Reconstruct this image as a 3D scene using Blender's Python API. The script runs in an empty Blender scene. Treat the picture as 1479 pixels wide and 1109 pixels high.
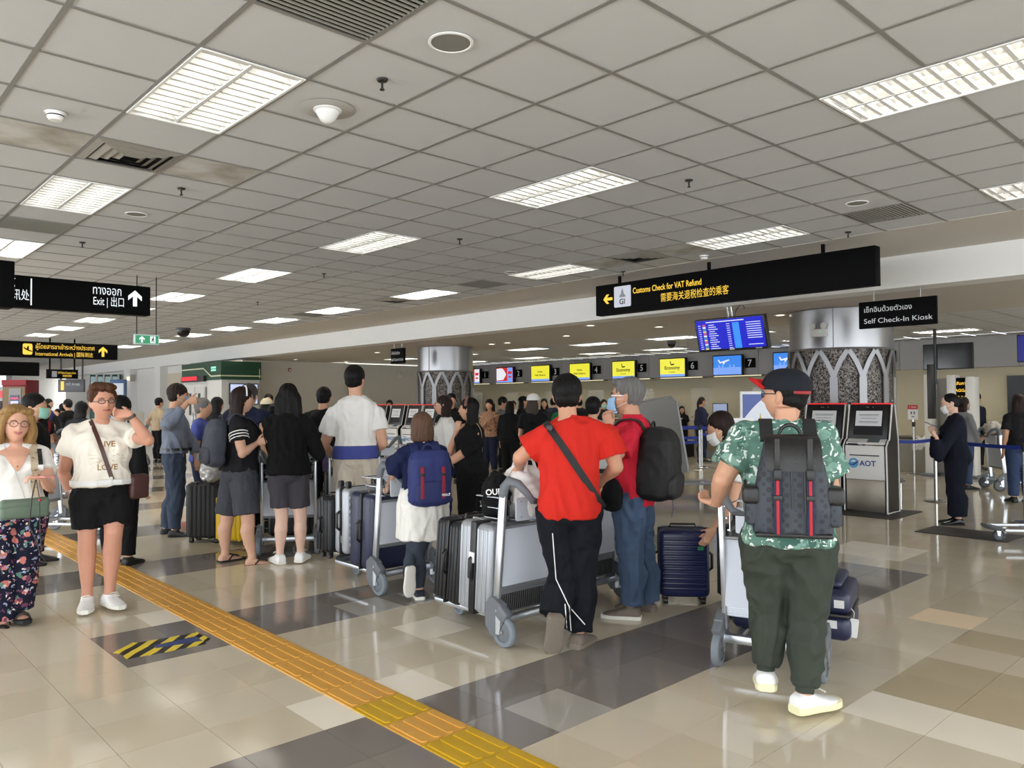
import bpy, bmesh, math, random
from mathutils import Vector as V, Matrix, noise
from mathutils.bvhtree import BVHTree

# ------------------------------------------------------------------ camera, world, exposure
SC = bpy.context.scene
COL = SC.collection
W0, H0, FPX, CAMH = 1479, 1109, 1122.3, 1.567
_yaw, _pit, _rol = (math.radians(a) for a in (136.983, 1.327, -0.337))
_f = V((math.cos(_pit)*math.cos(_yaw), math.cos(_pit)*math.sin(_yaw), math.sin(_pit)))
_r = _f.cross(V((0, 0, 1))).normalized(); _u = _r.cross(_f)
_c, _s = math.cos(_rol), math.sin(_rol)
RT, UP, FW = _c*_r + _s*_u, -_s*_r + _c*_u, _f
CAM = V((0, 0, CAMH))
cd = bpy.data.cameras.new('camera'); cam = bpy.data.objects.new('camera', cd); COL.objects.link(cam)
cd.sensor_width = 36; cd.lens = FPX/W0*36; cd.clip_start = .05; cd.clip_end = 300
cam.matrix_world = Matrix(((RT.x, UP.x, -FW.x, 0), (RT.y, UP.y, -FW.y, 0), (RT.z, UP.z, -FW.z, CAMH), (0, 0, 0, 1)))
SC.camera = cam

wd = bpy.data.worlds.new('daylight'); SC.world = wd; wd.use_nodes = True
wd.node_tree.nodes['Background'].inputs[0].default_value = (.90, .95, 1.0, 1)
wd.node_tree.nodes['Background'].inputs[1].default_value = 5.6
TUBE_POWER, TUBE_NEAR = 105.0, 8.0
vs = SC.view_settings
vs.view_transform = 'Standard'; vs.look = 'None'; vs.gamma = 1; vs.use_curve_mapping = False
vs.exposure = -0.06
SC.cycles.max_bounces = 6; SC.cycles.diffuse_bounces = 4; SC.cycles.glossy_bounces = 3
SC.cycles.transmission_bounces = 4; SC.cycles.transparent_max_bounces = 8
SC.cycles.sample_clamp_indirect = 4.0
SC.cycles.caustics_reflective = False; SC.cycles.caustics_refractive = False

def ray(u, v): return RT*((u-W0/2)/FPX) + UP*(-(v-H0/2)/FPX) + FW
def dep(P): return (V(P)-CAM).dot(FW)
def pd(u, v, D): return CAM + ray(u, v)*D
def atz(u, v, z): d = ray(u, v); return CAM + d*((z-CAMH)/d.z)
def aty(u, v, y): d = ray(u, v); return CAM + d*(y/d.y)
def atx(u, v, x): d = ray(u, v); return CAM + d*(x/d.x)
# ------------------------------------------------------------------ materials
def lin(h):
    if isinstance(h, str):
        h = h.lstrip('#'); c = [int(h[i:i+2], 16)/255 for i in (0, 2, 4)]
    else: c = [x/255 for x in h]
    return tuple(x/12.92 if x <= .04045 else ((x+.055)/1.055)**2.4 for x in c) + (1,)
MATS = {}
def nodes(m):
    m.use_nodes = True; nt = m.node_tree; return nt, nt.nodes, nt.links, nt.nodes['Principled BSDF']
def mat(name, color, rough=.5, metal=0, var=.0, vscale=6., bump=0., bscale=60., stretch=None, spec=None, coat=0, alpha=None, rvar=0, sheen=0):
    if name in MATS: return MATS[name]
    m = bpy.data.materials.new(name); MATS[name] = m
    nt, N, L, b = nodes(m)
    c = lin(color); b.inputs['Base Color'].default_value = c
    b.inputs['Roughness'].default_value = rough; b.inputs['Metallic'].default_value = metal
    if spec is not None: b.inputs['Specular IOR Level'].default_value = spec
    if coat: b.inputs['Coat Weight'].default_value = coat
    if sheen: b.inputs['Sheen Weight'].default_value = sheen
    if alpha is not None: b.inputs['Alpha'].default_value = alpha
    if var or bump or rvar:
        tc = N.new('ShaderNodeTexCoord'); mp = N.new('ShaderNodeMapping'); L.new(tc.outputs['Object'], mp.inputs[0])
        if stretch: mp.inputs['Scale'].default_value = stretch
    if var or rvar:
        n = N.new('ShaderNodeTexNoise'); n.inputs['Scale'].default_value = vscale; n.inputs['Detail'].default_value = 5
        L.new(mp.outputs[0], n.inputs['Vector'])
    if var:
        r = N.new('ShaderNodeMix'); r.data_type = 'RGBA'
        r.inputs[6].default_value = tuple(x*(1-var) for x in c[:3])+(1,)
        r.inputs[7].default_value = tuple(min(1, x*(1+var)) for x in c[:3])+(1,)
        L.new(n.outputs['Fac'], r.inputs[0]); L.new(r.outputs[2], b.inputs['Base Color'])
    if rvar:
        q = N.new('ShaderNodeMapRange'); q.inputs[3].default_value = rough-rvar; q.inputs[4].default_value = rough+rvar
        L.new(n.outputs['Fac'], q.inputs[0]); L.new(q.outputs[0], b.inputs['Roughness'])
    if bump:
        n2 = N.new('ShaderNodeTexNoise'); n2.inputs['Scale'].default_value = bscale; n2.inputs['Detail'].default_value = 4
        L.new(mp.outputs[0], n2.inputs['Vector'])
        bp = N.new('ShaderNodeBump'); bp.inputs['Strength'].default_value = bump; bp.inputs['Distance'].default_value = .01
        L.new(n2.outputs['Fac'], bp.inputs['Height']); L.new(bp.outputs[0], b.inputs['Normal'])
    return m
def fabric(name, color, rough=.85, var=.08, bump=.45, bscale=16., sheen=0):
    return mat(name, color, rough, var=var, vscale=9, bump=bump, bscale=bscale, spec=.2, sheen=sheen)
def glow(name, color, power=1.0):
    if name in MATS: return MATS[name]
    m = bpy.data.materials.new(name); MATS[name] = m
    nt, N, L, b = nodes(m)
    b.inputs['Base Color'].default_value = tuple(x*.3 for x in lin(color)[:3])+(1,); b.inputs['Emission Color'].default_value = lin(color)
    b.inputs['Emission Strength'].default_value = power; b.inputs['Roughness'].default_value = .3
    return m
def hairmat(name, color, rough=.55):
    if name in MATS: return MATS[name]
    return mat(name, color, rough, var=.45, vscale=16, bump=.55, bscale=30, stretch=(5, 5, .5), spec=.18)
def blobs(name, base, cols, scale, thr=.5, rough=.8, stretch=None, edge=.02):
    """flat printed cloth: voronoi shapes of several colours on a ground colour"""
    if name in MATS: return MATS[name]
    m = bpy.data.materials.new(name); MATS[name] = m
    nt, N, L, b = nodes(m); b.inputs['Roughness'].default_value = rough; b.inputs['Specular IOR Level'].default_value = .2
    tc = N.new('ShaderNodeTexCoord'); cur = None
    for i, (c, s, t, off, st) in enumerate(cols):
        mp = N.new('ShaderNodeMapping'); mp.inputs['Location'].default_value = (off, off*1.7, off*.6)
        mp.inputs['Scale'].default_value = st; mp.inputs['Rotation'].default_value = (off, off*.4, off*2.1)
        wn = N.new('ShaderNodeTexNoise'); wn.inputs['Scale'].default_value = s*1.4
        L.new(tc.outputs['Object'], wn.inputs['Vector'])
        ad = N.new('ShaderNodeMix'); ad.data_type = 'VECTOR'; ad.inputs[0].default_value = .06
        L.new(tc.outputs['Object'], ad.inputs[4]); L.new(wn.outputs['Color'], ad.inputs[5])
        L.new(ad.outputs[1], mp.inputs[0])
        v = N.new('ShaderNodeTexVoronoi'); v.inputs['Scale'].default_value = s; L.new(mp.outputs[0], v.inputs['Vector'])
        mr = N.new('ShaderNodeMapRange'); mr.inputs[1].default_value = t; mr.inputs[2].default_value = t-edge
        mr.inputs[3].default_value = 0; mr.inputs[4].default_value = 1
        L.new(v.outputs['Distance'], mr.inputs[0])
        mx = N.new('ShaderNodeMix'); mx.data_type = 'RGBA'; L.new(mr.outputs[0], mx.inputs[0])
        if cur is None: mx.inputs[6].default_value = lin(base)
        else: L.new(cur, mx.inputs[6])
        mx.inputs[7].default_value = lin(c); cur = mx.outputs[2]
    L.new(cur, b.inputs['Base Color'])
    return m
def glass(name, color=(235, 245, 240), alpha=.18, rough=.03):
    return mat(name, color, rough, alpha=alpha, spec=.6)

# ------------------------------------------------------------------ geometry
def frame_of(d, ref=None):
    d = d.normalized(); ref = V((0, 0, 1)) if ref is None else V(ref)
    if abs(d.dot(ref)) > .97: ref = V((0, 1, 0)) if abs(d.y) < .9 else V((1, 0, 0))
    x = (ref - d*ref.dot(d)).normalized(); return x, d.cross(x)
class MB:
    def __init__(s): s.v = []; s.f = []; s.mi = []; s.cur = 0
    def add(s, vs, fs, M=None):
        o = len(s.v)
        s.v += [tuple(M @ V(p)) if M is not None else tuple(p) for p in vs]
        s.f += [tuple(i+o for i in f) for f in fs]; s.mi += [s.cur]*len(fs); return s
    def box(s, c, sz, M=None, rz=0, r=0, seg=2, rx=0, ry=0):
        """box centred at c with size sz, optional rounded edges r"""
        bm = bmesh.new(); bmesh.ops.create_cube(bm, size=1)
        for q in bm.verts: q.co = V((q.co.x*sz[0], q.co.y*sz[1], q.co.z*sz[2]))
        if r: bmesh.ops.bevel(bm, geom=bm.edges[:], offset=min(r, min(sz)*.49), segments=seg, affect='EDGES', profile=.5)
        T = Matrix.Translation(V(c)) @ Matrix.Rotation(rz, 4, 'Z') @ Matrix.Rotation(rx, 4, 'X') @ Matrix.Rotation(ry, 4, 'Y')
        if M is not None: T = M @ T
        bm.verts.index_update()
        s.add([q.co.copy() for q in bm.verts], [[q.index for q in f.verts] for f in bm.faces], T); bm.free(); return s
    def rpanel(s, c, sz, rad, axis='y', seg=5, M=None):
        """slab with rounded outline corners (rad) lying in the plane normal to axis"""
        w, h, t = {'y': (sz[0], sz[2], sz[1]), 'z': (sz[0], sz[1], sz[2]), 'x': (sz[1], sz[2], sz[0])}[axis]
        pts = []
        for cx, cy, a0 in ((w/2-rad, h/2-rad, 0), (-w/2+rad, h/2-rad, 90), (-w/2+rad, -h/2+rad, 180), (w/2-rad, -h/2+rad, 270)):
            for k in range(seg+1):
                a = math.radians(a0+90*k/seg); pts.append((cx+rad*math.cos(a), cy+rad*math.sin(a)))
        return s.prism(pts, t, c, axis, M)
    def prism(s, pts, t, c=(0, 0, 0), axis='y', M=None):
        n = len(pts); vs = []
        for q in (-t/2, t/2):
            for a, b in pts:
                p = {'y': (a, q, b), 'z': (a, b, q), 'x': (q, a, b)}[axis]
                vs.append((p[0]+c[0], p[1]+c[1], p[2]+c[2]))
        fs = [list(range(n))[::-1], list(range(n, 2*n))] + [(i, (i+1) % n, n+(i+1) % n, n+i) for i in range(n)]
        return s.add(vs, fs, M)
    def tube(s, pts, r, n=8, cap=True, M=None, flat=None, ref=None):
        pts = [V(p) for p in pts]; m = len(pts); vs = []; fs = []; pr = None
        for i, p in enumerate(pts):
            d = (pts[min(i+1, m-1)]-pts[max(i-1, 0)])
            if d.length < 1e-9: d = V((0, 0, 1))
            x, y = frame_of(d, ref if pr is None else pr); pr = x
            rr = r[i] if isinstance(r, (list, tuple)) else r
            ra, rb = (rr, rr) if flat is None else (rr, rr*flat)
            for k in range(n):
                a = 2*math.pi*k/n; vs.append(p + x*(ra*math.cos(a)) + y*(rb*math.sin(a)))
        for i in range(m-1):
            for k in range(n):
                a, b = i*n+k, i*n+(k+1) % n; fs.append((a, b, b+n, a+n))
        if cap: fs += [tuple(range(n))[::-1], tuple(range((m-1)*n, m*n))]
        return s.add(vs, fs, M)
    def cyl(s, p0, p1, r0, r1=None, n=12, M=None): return s.tube([p0, p1], [r0, r0 if r1 is None else r1], n, True, M)
    def lathe(s, prof, n=20, c=(0, 0, 0), M=None, a0=0, a1=2*math.pi):
        full = abs(a1-a0-2*math.pi) < 1e-6; m = n if full else n+1; vs = []; fs = []
        for r, z in prof:
            for k in range(m):
                a = a0+(a1-a0)*k/n; vs.append((c[0]+r*math.cos(a), c[1]+r*math.sin(a), c[2]+z))
        for i in range(len(prof)-1):
            for k in range(n):
                a, b = i*m+k, i*m+(k+1) % m; fs.append((a, b, b+m, a+m))
        return s.add(vs, fs, M)
    def loft(s, secs, n=16, p=2.0, cap=True, M=None):
        """secs: (centre, xaxis, yaxis, rx, ry) rings, super-ellipse exponent p"""
        vs = []; fs = []; m = len(secs)
        for c, xa, ya, rx, ry in secs:
            for k in range(n):
                a = 2*math.pi*k/n; ca, sa = math.cos(a), math.sin(a)
                vs.append(V(c) + xa*(rx*math.copysign(abs(ca)**(2/p), ca)) + ya*(ry*math.copysign(abs(sa)**(2/p), sa)))
        for i in range(m-1):
            for k in range(n):
                a, b = i*n+k, i*n+(k+1) % n; fs.append((a, b, b+n, a+n))
        if cap: fs += [tuple(range(n))[::-1], tuple(range((m-1)*n, m*n))]
        return s.add(vs, fs, M)
    def ball(s, c, r, n=14, m=9, M=None):
        r = r if isinstance(r, (tuple, list)) else (r, r, r); vs = []; fs = []
        for i in range(m+1):
            t = math.pi*i/m
            for k in range(n):
                a = 2*math.pi*k/n; vs.append((c[0]+r[0]*math.sin(t)*math.cos(a), c[1]+r[1]*math.sin(t)*math.sin(a), c[2]+r[2]*math.cos(t)))
        for i in range(m):
            for k in range(n):
                a, b = i*n+k, i*n+(k+1) % n
                fs.append((a, a+n, b+n, b))
        return s.add(vs, fs, M)
    def ribbon(s, pts, nrm, w, t):
        """flat strap through pts; nrm = outward normals, width w, thickness t"""
        m = len(pts); vs = []; fs = []
        for i in range(m):
            d = (pts[min(i+1, m-1)]-pts[max(i-1, 0)]).normalized(); n = nrm[i]; x = d.cross(n).normalized()
            for a, b in ((-.5, 0), (.5, 0), (.5, 1), (-.5, 1)): vs.append(pts[i]+x*(a*w)+n*(b*t))
        for i in range(m-1):
            for k in range(4):
                a, b = i*4+k, i*4+(k+1) % 4; fs.append((a, b, b+4, a+4))
        fs += [(3, 2, 1, 0), tuple((m-1)*4+k for k in range(4))]
        return s.add(vs, fs)
    def mesh(s, name, off=None):
        me = bpy.data.meshes.new(name); o = V((0, 0, 0)) if off is None else V(off)
        me.from_pydata([V(p)-o for p in s.v], [], s.f)
        if any(s.mi): me.polygons.foreach_set('material_index', s.mi)
        me.update(); return me
def fixn(me):
    bm = bmesh.new(); bm.from_mesh(me); bmesh.ops.remove_doubles(bm, verts=bm.verts[:], dist=1e-6)
    bmesh.ops.recalc_face_normals(bm, faces=bm.faces[:]); bm.to_mesh(me); bm.free()
def smooth(me, ang=40):
    if len(me.polygons):
        me.polygons.foreach_set('use_smooth', [True]*len(me.polygons)); me.set_sharp_from_angle(angle=math.radians(ang))
def obj(name, mb, m, parent=None, off=None, ang=40, fix=True):
    me = mb.mesh(name, off) if isinstance(mb, MB) else mb
    if fix and isinstance(mb, MB): fixn(me)
    smooth(me, ang)
    for q in (m if isinstance(m, (list, tuple)) else [m]): me.materials.append(q)
    o = bpy.data.objects.new(name, me); COL.objects.link(o)
    if parent is not None: o.parent = parent
    return o
def tag(o, label=None, cat=None, group=None, kind=None):
    if label: o['label'] = label
    if cat: o['category'] = cat
    if group: o['group'] = group
    if kind: o['kind'] = kind
    return o
def thing(name, label, cat, loc=(0, 0, 0), rz=0, group=None):
    o = bpy.data.objects.new(name, None); COL.objects.link(o); o.empty_display_size = .1
    o.location = loc; o.rotation_euler = (0, 0, rz); return tag(o, label, cat, group)
def copy_tree(o, parent=None):
    c = o.copy(); COL.objects.link(c)
    if parent is not None: c.parent = parent
    for ch in o.children: copy_tree(ch, c)
    return c
def dup(o, loc, rz=None, label=None, group=None):
    c = copy_tree(o); c.location = loc
    if rz is not None: c.rotation_euler = (0, 0, rz)
    if label: c['label'] = label
    if group: c['group'] = group
    return c
def struct(name, mb, m, parent=None): return tag(obj(name, mb, m, parent), kind='structure')
WORK = bpy.data.scenes.new('work')                          # bench for evaluating modifiers, removed at the end
def text_geo(body, size=1.0, bold=0.0, align='LEFT', ext=0.0):
    """glyph outlines of a line of writing as verts, faces in the XY plane"""
    cu = bpy.data.curves.new('writing', 'FONT'); cu.body = body; cu.size = size; cu.align_x = align
    cu.resolution_u = 3; cu.offset = bold; cu.extrude = ext; cu.fill_mode = 'FRONT' if not ext else 'BOTH'
    o = bpy.data.objects.new('writing', cu); WORK.collection.objects.link(o)
    vl = WORK.view_layers[0]; vl.update(); dg = vl.depsgraph; me = bpy.data.meshes.new_from_object(o.evaluated_get(dg))
    vs = [q.co.copy() for q in me.vertices]; fs = [tuple(p.vertices) for p in me.polygons]
    bpy.data.objects.remove(o); bpy.data.curves.remove(cu); bpy.data.meshes.remove(me)
    return vs, fs
def writing(name, body, size, org, xd, yd, m, parent, align='LEFT', bold=0.0, fit=None, lift=.003):
    """a line of lettering lying on the plane org + x*xd + y*yd; fit = wanted width"""
    vs, fs = text_geo(body, size, bold*size, align)
    if not vs: return None
    xd = V(xd).normalized(); yd = V(yd).normalized(); nd = xd.cross(yd)
    k = 1
    if fit:
        wd_ = max(q.x for q in vs)-min(q.x for q in vs); k = fit/max(wd_, 1e-6)
    mb = MB(); mb.add([V(org)+xd*(q.x*k)+yd*q.y+nd*lift for q in vs], fs)
    o = obj(name, mb, m, parent, fix=False); return o
# ------------------------------------------------------------------ setting: floor
TILE = .4; FX, FY = -1.772, 1.901
def tmat(n, c, rg=.075): return mat('tile_'+n, c, rg, var=.07, vscale=2.2, rvar=.02, spec=.5)
M_T = {'beige': tmat('beige', (214, 203, 181)), 'beige_b': tmat('beige_b', (209, 197, 174)), 'dark': tmat('dark', (134, 127, 120)), 'dark_b': tmat('dark_b', (128, 121, 115)),
       'white': tmat('white', (240, 231, 214), .25), 'olive': tmat('olive', (190, 175, 147)), 'light': tmat('light', (176, 171, 163), .05), 'cream': tmat('cream', (246, 222, 188), .3)}
TK = list(M_T)
R7 = random.Random(7)
def tkind(i, j):
    if (i, j) in ((-5, 0), (-5, 1), (-7, 3), (-11, 0)): return 'white'
    if j == 5 and 0 <= i <= 3: return 'white'
    if j in (6, 7) and i >= 0: return 'olive'
    if j == 9 and 0 <= i <= 1: return 'olive'
    if (i, j) == (-1, 10): return 'cream'
    if j in (15, 16) and -5 <= i <= -4: return 'white'
    if (i, j) in ((-3, 2), (-9, 3)): return 'light'
    k = (i+10) % 6
    if k in (0, 1) and j < 14 and i < 0 and (j >= -1 or (i in (-4, -3) and j >= -3)): return R7.choice(('dark', 'dark', 'dark_b'))
    return R7.choice(('beige', 'beige', 'beige_b'))
fl = MB(); fl.box((-20, 8.5, -.06), (56, 31, .1)); floor = struct('floor', fl, mat('grout', (150, 142, 130), .6))
near = []
for i in range(-28, 14):
    for j in range(-14, 24):
        x, y = FX+(i+.5)*TILE, FY+(j+.5)*TILE
        d = dep((x, y, 0))
        if d > 1.5:
            h = (V((x, y, 0))-CAM); u = W0/2+FPX*h.dot(RT)/d; v = H0/2-FPX*h.dot(UP)/d
            if -90 < u < W0+90 and v < H0+120: near.append((d, i, j))
near = set((i, j) for d, i, j in sorted(near)[:300])
tm = {}
for k in TK:
    b = MB(); b.box((0, 0, -.005), (TILE-.0022, TILE-.0022, .01)); me = b.mesh('tile'); me.materials.append(M_T[k]); tm[k] = me
for i, j in sorted(near):
    o = bpy.data.objects.new('tile', tm[tkind(i, j)]); COL.objects.link(o)
    o.location = (FX+(i+.5)*TILE, FY+(j+.5)*TILE, 0); o.parent = floor
b = MB(); g = .0011
for i in range(-106, 20):
    for j in range(-21, 54):
        if (i, j) in near: continue
        x0, y0 = FX+i*TILE, FY+j*TILE
        b.cur = TK.index(tkind(i, j))
        b.add([(x0+g, y0+g, 0), (x0+TILE-g, y0+g, 0), (x0+TILE-g, y0+TILE-g, 0), (x0+g, y0+TILE-g, 0)], [(0, 1, 2, 3)])
tag(obj('distant_tiles', b, [M_T[k] for k in TK], floor, fix=False), kind='stuff')

# tactile paving strip: each 30 cm tile with four raised bars
def tactile(m):
    b = MB(); b.box((0, 0, .003), (.297, .297, .006))
    for k in range(4):
        y = -.1125+.075*k; b.rpanel((0, y, .0085), (.275, .036, .006), .017, 'z', 4)
    me = b.mesh('tactile_tile'); fixn(me); smooth(me); me.materials.append(m); return me
m_or = mat('tactile_orange', (214, 160, 70), .42, var=.1, vscale=5); m_ye = mat('tactile_yellow', (200, 160, 25), .42, var=.12, vscale=5)
t_or, t_ye = tactile(m_or), tactile(m_ye)
tac = tag(bpy.data.objects.new('tactile_strip', None), 'yellow ribbed tactile guide strip laid across the tiled floor', 'tactile strip'); COL.objects.link(tac)
tac.location = (-2.905, 2.28, 0)
for k in range(-50, 8):
    o = bpy.data.objects.new('tactile_tile', t_ye if k in (-2, 0, 1, 3) else t_or); COL.objects.link(o); o.parent = tac; o.location = (.15+.3*k, 0, 0)

# hazard tape patch and mats
hz = thing('hazard_tape', 'torn black and yellow hazard tape stuck on the dark floor tiles', 'tape', (-5.25, 1.70, 0))
def tapemat():
    m = bpy.data.materials.new('hazard_stripes'); nt, N, L, bs = nodes(m)
    tc = N.new('ShaderNodeTexCoord'); w = N.new('ShaderNodeTexWave'); w.inputs['Scale'].default_value = 4.2; w.wave_type = 'BANDS'; w.bands_direction = 'DIAGONAL'
    w.inputs['Distortion'].default_value = 1.2; w.inputs['Detail'].default_value = 1
    cr = N.new('ShaderNodeValToRGB'); cr.color_ramp.interpolation = 'CONSTANT'; cr.color_ramp.elements[0].color = lin((25, 25, 25)); cr.color_ramp.elements[1].position = .5
    cr.color_ramp.elements[1].color = lin((232, 205, 60)); L.new(tc.outputs['Object'], w.inputs[0]); L.new(w.outputs['Fac'], cr.inputs[0]); L.new(cr.outputs[0], bs.inputs['Base Color'])
    bs.inputs['Roughness'].default_value = .35; return m
m_hz = tapemat()
def flat(pts, z, t=.0012):
    b = MB(); b.prism(pts, t, (0, 0, z), 'z'); return b
c0 = V((-5.25, 1.70))
def fp(u, v): p = atz(u, v, 0); return (p.x-c0.x, p.y-c0.y)
obj('tape_piece', flat([fp(*q) for q in ((163, 943), (192, 928), (215, 928), (228, 938), (215, 946), (183, 952), (175, 945))], .0012), m_hz, hz)
obj('tape_piece', flat([fp(*q) for q in ((190, 930), (283, 914), (286, 918), (232, 930), (196, 936))], .0020), m_hz, hz)
obj('tape_piece', flat([fp(*q) for q in ((284, 913), (304, 923), (295, 927), (279, 917))], .0028), m_hz, hz)
obj('tape_piece', flat([fp(*q) for q in ((228, 936), (296, 925), (297, 930), (214, 947))], .0010), m_hz, hz)
obj('blue_tape', flat([fp(*q) for q in ((222, 932), (280, 918), (292, 924), (232, 940))], .0006), mat('blue_tape', (45, 62, 120), .35, var=.2, vscale=20), hz)
mb = MB(); mb.rpanel((0, 0, .004), (.98, .62, .008), .02, 'z')
mt = obj('floor_mat', mb, mat('rubber_mat', (38, 34, 31), .5, bump=.2, bscale=200)); mt.location = (-3.02, 10.08, 0); mt.rotation_euler = (0, 0, -.04)
tag(mt, 'black floor mat in front of the woman in dark suit', 'mat')
mb = MB(); mb.rpanel((0, 0, .004), (2.6, 1.05, .008), .02, 'z')
mt = obj('floor_mat', mb, MATS['rubber_mat']); mt.location = (-5.35, 11.08, 0); tag(mt, 'black mat under the row of self check-in kiosks', 'mat')

# ------------------------------------------------------------------ setting: ceiling of the hall
ZC, CX, CY = 3.38, -2.125, 3.311
ce = MB(); ce.box((-20.5, 1.4, ZC+.12), (57, 17.6, .06)); ceiling = struct('ceiling', ce, mat('plenum', (150, 148, 143), .9))
YE = CY+8.83*.6
m_ct = mat('ceiling_tile', (202, 203, 205), .9, var=.03, vscale=1.5, bump=.12, bscale=160)
def stained():
    m = bpy.data.materials.new('ceiling_tile_stained'); nt, N, L, bs = nodes(m); bs.inputs['Roughness'].default_value = .9
    tc = N.new('ShaderNodeTexCoord'); n = N.new('ShaderNodeTexNoise'); n.inputs['Scale'].default_value = 2.6; n.inputs['Detail'].default_value = 6
    cr = N.new('ShaderNodeValToRGB'); cr.color_ramp.elements[0].position = .36; cr.color_ramp.elements[0].color = lin((158, 151, 138)); cr.color_ramp.elements[1].position = .62; cr.color_ramp.elements[1].color = lin((204, 203, 200))
    L.new(tc.outputs['Object'], n.inputs['Vector']); L.new(n.outputs['Fac'], cr.inputs[0]); L.new(cr.outputs[0], bs.inputs['Base Color']); return m
m_cs = stained()
LI = [(5, 7), (0, 2), (-5, -3), (-10, -8), (-15, -13), (-20, -18), (-24, -22), (-28, -26), (-32, -30), (-36, -34), (-41, -39)]; LJ = (-8, -3, 2, 7)  # nearest fitting of each row and whole leftmost row: out of view, added for lighting
lights = [(a, j) for a, bb in LI for j in LJ if not (a == 5 and j == 7)]
hole = set((i+k, j) for i, j in lights for k in (0, 1))
VENT4 = {(-7, -3), (-7, 7), (-16, 7)}
GRILLE = {(-2, -3): 1, (-2, -4): 1, (-12, -3): 2, (-2, 7): 0, (-12, 7): 0, (-21, 7): 0}
hole |= VENT4 | set(GRILLE)
ct = {}
b = MB(); b.box((0, 0, .008), (.578, .578, .016)); me = b.mesh('ceiling_panel'); me.materials.append(m_ct); ct[0] = me
me2 = me.copy(); me2.materials.clear(); me2.materials.append(m_cs); ct[1] = me2
cand = []
for i in range(-70, 12):
    for j in range(-15, 9):
        if (i, j) in hole: continue
        x, y = CX+(i+.5)*.6, CY+(j+.5)*.6; d = dep((x, y, ZC)); vis = False
        if d > .8:
            h = V((x, y, ZC))-CAM; u = W0/2+FPX*h.dot(RT)/d; v = H0/2-FPX*h.dot(UP)/d
            vis = -140 < u < W0+140 and v > -140
        cand.append((0 if vis else 1, d, i, j))
cand.sort(); nearc = cand[:300]; rest = cand[300:]
STAIN = {(-7, -4), (-7, -2), (-8, 7), (-6, 7)}
for _, d, i, j in nearc:
    o = bpy.data.objects.new('ceiling_panel', ct[1 if (i, j) in STAIN else 0]); COL.objects.link(o); o.parent = ceiling
    o.location = (CX+(i+.5)*.6, CY+(j+.5)*.6, ZC+.004)
b = MB()
for _, d, i, j in rest:
    x, y = CX+(i+.5)*.6, CY+(j+.5)*.6; h = .289
    y1 = min(y+h, YE-.012)
    b.add([(x-h, y-h, ZC+.004), (x-h, y1, ZC+.004), (x+h, y1, ZC+.004), (x+h, y-h, ZC+.004)], [(0, 1, 2, 3)])
tag(obj('distant_panels', b, m_ct, ceiling, fix=False), kind='stuff')
m_tb = mat('grid_bar', (138, 136, 133), .5)
for i in range(-70, 13):
    cuts = sorted(j for a, j in lights if a+1 == i)
    y0 = CY-15*.6
    for y1, y2 in [(CY+j*.6, CY+(j+1)*.6) for j in cuts]+[(YE, None)]:
        b = MB(); b.box((CX+i*.6, (y0+y1)/2, ZC+.002), (.027, y1-y0, .005)); obj('grid_bar', b, m_tb, ceiling); y0 = y2
for j in range(-15, 9):
    b = MB(); b.box((CX-29*.6, CY+j*.6, ZC+.0015), (82*.6, .027, .005)); obj('grid_bar', b, m_tb, ceiling)
# plain margin, bulkhead beam and the lower ceiling of the check-in area
YB, ZB = 10.205, 2.985
m_wh = mat('painted_white', (232, 231, 228), .55, var=.02); m_wall = mat('wall_cream', (205, 200, 188), .6, var=.03)
b = MB(); b.box((-20.5, (YE+YB)/2, ZC+.02), (57, YB-YE, .04)); struct('trim_1', b, mat('painted_margin', (205, 199, 190), .7))
b = MB(); b.box((-20.5, YB+.2, (ZC+ZB)/2), (57, .4, ZC-ZB+.02)); struct('trim_2', b, m_wh)
m_low = mat('low_ceiling', (196, 190, 181), .7)
b = MB(); b.box((-9.5, 12.2, ZB+.06), (35, 3.6, .1)); lowc = struct('ceiling_lower', b, m_low)
b = MB(); b.box((-9.5, 17.2, ZB+.2), (35, 6.4, .1)); lowp = struct('ceiling_check_in', b, mat('plenum', (150, 148, 143), .9))
b = MB()
L2C = [(i, j) for i in (-2, -7, -12, -15, -19, -23, -28, -33) for j in (1, 6)]
hole2 = set((i+k, j) for i, j in L2C for k in (0, 1))
for i in range(-37, 14):
    for j in range(10):
        if (i, j) in hole2: continue
        x0, y0 = CX+i*.6, 14.0+j*.6; b.add([(x0+.01, y0+.01, ZB+.03), (x0+.01, y0+.59, ZB+.03), (x0+.59, y0+.59, ZB+.03), (x0+.59, y0+.01, ZB+.03)], [(0, 1, 2, 3)])
tag(obj('check_in_panels', b, m_ct, lowp, fix=False), kind='stuff')

# ------------------------------------------------------------------ setting: walls
m_fas = mat('fascia_grey', (158, 156, 155), .5, var=.03)
b = MB(); b.box((-8, 20.4, 1.5), (40, .12, 3.1)); struct('wall_back', b, mat('counter_back_wall', (188, 178, 150), .5, var=.05, vscale=1.2))
fas = tag(bpy.data.objects.new('counter_fascia', None), 'grey panelled fascia above the check-in counters', 'fascia', kind='structure'); COL.objects.link(fas); fas.location = (-9, 20, 2.65)
for k in range(24):
    x = -23.8+k*1.26; b = MB(); b.box((x+.63+9, .06, 0), (1.25, .3, .70)); obj('fascia_panel', b, m_fas, fas)
XW = -24.5
b = MB(); b.box((XW-.1, 12.82, 1.5), (.2, 3.76, 3.0)); b.box((XW-.35, 17.4, 1.5), (.2, 6.0, 3.0)); struct('wall_left', b, m_wall)
b = MB(); b.box((-35.75, 10.6, 1.5), (18.5, .2, 3.0)); struct('wall_far_side', b, mat('wall_white', (226, 224, 220), .5))
b = MB(); b.box((-46, 2, 1.6), (.2, 22, 3.6)); struct('wall_end', b, MATS['wall_white'])
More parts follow.
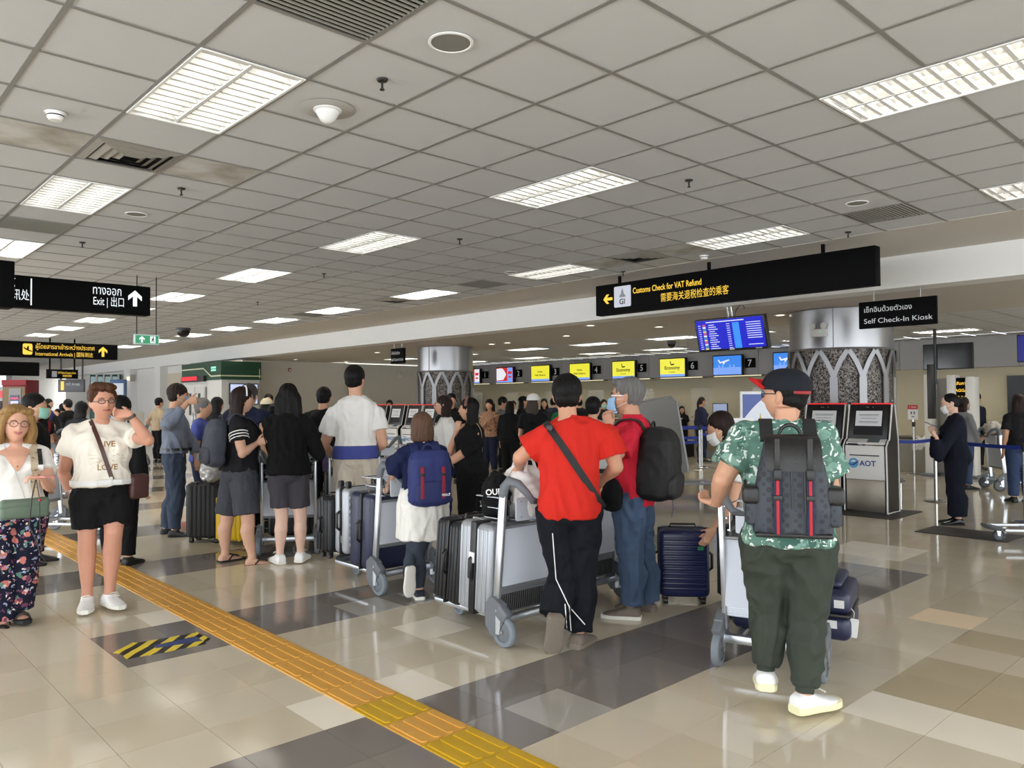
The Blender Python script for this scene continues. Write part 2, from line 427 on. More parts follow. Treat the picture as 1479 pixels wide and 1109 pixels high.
for k, (x, w) in enumerate(((-27.6, .5), (-30.6, .6), (-34.2, .8), (-39, .8))):
    b = MB(); b.box((x, 10.4, 1.5), (w, .36, 3.0)); struct('trim_%d' % (k+3), b, m_wh)
b = MB(); b.box((-29.0, 10.42, 1.35), (2.0, .1, 2.7)); struct('trim_8', b, mat('pale_panel', (205, 196, 176), .6))
# double door beyond the grey shirt man
for k, x in enumerate((aty(289, 575, 9.56).x, aty(276, 575, 9.56).x)):
    d = MB(); d.box((x, 9.57, 1.05), (.70, .06, 2.1)); dd = struct('door_%d' % (k+1), d, mat('door_paint', (214, 212, 208), .45))
    d = MB(); d.box((x+(-.26 if k == 0 else .26), 9.52, 1.1), (.03, .05, .35), r=.01); obj('door_handle', d, mat('steel', (190, 190, 188), .25, 1), dd)
    d = MB(); d.box((x, 9.535, 1.55), (.16, .02, .7)); obj('door_pane', d, mat('dark_pane', (60, 66, 70), .1), dd)
# ------------------------------------------------------------------ ceiling light fittings
m_tube = glow('tube_light', (255, 250, 240), TUBE_POWER); m_tube2 = glow('tube_light_near', (255, 250, 240), TUBE_NEAR); m_refl = mat('reflector', (240, 240, 238), .25, .4); m_ring = mat('white_metal', (238, 238, 236), .4)
m_blk = mat('black_plastic', (22, 22, 23), .4); m_dk = mat('dark_metal', (52, 50, 48), .45, .5)
m_steel = mat('steel', (190, 190, 188), .25, 1)
def make_light(loc, zc=ZC, label=None, group=None, mtube=None):
    t = thing('ceiling_light', label, 'ceiling light', (loc[0], loc[1], zc), 0, group)
    L, Wd = 1.19, .585
    b = MB()
    for s in (-1, 1): b.box((0, s*(Wd/2-.008), -.001), (L, .016, .014)); b.box((s*(L/2-.008), 0, -.001), (.016, Wd-.03, .014))
    obj('light_frame', b, m_ring, t)
    b = MB()
    for s in (-1, 1):                                        # two trough reflectors
        yc = s*Wd/4; pts = [(-.135, .0), (-.11, .05), (-.05, .085), (.05, .085), (.11, .05), (.135, .0)]
        for q in range(5):
            (a, z1), (c, z2) = pts[q], pts[q+1]
            b.add([(-L/2, yc+a, z1), (L/2, yc+a, z1), (L/2, yc+c, z2), (-L/2, yc+c, z2)], [(0, 1, 2, 3)])
    b.add([(-L/2, -Wd/2, .09), (L/2, -Wd/2, .09), (L/2, Wd/2, .09), (-L/2, Wd/2, .09)], [(0, 3, 2, 1)])
    for sx in (-1, 1): b.add([(sx*L/2, -Wd/2, 0), (sx*L/2, Wd/2, 0), (sx*L/2, Wd/2, .09), (sx*L/2, -Wd/2, .09)], [(0, 1, 2, 3)])
    obj('reflector', b, m_refl, t, fix=False)
    b = MB()
    for s in (-1, 0, 1): b.box((0, s*.275, .022), (L-.03, .007 if s else .02, .04))
    for s in (-1, 1):
        for k in range(13):
            x = -L/2+.05+k*(L-.1)/12
            b.add([(x-.012, s*Wd/4-.128, .002), (x+.012, s*Wd/4-.128, .002), (x+.012, s*Wd/4+.128, .002), (x-.012, s*Wd/4+.128, .002),
                   (x-.002, s*Wd/4-.128, .042), (x+.002, s*Wd/4-.128, .042), (x+.002, s*Wd/4+.128, .042), (x-.002, s*Wd/4+.128, .042)],
                  [(0, 1, 2, 3)[::-1], (4, 5, 6, 7), (0, 1, 5, 4), (2, 3, 7, 6), (1, 2, 6, 5), (3, 0, 4, 7)])
    obj('louvre', b, m_ring, t)
    for s in (-1, 1):
        b = MB(); b.cyl((-L/2+.02, s*Wd/4, .06), (L/2-.02, s*Wd/4, .06), .016, n=8); obj('tube_lamp', b, mtube or m_tube, t)
    return t
LG = 'recessed fluorescent fittings in the tiled ceiling'
LL = 'recessed twin-tube fluorescent fitting with white louvre in the tiled ceiling'
ORD = 'nearest second third fourth fifth sixth seventh eighth ninth tenth last'.split()
proto = proto2 = None
for a, j in lights:
    loc = (CX+(a+1)*.6, CY+(j+.5)*.6, ZC)
    lab = {(-5, -3): 'large bright louvred ceiling light nearest the sprinkler and white dome', (0, 2): 'louvred ceiling light at the top edge above the green shirt man'}.get((a, j),
        '%s twin-tube louvred ceiling light of the %s, counted from the camera' % (ORD[[q[0] for q in LI].index(a)], {-8: 'row left of the view', -3: 'row above the exit sign', 2: 'middle row', 7: 'row beside the bulkhead beam'}[j]))
    grp = LG
    near_ = -10 <= a <= 2 and j > -8
    if near_ and proto2 is None: proto2 = make_light(loc, ZC, lab, grp, m_tube2)
    elif not near_ and proto is None: proto = make_light(loc, ZC, lab, grp)
    else: dup(proto2 if near_ else proto, loc, None, lab, grp)
L2G = 'fluorescent fittings over the check-in counters'
for i, j in L2C:
        dup(proto, (CX+(i+1)*.6, 14.3+j*.6, ZB+.03), None, '%s thin light of the %s row over the check-in counters, counted from the right' % (ORD[[q for q in L2C if q[1] == j].index((i, j))], 'front' if j == 1 else 'back'), L2G)
# ------------------------------------------------------------------ small things on the ceiling
def cell(i, j, z=ZC): return (CX+(i+.5)*.6, CY+(j+.5)*.6, z)
def sprinkler(loc, label):
    t = thing('sprinkler', label, 'sprinkler', loc, 0, 'ceiling sprinklers')
    b = MB(); b.lathe([(0, -.012), (.028, -.010), (.034, 0), (0, 0)], 14); obj('collar', b, m_dk, t)
    b = MB(); b.lathe([(0, -.062), (.014, -.060), (.014, -.054), (.007, -.05), (.007, -.012)], 10); obj('nozzle', b, m_dk, t); return t
sp0 = None
for u, v, near_ in ((552, 115, 'large sprinkler between white dome and round speaker'), (995, 260, 'sprinkler in the ceiling above the arrow sign'), (262, 272, 'sprinkler right of the dirty square vent'), (119, 350, 'sprinkler above the black exit sign'), (664, 345, 'sprinkler between two lights of the middle of the ceiling'), (468, 395, 'small sprinkler above the tall man in white tee'), (1225, 335, 'sprinkler right above the black customs sign'), (900, 392, 'sprinkler just above the left end of customs sign'), (372, 436, 'tiny sprinkler above the long black hair')):
    p = atz(u, v, ZC); lab = near_ or 'small dark sprinkler on the tiled ceiling'
    if sp0 is None: sp0 = sprinkler(p, lab)
    else: dup(sp0, p, None, lab)
t = thing('dome_fitting', 'white dome fitting on a round plate next to the brightest light', 'dome', atz(473, 158, ZC))
b = MB(); b.lathe([(0, -.004), (.165, -.004), (.17, 0), (0, .0)], 32); obj('plate', b, mat('plate_grey', (172, 170, 165), .6), t)
b = MB(); b.lathe([(0, -.088), (.024, -.085), (.045, -.068), (.066, -.032), (.072, -.016), (.086, -.010), (.086, -.003)], 28); obj('dome', b, mat('dome_white', (228, 228, 226), .35), t)
def speaker(u, v, r, label):
    t = thing('ceiling_speaker', label, 'speaker', atz(u, v, ZC))
    b = MB(); b.lathe([(r*.86, -.004), (r*.9, -.008), (r, -.005), (r, 0)], 28); obj('speaker_rim', b, m_ring, t)
    b = MB(); b.lathe([(0, -.006), (r*.5, -.006), (r*.87, -.004)], 28); obj('speaker_grille', b, mat('grille_grey', (128, 126, 120), .7, bump=.3, bscale=300), t); return t
speaker(651, 61, .115, 'round grey ceiling speaker near the top centre'); speaker(197, 309, .1, 'small round ceiling speaker beside the second light')
speaker(1238, 293, .1, 'round ceiling speaker beside the two dark grilles'); speaker(738, 393, .09, 'round ceiling speaker beside the far dark grille')
def smoke(u, v, label):
    t = thing('smoke_detector', label, 'smoke detector', atz(u, v, ZC))
    b = MB(); b.lathe([(0, -.006), (.06, -.006), (.062, 0), (0, 0)], 20); obj('detector_base', b, m_ring, t)
    b = MB(); b.lathe([(0, -.05), (.035, -.048), (.048, -.03), (.05, -.006)], 20); obj('detector_head', b, m_ring, t)
    b = MB(); b.lathe([(.049, -.024), (.0505, -.022), (.0505, -.018), (.049, -.016)], 20); obj('slot', b, m_blk, t)
smoke(80, 163, 'white smoke detector beside the stained ceiling tile'); smoke(1017, 369, 'white smoke detector above the customs sign')
def vent(i, j, label):
    t = thing('ceiling_vent', label, 'vent', cell(i, j), 0, 'square air diffusers in the ceiling')
    b = MB()
    for k, r in enumerate((.285, .22, .16, .10)):
        for a in range(4):
            c, s = math.cos(a*math.pi/2), math.sin(a*math.pi/2); q = r-.045
            P = [(r, -r, -.004), (r, r, -.004), (q, q, .028-.05), (q, -q, .028-.05)] if k else [(r, -r, 0), (r, r, 0), (r-.05, r-.05, -.012), (r-.05, -r+.05, -.012)]
            b.add([(x*c-y*s, x*s+y*c, z) for x, y, z in P], [(0, 1, 2, 3)])
    obj('vent_blades', b, mat('vent_grey', (150, 147, 140), .5), t, fix=False)
    b = MB(); b.box((0, 0, .03), (.57, .57, .01)); obj('vent_box', b, mat('vent_dark', (20, 20, 20), .8), t)
    return t
for k, (i, j) in enumerate(sorted(VENT4)):
    vent(i, j, {(-7, -3): 'dirty square air vent with stained tiles around it', (-7, 7): 'square air vent above the customs sign', (-16, 7): 'square air vent above the far kiosk sign'}[(i, j)])
m_gr = mat('grille_slats', (132, 130, 122), .5)
def grille(i, j, k, label):
    t = thing('ceiling_grille', label, 'grille', cell(i, j), 0, 'slatted return air grilles')
    b = MB(); b.box((0, 0, .03), (.58, .58, .01)); obj('grille_back', b, MATS['vent_dark'] if k == 1 else mat('grille_back_grey', (96, 95, 88), .7), t)
    for q in range(16):
        n = 16; w = .56/n; s = -.28+w*(q+.5)
        b = MB(); b.box((s, 0, .004), (w*.62, .57, .012), ry=.5); obj('slat', b, m_gr, t)
for (i, j), k in GRILLE.items():
    grille(i, j, k, {(-2, -3): 'large slatted ceiling grille, the tile at the top edge of the photo', (-2, -4): 'large slatted ceiling grille left of the other at the top edge', (-12, -3): 'slatted grey grille below the second ceiling light at left',
        (-2, 7): 'dark slatted grille above the right end of customs sign', (-12, 7): 'dark slatted grille before the far column', (-21, 7): 'dark slatted grille farthest along the beam'}[(i, j)])
def cctv(p, label, r=.07):
    t = thing('dome_camera', label, 'camera', p)
    b = MB(); b.lathe([(0, -.06), (r, -.06), (r*1.05, 0), (0, 0)], 18); obj('camera_mount', b, m_blk, t)
    b = MB(); b.lathe([(0, -.06-r), (r*.5, -.06-r*.87), (r*.87, -.06-r*.5), (r*.95, -.06)], 18); obj('camera_dome', b, mat('smoked_dome', (14, 14, 16), .08), t)
cctv(atz(265, 474, ZC), 'black dome camera hanging from the ceiling near green exit sign', .16)
cctv(atz(970, 493, 3.0)+V((0, 0, -.0)), 'black dome camera above the counter screens', .10)
DLN = ['beside the flight board', 'above counter screen four', 'left of the dome camera row', 'just right of the far column', 'above the far kiosk sign', 'left of the far kiosk sign', 'above the cream wall', 'beside the large column', 'behind the large column']
dl = None
for u, v in ((853, 470), (952, 472), (818, 485), (733, 495), (710, 497), (545, 509), (500, 523), (427, 519), (1290, 457), (1127, 455)):
    p = atz(u, v, ZB+.008)
    if dl is None:
        dl = thing('downlight', 'round downlight in the check-in ceiling under the customs sign', 'downlight', p, 0, 'round downlights')
        b = MB(); b.lathe([(.07, -.006), (.1, -.006), (.1, 0), (.07, 0)], 20); obj('trim_ring', b, m_ring, dl)
        b = MB(); b.lathe([(0, -.003), (.07, -.003)], 20); obj('lamp_disc', b, glow('warm_lamp', (255, 244, 222), 5), dl, fix=False)
    else: dup(dl, p, None, 'round downlight in the check-in ceiling, %s' % DLN.pop(0))
# ------------------------------------------------------------------ people
def lerp(a, b, t): return a+(b-a)*t
def remesh(mb, vox, name, sm=4, off=None):
    """union of overlapping closed shapes as one continuous skin"""
    me = mb.mesh(name); fixn(me)
    o = bpy.data.objects.new(name, me); WORK.collection.objects.link(o)
    r = o.modifiers.new('r', 'REMESH'); r.mode = 'VOXEL'; r.voxel_size = vox; r.use_smooth_shade = True
    if sm: s = o.modifiers.new('s', 'SMOOTH'); s.factor = .5; s.iterations = sm
    vl = WORK.view_layers[0]; vl.update(); dg = vl.depsgraph; out = bpy.data.meshes.new_from_object(o.evaluated_get(dg))
    bpy.data.objects.remove(o); bpy.data.meshes.remove(me); out.name = name; return out
def wrinkle(me, amp, sc=9, stretch=(1, 1, .45), seed=0, out=.5):
    if not amp: return
    me.update(); nm = [v.normal.copy() for v in me.vertices]
    o = V((seed*3.1, seed*1.7, seed*.9))
    for v, n in zip(me.vertices, nm):
        p = V((v.co.x*stretch[0], v.co.y*stretch[1], v.co.z*stretch[2]))*sc+o
        q = noise.noise(p+V((.8*noise.noise(p*.6), 0, 1.6*noise.noise(p*.5+o))))
        q = (1-abs(q)*2.6)*.85+noise.noise(p*2.6)*.45+(out-.5)-.1
        v.co += n*(amp*q)
def shift(me, off):
    me.transform(Matrix.Translation(-V(off)))
TORSO_M = [(.452, .050, .048, 0), (.475, .084, .064, -.004), (.515, .095, .070, -.008), (.56, .092, .066, -.004), (.61, .087, .061, .002), (.66, .090, .063, .004),
           (.71, .098, .067, .005), (.755, .103, .066, .002), (.79, .099, .056, -.004), (.815, .075, .043, -.008), (.832, .046, .036, -.008), (.852, .034, .034, -.004), (.875, .032, .034, .003), (.9, .031, .036, .008)]
TORSO_F = [(.452, .050, .050, 0), (.475, .086, .068, -.006), (.515, .099, .076, -.010), (.56, .092, .068, -.004), (.61, .080, .057, .002), (.66, .081, .060, .006),
           (.71, .088, .070, .010), (.755, .091, .063, .006), (.79, .086, .050, -.003), (.815, .064, .038, -.007), (.832, .040, .032, -.007), (.852, .029, .029, -.003), (.875, .028, .029, .003), (.9, .028, .032, .008)]
def head_point(a, t, k, hair=0):
    """sculpted head surface; a azimuth (pi/2 = face), t polar; local x right, y face, z up"""
    x, y, z = math.sin(t)*math.cos(a), math.sin(t)*math.sin(a), math.cos(t)
    X, Y, Z = .0755*x, .096*y, .118*z
    if y < 0: Y *= 1.02
    if z < 0:
        q = -z; X *= 1-.30*q**1.6; Y *= (1-.10*q**2) if y > 0 else (1-.48*q**1.3)
        if y > 0: Y += .004*q
    if y > 0 and z < .7: Y = min(Y, .083+.012*y)
    if y > .2:
        g = lambda u, v, su, sv: math.exp(-((X-u)/su)**2-((Z-v)/sv)**2)
        Y += .024*g(0, -.022, .011, .013)+.014*g(0, -.002, .009, .018)+.006*(g(.026, .028, .022, .009)+g(-.026, .028, .022, .009))
        Y -= .008*(g(.031, .010, .015, .011)+g(-.031, .010, .015, .011))
        Y += .006*g(0, -.056, .022, .008)-.004*g(0, -.049, .02, .004)+.004*g(0, -.069, .02, .006)+.007*g(0, -.098, .022, .014)
        Y += .003*(g(.042, -.02, .02, .02)+g(-.042, -.02, .02, .02)); Y -= .003*g(0, -.080, .02, .007)
    return V((X*k, Y*k, Z*k))
class Person:
    def __init__(s, name, label, foot, H, face, group=None, q=1, fem=False, w=1.0, lean=0.0, twist=0.0, sit=0.0, head=(0, 0, 0), skin=(205, 160, 132), stance=.06,
                 j=None, toes=(0, 0), raise_=(0, 0), belly=0, hs=1.06, cat='person'):
        """foot = floor point; face = heading (radians); j = joint overrides given as (u, v[, depth offset]) on the photo's rays or world points"""
        s.H, s.q, s.fem, s.w, s.lean = H, q, fem, w, lean
        s.base = V((foot[0], foot[1], 0)); s.face = face
        s.fd = V((math.cos(face), math.sin(face), 0)); s.rd = V((math.sin(face), -math.cos(face), 0)); s.ud = V((0, 0, 1))
        s.root = thing(name, label, cat, s.base, 0, group)
        s.lab = label; s.seed = sum(map(ord, label)) % 97
        s.D = dep(s.base)
        j = dict(j or {}); s.J = {}
        P = lambda x, y, z: s.base+s.rd*(x*H)+s.fd*(y*H)+s.ud*(z*H)
        hip = V((0, 0, .50))
        def T(x, y, z):                                      # torso local -> world, leaning from the hips
            t = max(0, min(1, (z-.50)/.33)); th = lean*t if z > .5 else 0; tw = twist*t
            x, y = x*math.cos(tw)-y*math.sin(tw)*-1*-1, x*math.sin(tw)+y*math.cos(tw)
            dz = z-.50
            return P(x, y*math.cos(th)+max(dz, 0)*math.sin(th), .50+(dz*math.cos(th)-y*math.sin(th) if dz > 0 else dz)-sit)
        s.T = T
        sw = (.106 if not fem else .094)*w**.6
        D = {'shL': T(-sw, -.006, .782), 'shR': T(sw, -.006, .782), 'hipL': T(-.05*w, 0, .495), 'hipR': T(.05*w, 0, .495),
             'anL': P(-stance, 0, .047), 'anR': P(stance, 0, .047), 'neck': T(0, -.004, .845), 'head': T(0, .022+head[0]*.02, .928)}
        for k_, sg in (('L', -1), ('R', 1)):
            D['kn'+k_] = (D['hip'+k_]+D['an'+k_])/2+s.fd*(.012*H)+V((0, 0, .005*H))
            D['el'+k_] = D['sh'+k_]+s.rd*(sg*.03*H)-s.fd*(.015*H)-V((0, 0, .168*H))
            D['wr'+k_] = D['el'+k_]+s.rd*(sg*.006*H)+s.fd*(.035*H)-V((0, 0, .142*H))
        for k_ in list(j):
            q_ = j[k_]
            if isinstance(q_, V): D[k_] = q_
            elif len(q_) == 2: D[k_] = pd(q_[0], q_[1], dep(D[k_]))
            else: D[k_] = pd(q_[0], q_[1], s.D+q_[2])
            if k_[:2] == 'an' and 'kn'+k_[2] not in j: D['kn'+k_[2]] = (D['hip'+k_[2]]+D['an'+k_[2]])/2+s.fd*(.02*H)
            if k_[:2] in ('hip',): pass
        s.J = D; s.belly = belly; s.toes = toes; s.raise_ = raise_
        s.hk = (.45+.55*H/1.72)*(.97 if fem else 1.02)*hs; s.hs = hs
        # head frame
        hy, hp, hr = head
        s.hx, s.hyv = s.rd.copy(), s.fd.copy()
        Rz = Matrix.Rotation(hy, 3, 'Z'); s.hx = Rz @ s.hx; s.hyv = Rz @ s.hyv
        Rx = Matrix.Rotation(hp, 3, s.hx); s.hyv = Rx @ s.hyv; s.hz = s.hx.cross(s.hyv)
        Ry = Matrix.Rotation(hr, 3, s.hyv); s.hx = Ry @ s.hx; s.hz = Ry @ s.hz
        s.HM = Matrix(((s.hx.x, s.hyv.x, s.hz.x, D['head'].x), (s.hx.y, s.hyv.y, s.hz.y, D['head'].y), (s.hx.z, s.hyv.z, s.hz.z, D['head'].z), (0, 0, 0, 1)))
        s.skin = mat('skin_%d_%d_%d' % tuple(skin), skin, .52, var=.06, vscale=14, spec=.35)
        s.garm = {}
    # -------- shape pieces, off = clothing ease in metres
    def torso(s, mb, z0, z1, off=0., flare=0., n=18):
        prof = TORSO_F if s.fem else TORSO_M; H = s.H; secs = []
        zs = [z0]+[p[0] for p in prof if z0 < p[0] < z1]+[z1]
        zs = sorted(set(zs+[lerp(z0, z1, k/8) for k in range(9)]))
        for z in zs:
            for a, b in zip(prof, prof[1:]):
                if a[0] <= z <= b[0]+1e-9:
                    t = (z-a[0])/(b[0]-a[0]); hx, hy, yo = (lerp(a[i], b[i], t) for i in (1, 2, 3)); break
            else:
                e = prof[0] if z < prof[0][0] else prof[-1]; hx, hy, yo = e[1:]
                if z < prof[0][0]: hx, hy, yo = .088, .066, 0
            ww = s.w if z < .80 else lerp(s.w, 1, min(1, (z-.80)/.04))
            if z0 < .44 and z < .515: hx, hy, yo = (lerp(.090, .097, max(0, (z-.40)/.115)) if z > .40 else .090), .070, -.006
            hx *= ww; hy *= lerp(1, ww, .8)
            if s.belly: bl = s.belly*math.exp(-((z-.59)/.07)**2); hy += bl/2; yo += bl/2
            f = flare*max(0, min(1, (z1-z)/(z1-z0)))
            c = s.T(0, yo, z); e = .004
            ax = (s.T(e, yo, z)-c).normalized(); ay = (s.T(0, yo+e, z)-c).normalized()
            secs.append((c, ax, ay, hx*H+off+f, hy*H+off+f*.8))
        mb.loft(secs, n, 2.35)
        if s.fem and z0 < .70 < z1:
            for sg in (-1, 1): mb.ball(tuple(s.T(sg*.042*s.w, .048+.02*(s.w-1), .725)), (.043*H+off*.7,)*3, 12, 8)
    def limb(s, mb, pts, rads, n=12, e=.93, ref=None):
        mb.tube(pts, rads, n, True, None, e, ref)
    def arm(s, mb, k, t1=1.0, off=0., end=0., up=0.):
        """upper arm and forearm from the shoulder to fraction t1 of the arm (0.5 = elbow)"""
        H, w = s.H, (s.w**.7)*(.88 if s.fem else 1); a, b, c = s.J['sh'+k], s.J['el'+k], s.J['wr'+k]
        inn = lerp(s.T(0, -.004, .77), a, .55)
        key = [(0, a, .037), (.12, lerp(a, b, .24), .037), (.25, lerp(a, b, .5), .0325), (.42, lerp(a, b, .84), .028), (.5, b, .0270), (.6, lerp(b, c, .22), .0275), (.75, lerp(b, c, .5), .0235), (.9, lerp(b, c, .82), .0175), (1., c, .0160)]
        pts, rr = [inn], [.034*H*w+off]
        mb.tube([s.T(0, -.010, .832), lerp(s.T(0, -.010, .832), a+V((0, 0, .012*H)), .55), a+V((0, 0, .012*H))], [.026*H+off*.7, .026*H+off*.7, .027*H+off*.7], 10)
        for i, (t, p, r) in enumerate(key):
            if t <= t1+1e-6: pts.append(p); rr.append(r*H*w+off+end*(t/t1)**2+up)
            else:
                t0, p0, r0 = key[i-1]; u = (t1-t0)/(t-t0)
                if u > .02: pts.append(lerp(p0, p, u)); rr.append(lerp(r0, r, u)*H*w+off+end+up)
                break
        mb.tube(pts, rr, 12)
        if t1 >= .5: mb.ball(tuple(b), .0272*H*w+off+end*.3, 10, 7)
        mb.ball(tuple(a), .037*H*w+off, 12, 8)
    def leg(s, mb, k, t1=1.0, off=0., end=0.):
        H, w = s.H, s.w**.6; a, b, c = s.J['hip'+k], s.J['kn'+k], s.J['an'+k]
        bk = -s.fd*(.012*H)
        key = [(0, a, .060), (.15, lerp(a, b, .3), .054), (.3, lerp(a, b, .62), .045), (.44, lerp(a, b, .9), .0365), (.5, b, .0355), (.57, lerp(b, c, .14), .034), (.66, lerp(b, c, .32)+bk, .0365), (.78, lerp(b, c, .58)+bk*.6, .030), (.92, lerp(b, c, .86), .0215), (1., c, .0215)]
        pts, rr = [], []
        for i, (t, p, r) in enumerate(key):
            if t <= t1+1e-6: pts.append(p); rr.append(r*H*w+off+end*(t/t1)**2)
            else:
                t0, p0, r0 = key[i-1]; u = (t1-t0)/(t-t0)
                if u > .02: pts.append(lerp(p0, p, u)); rr.append(lerp(r0, r, u)*H*w+off+end)
                break
        mb.tube(pts, rr, 14)
        mb.ball(tuple(a), .060*H*w+off, 12, 8)
        if t1 >= .5: mb.ball(tuple(b), .0355*H*w+off, 12, 8)
    def foot_frame(s, k):
        i = 0 if k == 'L' else 1; sg = -1 if k == 'L' else 1
        an = s.J['an'+k]; yaw = s.face-sg*(.16+s.toes[i]); p = s.raise_[i]
        d = V((math.cos(yaw), math.sin(yaw), 0)); x = V((math.sin(yaw), -math.cos(yaw), 0))
        Rm = Matrix.Rotation(-p, 3, x); d = Rm @ d; u = x.cross(d)
        return an, x, d, u
    def footmesh(s, mb, k, off=0., n=14, sole=False, z0=0., z1=1.):
        """foot or shoe lofted heel to toe"""
        an, x, d, u = s.foot_frame(k); H = s.H; fl = .152*H
        secs = []
        for t, w_, h in ((0, .014, .030), (.04, .021, .042), (.15, .0235, .050), (.3, .023, .050), (.45, .0245, .038), (.65, .0285, .027), (.82, .026, .020), (.94, .019, .015), (1., .008, .010)):
            hh = h*H+off; ww = w_*H+off
            c = an+d*(fl*(t-.24)*(1+2*off/fl)+0)-u*(.047*H)
            if sole: secs.append((c+u*(z0+(z1-z0)/2), x, u, ww, (z1-z0)/2))
            else: secs.append((c+u*(hh/2), x, u, ww, hh/2))
        mb.loft(secs, n, 2.6 if not sole else 5)
    def hand(s, mb, k, curl=.5, d=None, nrm=None, spread=.12, thumb=.5):
        """palm, four jointed fingers and a thumb; d = wrist to knuckles, nrm = out of the palm"""
        H = s.H*(.95 if s.fem else 1); w = s.J['wr'+k]
        if d is None: d = (w-s.J['el'+k])
        d = V(d).normalized(); nrm = s.palm(k) if nrm is None else V(nrm); nrm = (nrm-d*nrm.dot(d)).normalized()
        sg = -1 if k == 'L' else 1
        side = d.cross(nrm)*sg                                # towards the thumb
        if s.q >= 3:
            mb.loft([(w+d*(t*H), side, nrm, a*H, b*H) for t, a, b in ((0, .014, .011), (.03, .023, .011), (.06, .022, .010), (.085, .018, .01), (.1, .01, .006))], 8); return
        mb.loft([(w+d*(t*H), side, nrm, a*H, b*H) for t, a, b in ((-.01, .0145, .0125), (.012, .0185, .0115), (.035, .0235, .0105), (.052, .0235, .0088), (.060, .021, .0075))], 12, 2.4)
        for i, (o, L) in enumerate(((.0165, .040), (.0058, .0445), (-.0052, .0415), (-.0155, .033))):
            b0 = w+d*(.052*H)+side*(o*H); dd = (d+side*(spread*(1.2-i*.8)*.5)).normalized(); pts = [b0-dd*.012*H, b0]; p = b0; ax = dd.cross(nrm)
            for q_, (fr, cu) in enumerate(((.45, .55), (.30, 1.0), (.25, .8))):
                dd = Matrix.Rotation(-curl*cu, 3, ax) @ dd if dd.cross(nrm).dot(ax) > -9 else dd
                p = p+dd*(L*fr*H); pts.append(p)
            mb.tube(pts, [.0058*H, .0058*H, .0054*H, .0050*H, .0040*H], 7)
        tb = w+d*(.014*H)+side*(.014*H); td = (d*.62+side*.75+nrm*.25).normalized()
        pts = [tb, tb+td*.022*H]; td = (td*.6+d*.5+nrm*(thumb*.5)).normalized(); pts.append(pts[-1]+td*.019*H); pts.append(pts[-1]+(td+nrm*thumb*.4).normalized()*.016*H)
        mb.tube(pts, [.0085*H, .0072*H, .0060*H, .0045*H], 8)
    def palm(s, k):
        sg = 1 if k == 'L' else -1                            # palms face the body by default
        return s.rd*sg
    def headmesh(s, mb):
        n, m = (36, 28) if s.q == 1 else (18, 14); vs, fs = [], []
        for i in range(m+1):
            for q_ in range(n): vs.append(s.HM @ head_point(2*math.pi*q_/n, math.pi*i/m, s.hk))
        for i in range(m):
            for q_ in range(n):
                a, b = i*n+q_, i*n+(q_+1) % n; fs.append((a, a+n, b+n, b))
        mb.add(vs, fs)
        for sg in (-1, 1):                                    # ears
            for c, r in (((sg*.077, -.012, .004), (.009, .019, .030)), ((sg*.075, -.006, -.022), (.008, .011, .012))):
                mb.ball((0, 0, 0), tuple(z*s.hk for z in r), 10, 7, s.HM @ Matrix.Translation(V(c)*s.hk) @ Matrix.Rotation(sg*.35, 4, 'Z'))
        c = s.J['head']
        mb.tube([s.T(0, -.006, .825), lerp(s.J['neck'], c, .25)-s.hyv*.004, c-s.hz*(.055*s.hk)-s.hyv*(.022*s.hk)], [q_*s.H*(.85 if s.fem else 1)*s.hs for q_ in (.036, .0325, .034)], 12)
    def body(s, curl=(.5, .5), hd=(None, None), hn=(None, None), vox=None, thin=0.0):
        mb = MB(); s.torso(mb, .46, .895, -thin)
        for i, k in enumerate('LR'):
            s.arm(mb, k); s.leg(mb, k); s.footmesh(mb, k); s.hand(mb, k, curl[i], hd[i], hn[i])
        s.headmesh(mb)
        me = remesh(mb, vox or {1: .0062, 2: .010, 3: .014}[s.q], 'body', {1: 2, 2: 1, 3: 1}[s.q])
        shift(me, s.base); s.bo = obj('body', me, s.skin, s.root, ang=180); return s.bo
    def cloth(s, name, m, build, wr=.004, sc=9, st=(1, 1, .45), vox=None, sm=None, parent=None):
        mb = MB(); build(mb)
        me = remesh(mb, vox or {1: .0085, 2: .012, 3: .016}[s.q], name, (3 if s.q == 1 else 2) if sm is None else sm)
        wrinkle(me, wr*(1.5 if s.q == 1 and wr > .004 else 1), sc*1.15, st, s.seed)
        s.garm[name] = (list(V(v.co) for v in me.vertices), [tuple(p.vertices) for p in me.polygons])
        shift(me, s.base); return obj(name, me, m, parent or s.root, ang=180)
    def top(s, m, name='shirt', hem=.50, slv=.30, ease=.014, send=.012, flare=.012, neck=.838, wr=.0045, arms='LR', sc=9):
        def B(mb):
            s.torso(mb, hem, neck, ease, flare)
            for k in 'LR':
                if k in arms: s.arm(mb, k, slv, ease*.75, send)
                else: mb.ball(tuple(s.J['sh'+k]), .03*s.H, 10, 7)
        return s.cloth(name, m, B, wr, sc)
    def legs(s, m, name='trousers', t1=.97, ease=.012, end=.012, waist=.60, wr=.0045, sc=8, st=(1, 1, .6)):
        def B(mb):
            s.torso(mb, .452, .50, ease*.8); s.torso(mb, .48, waist-.02, ease*.35)
            for k in 'LR': s.leg(mb, k, t1, ease, end)
        return s.cloth(name, m, B, wr, sc, st)
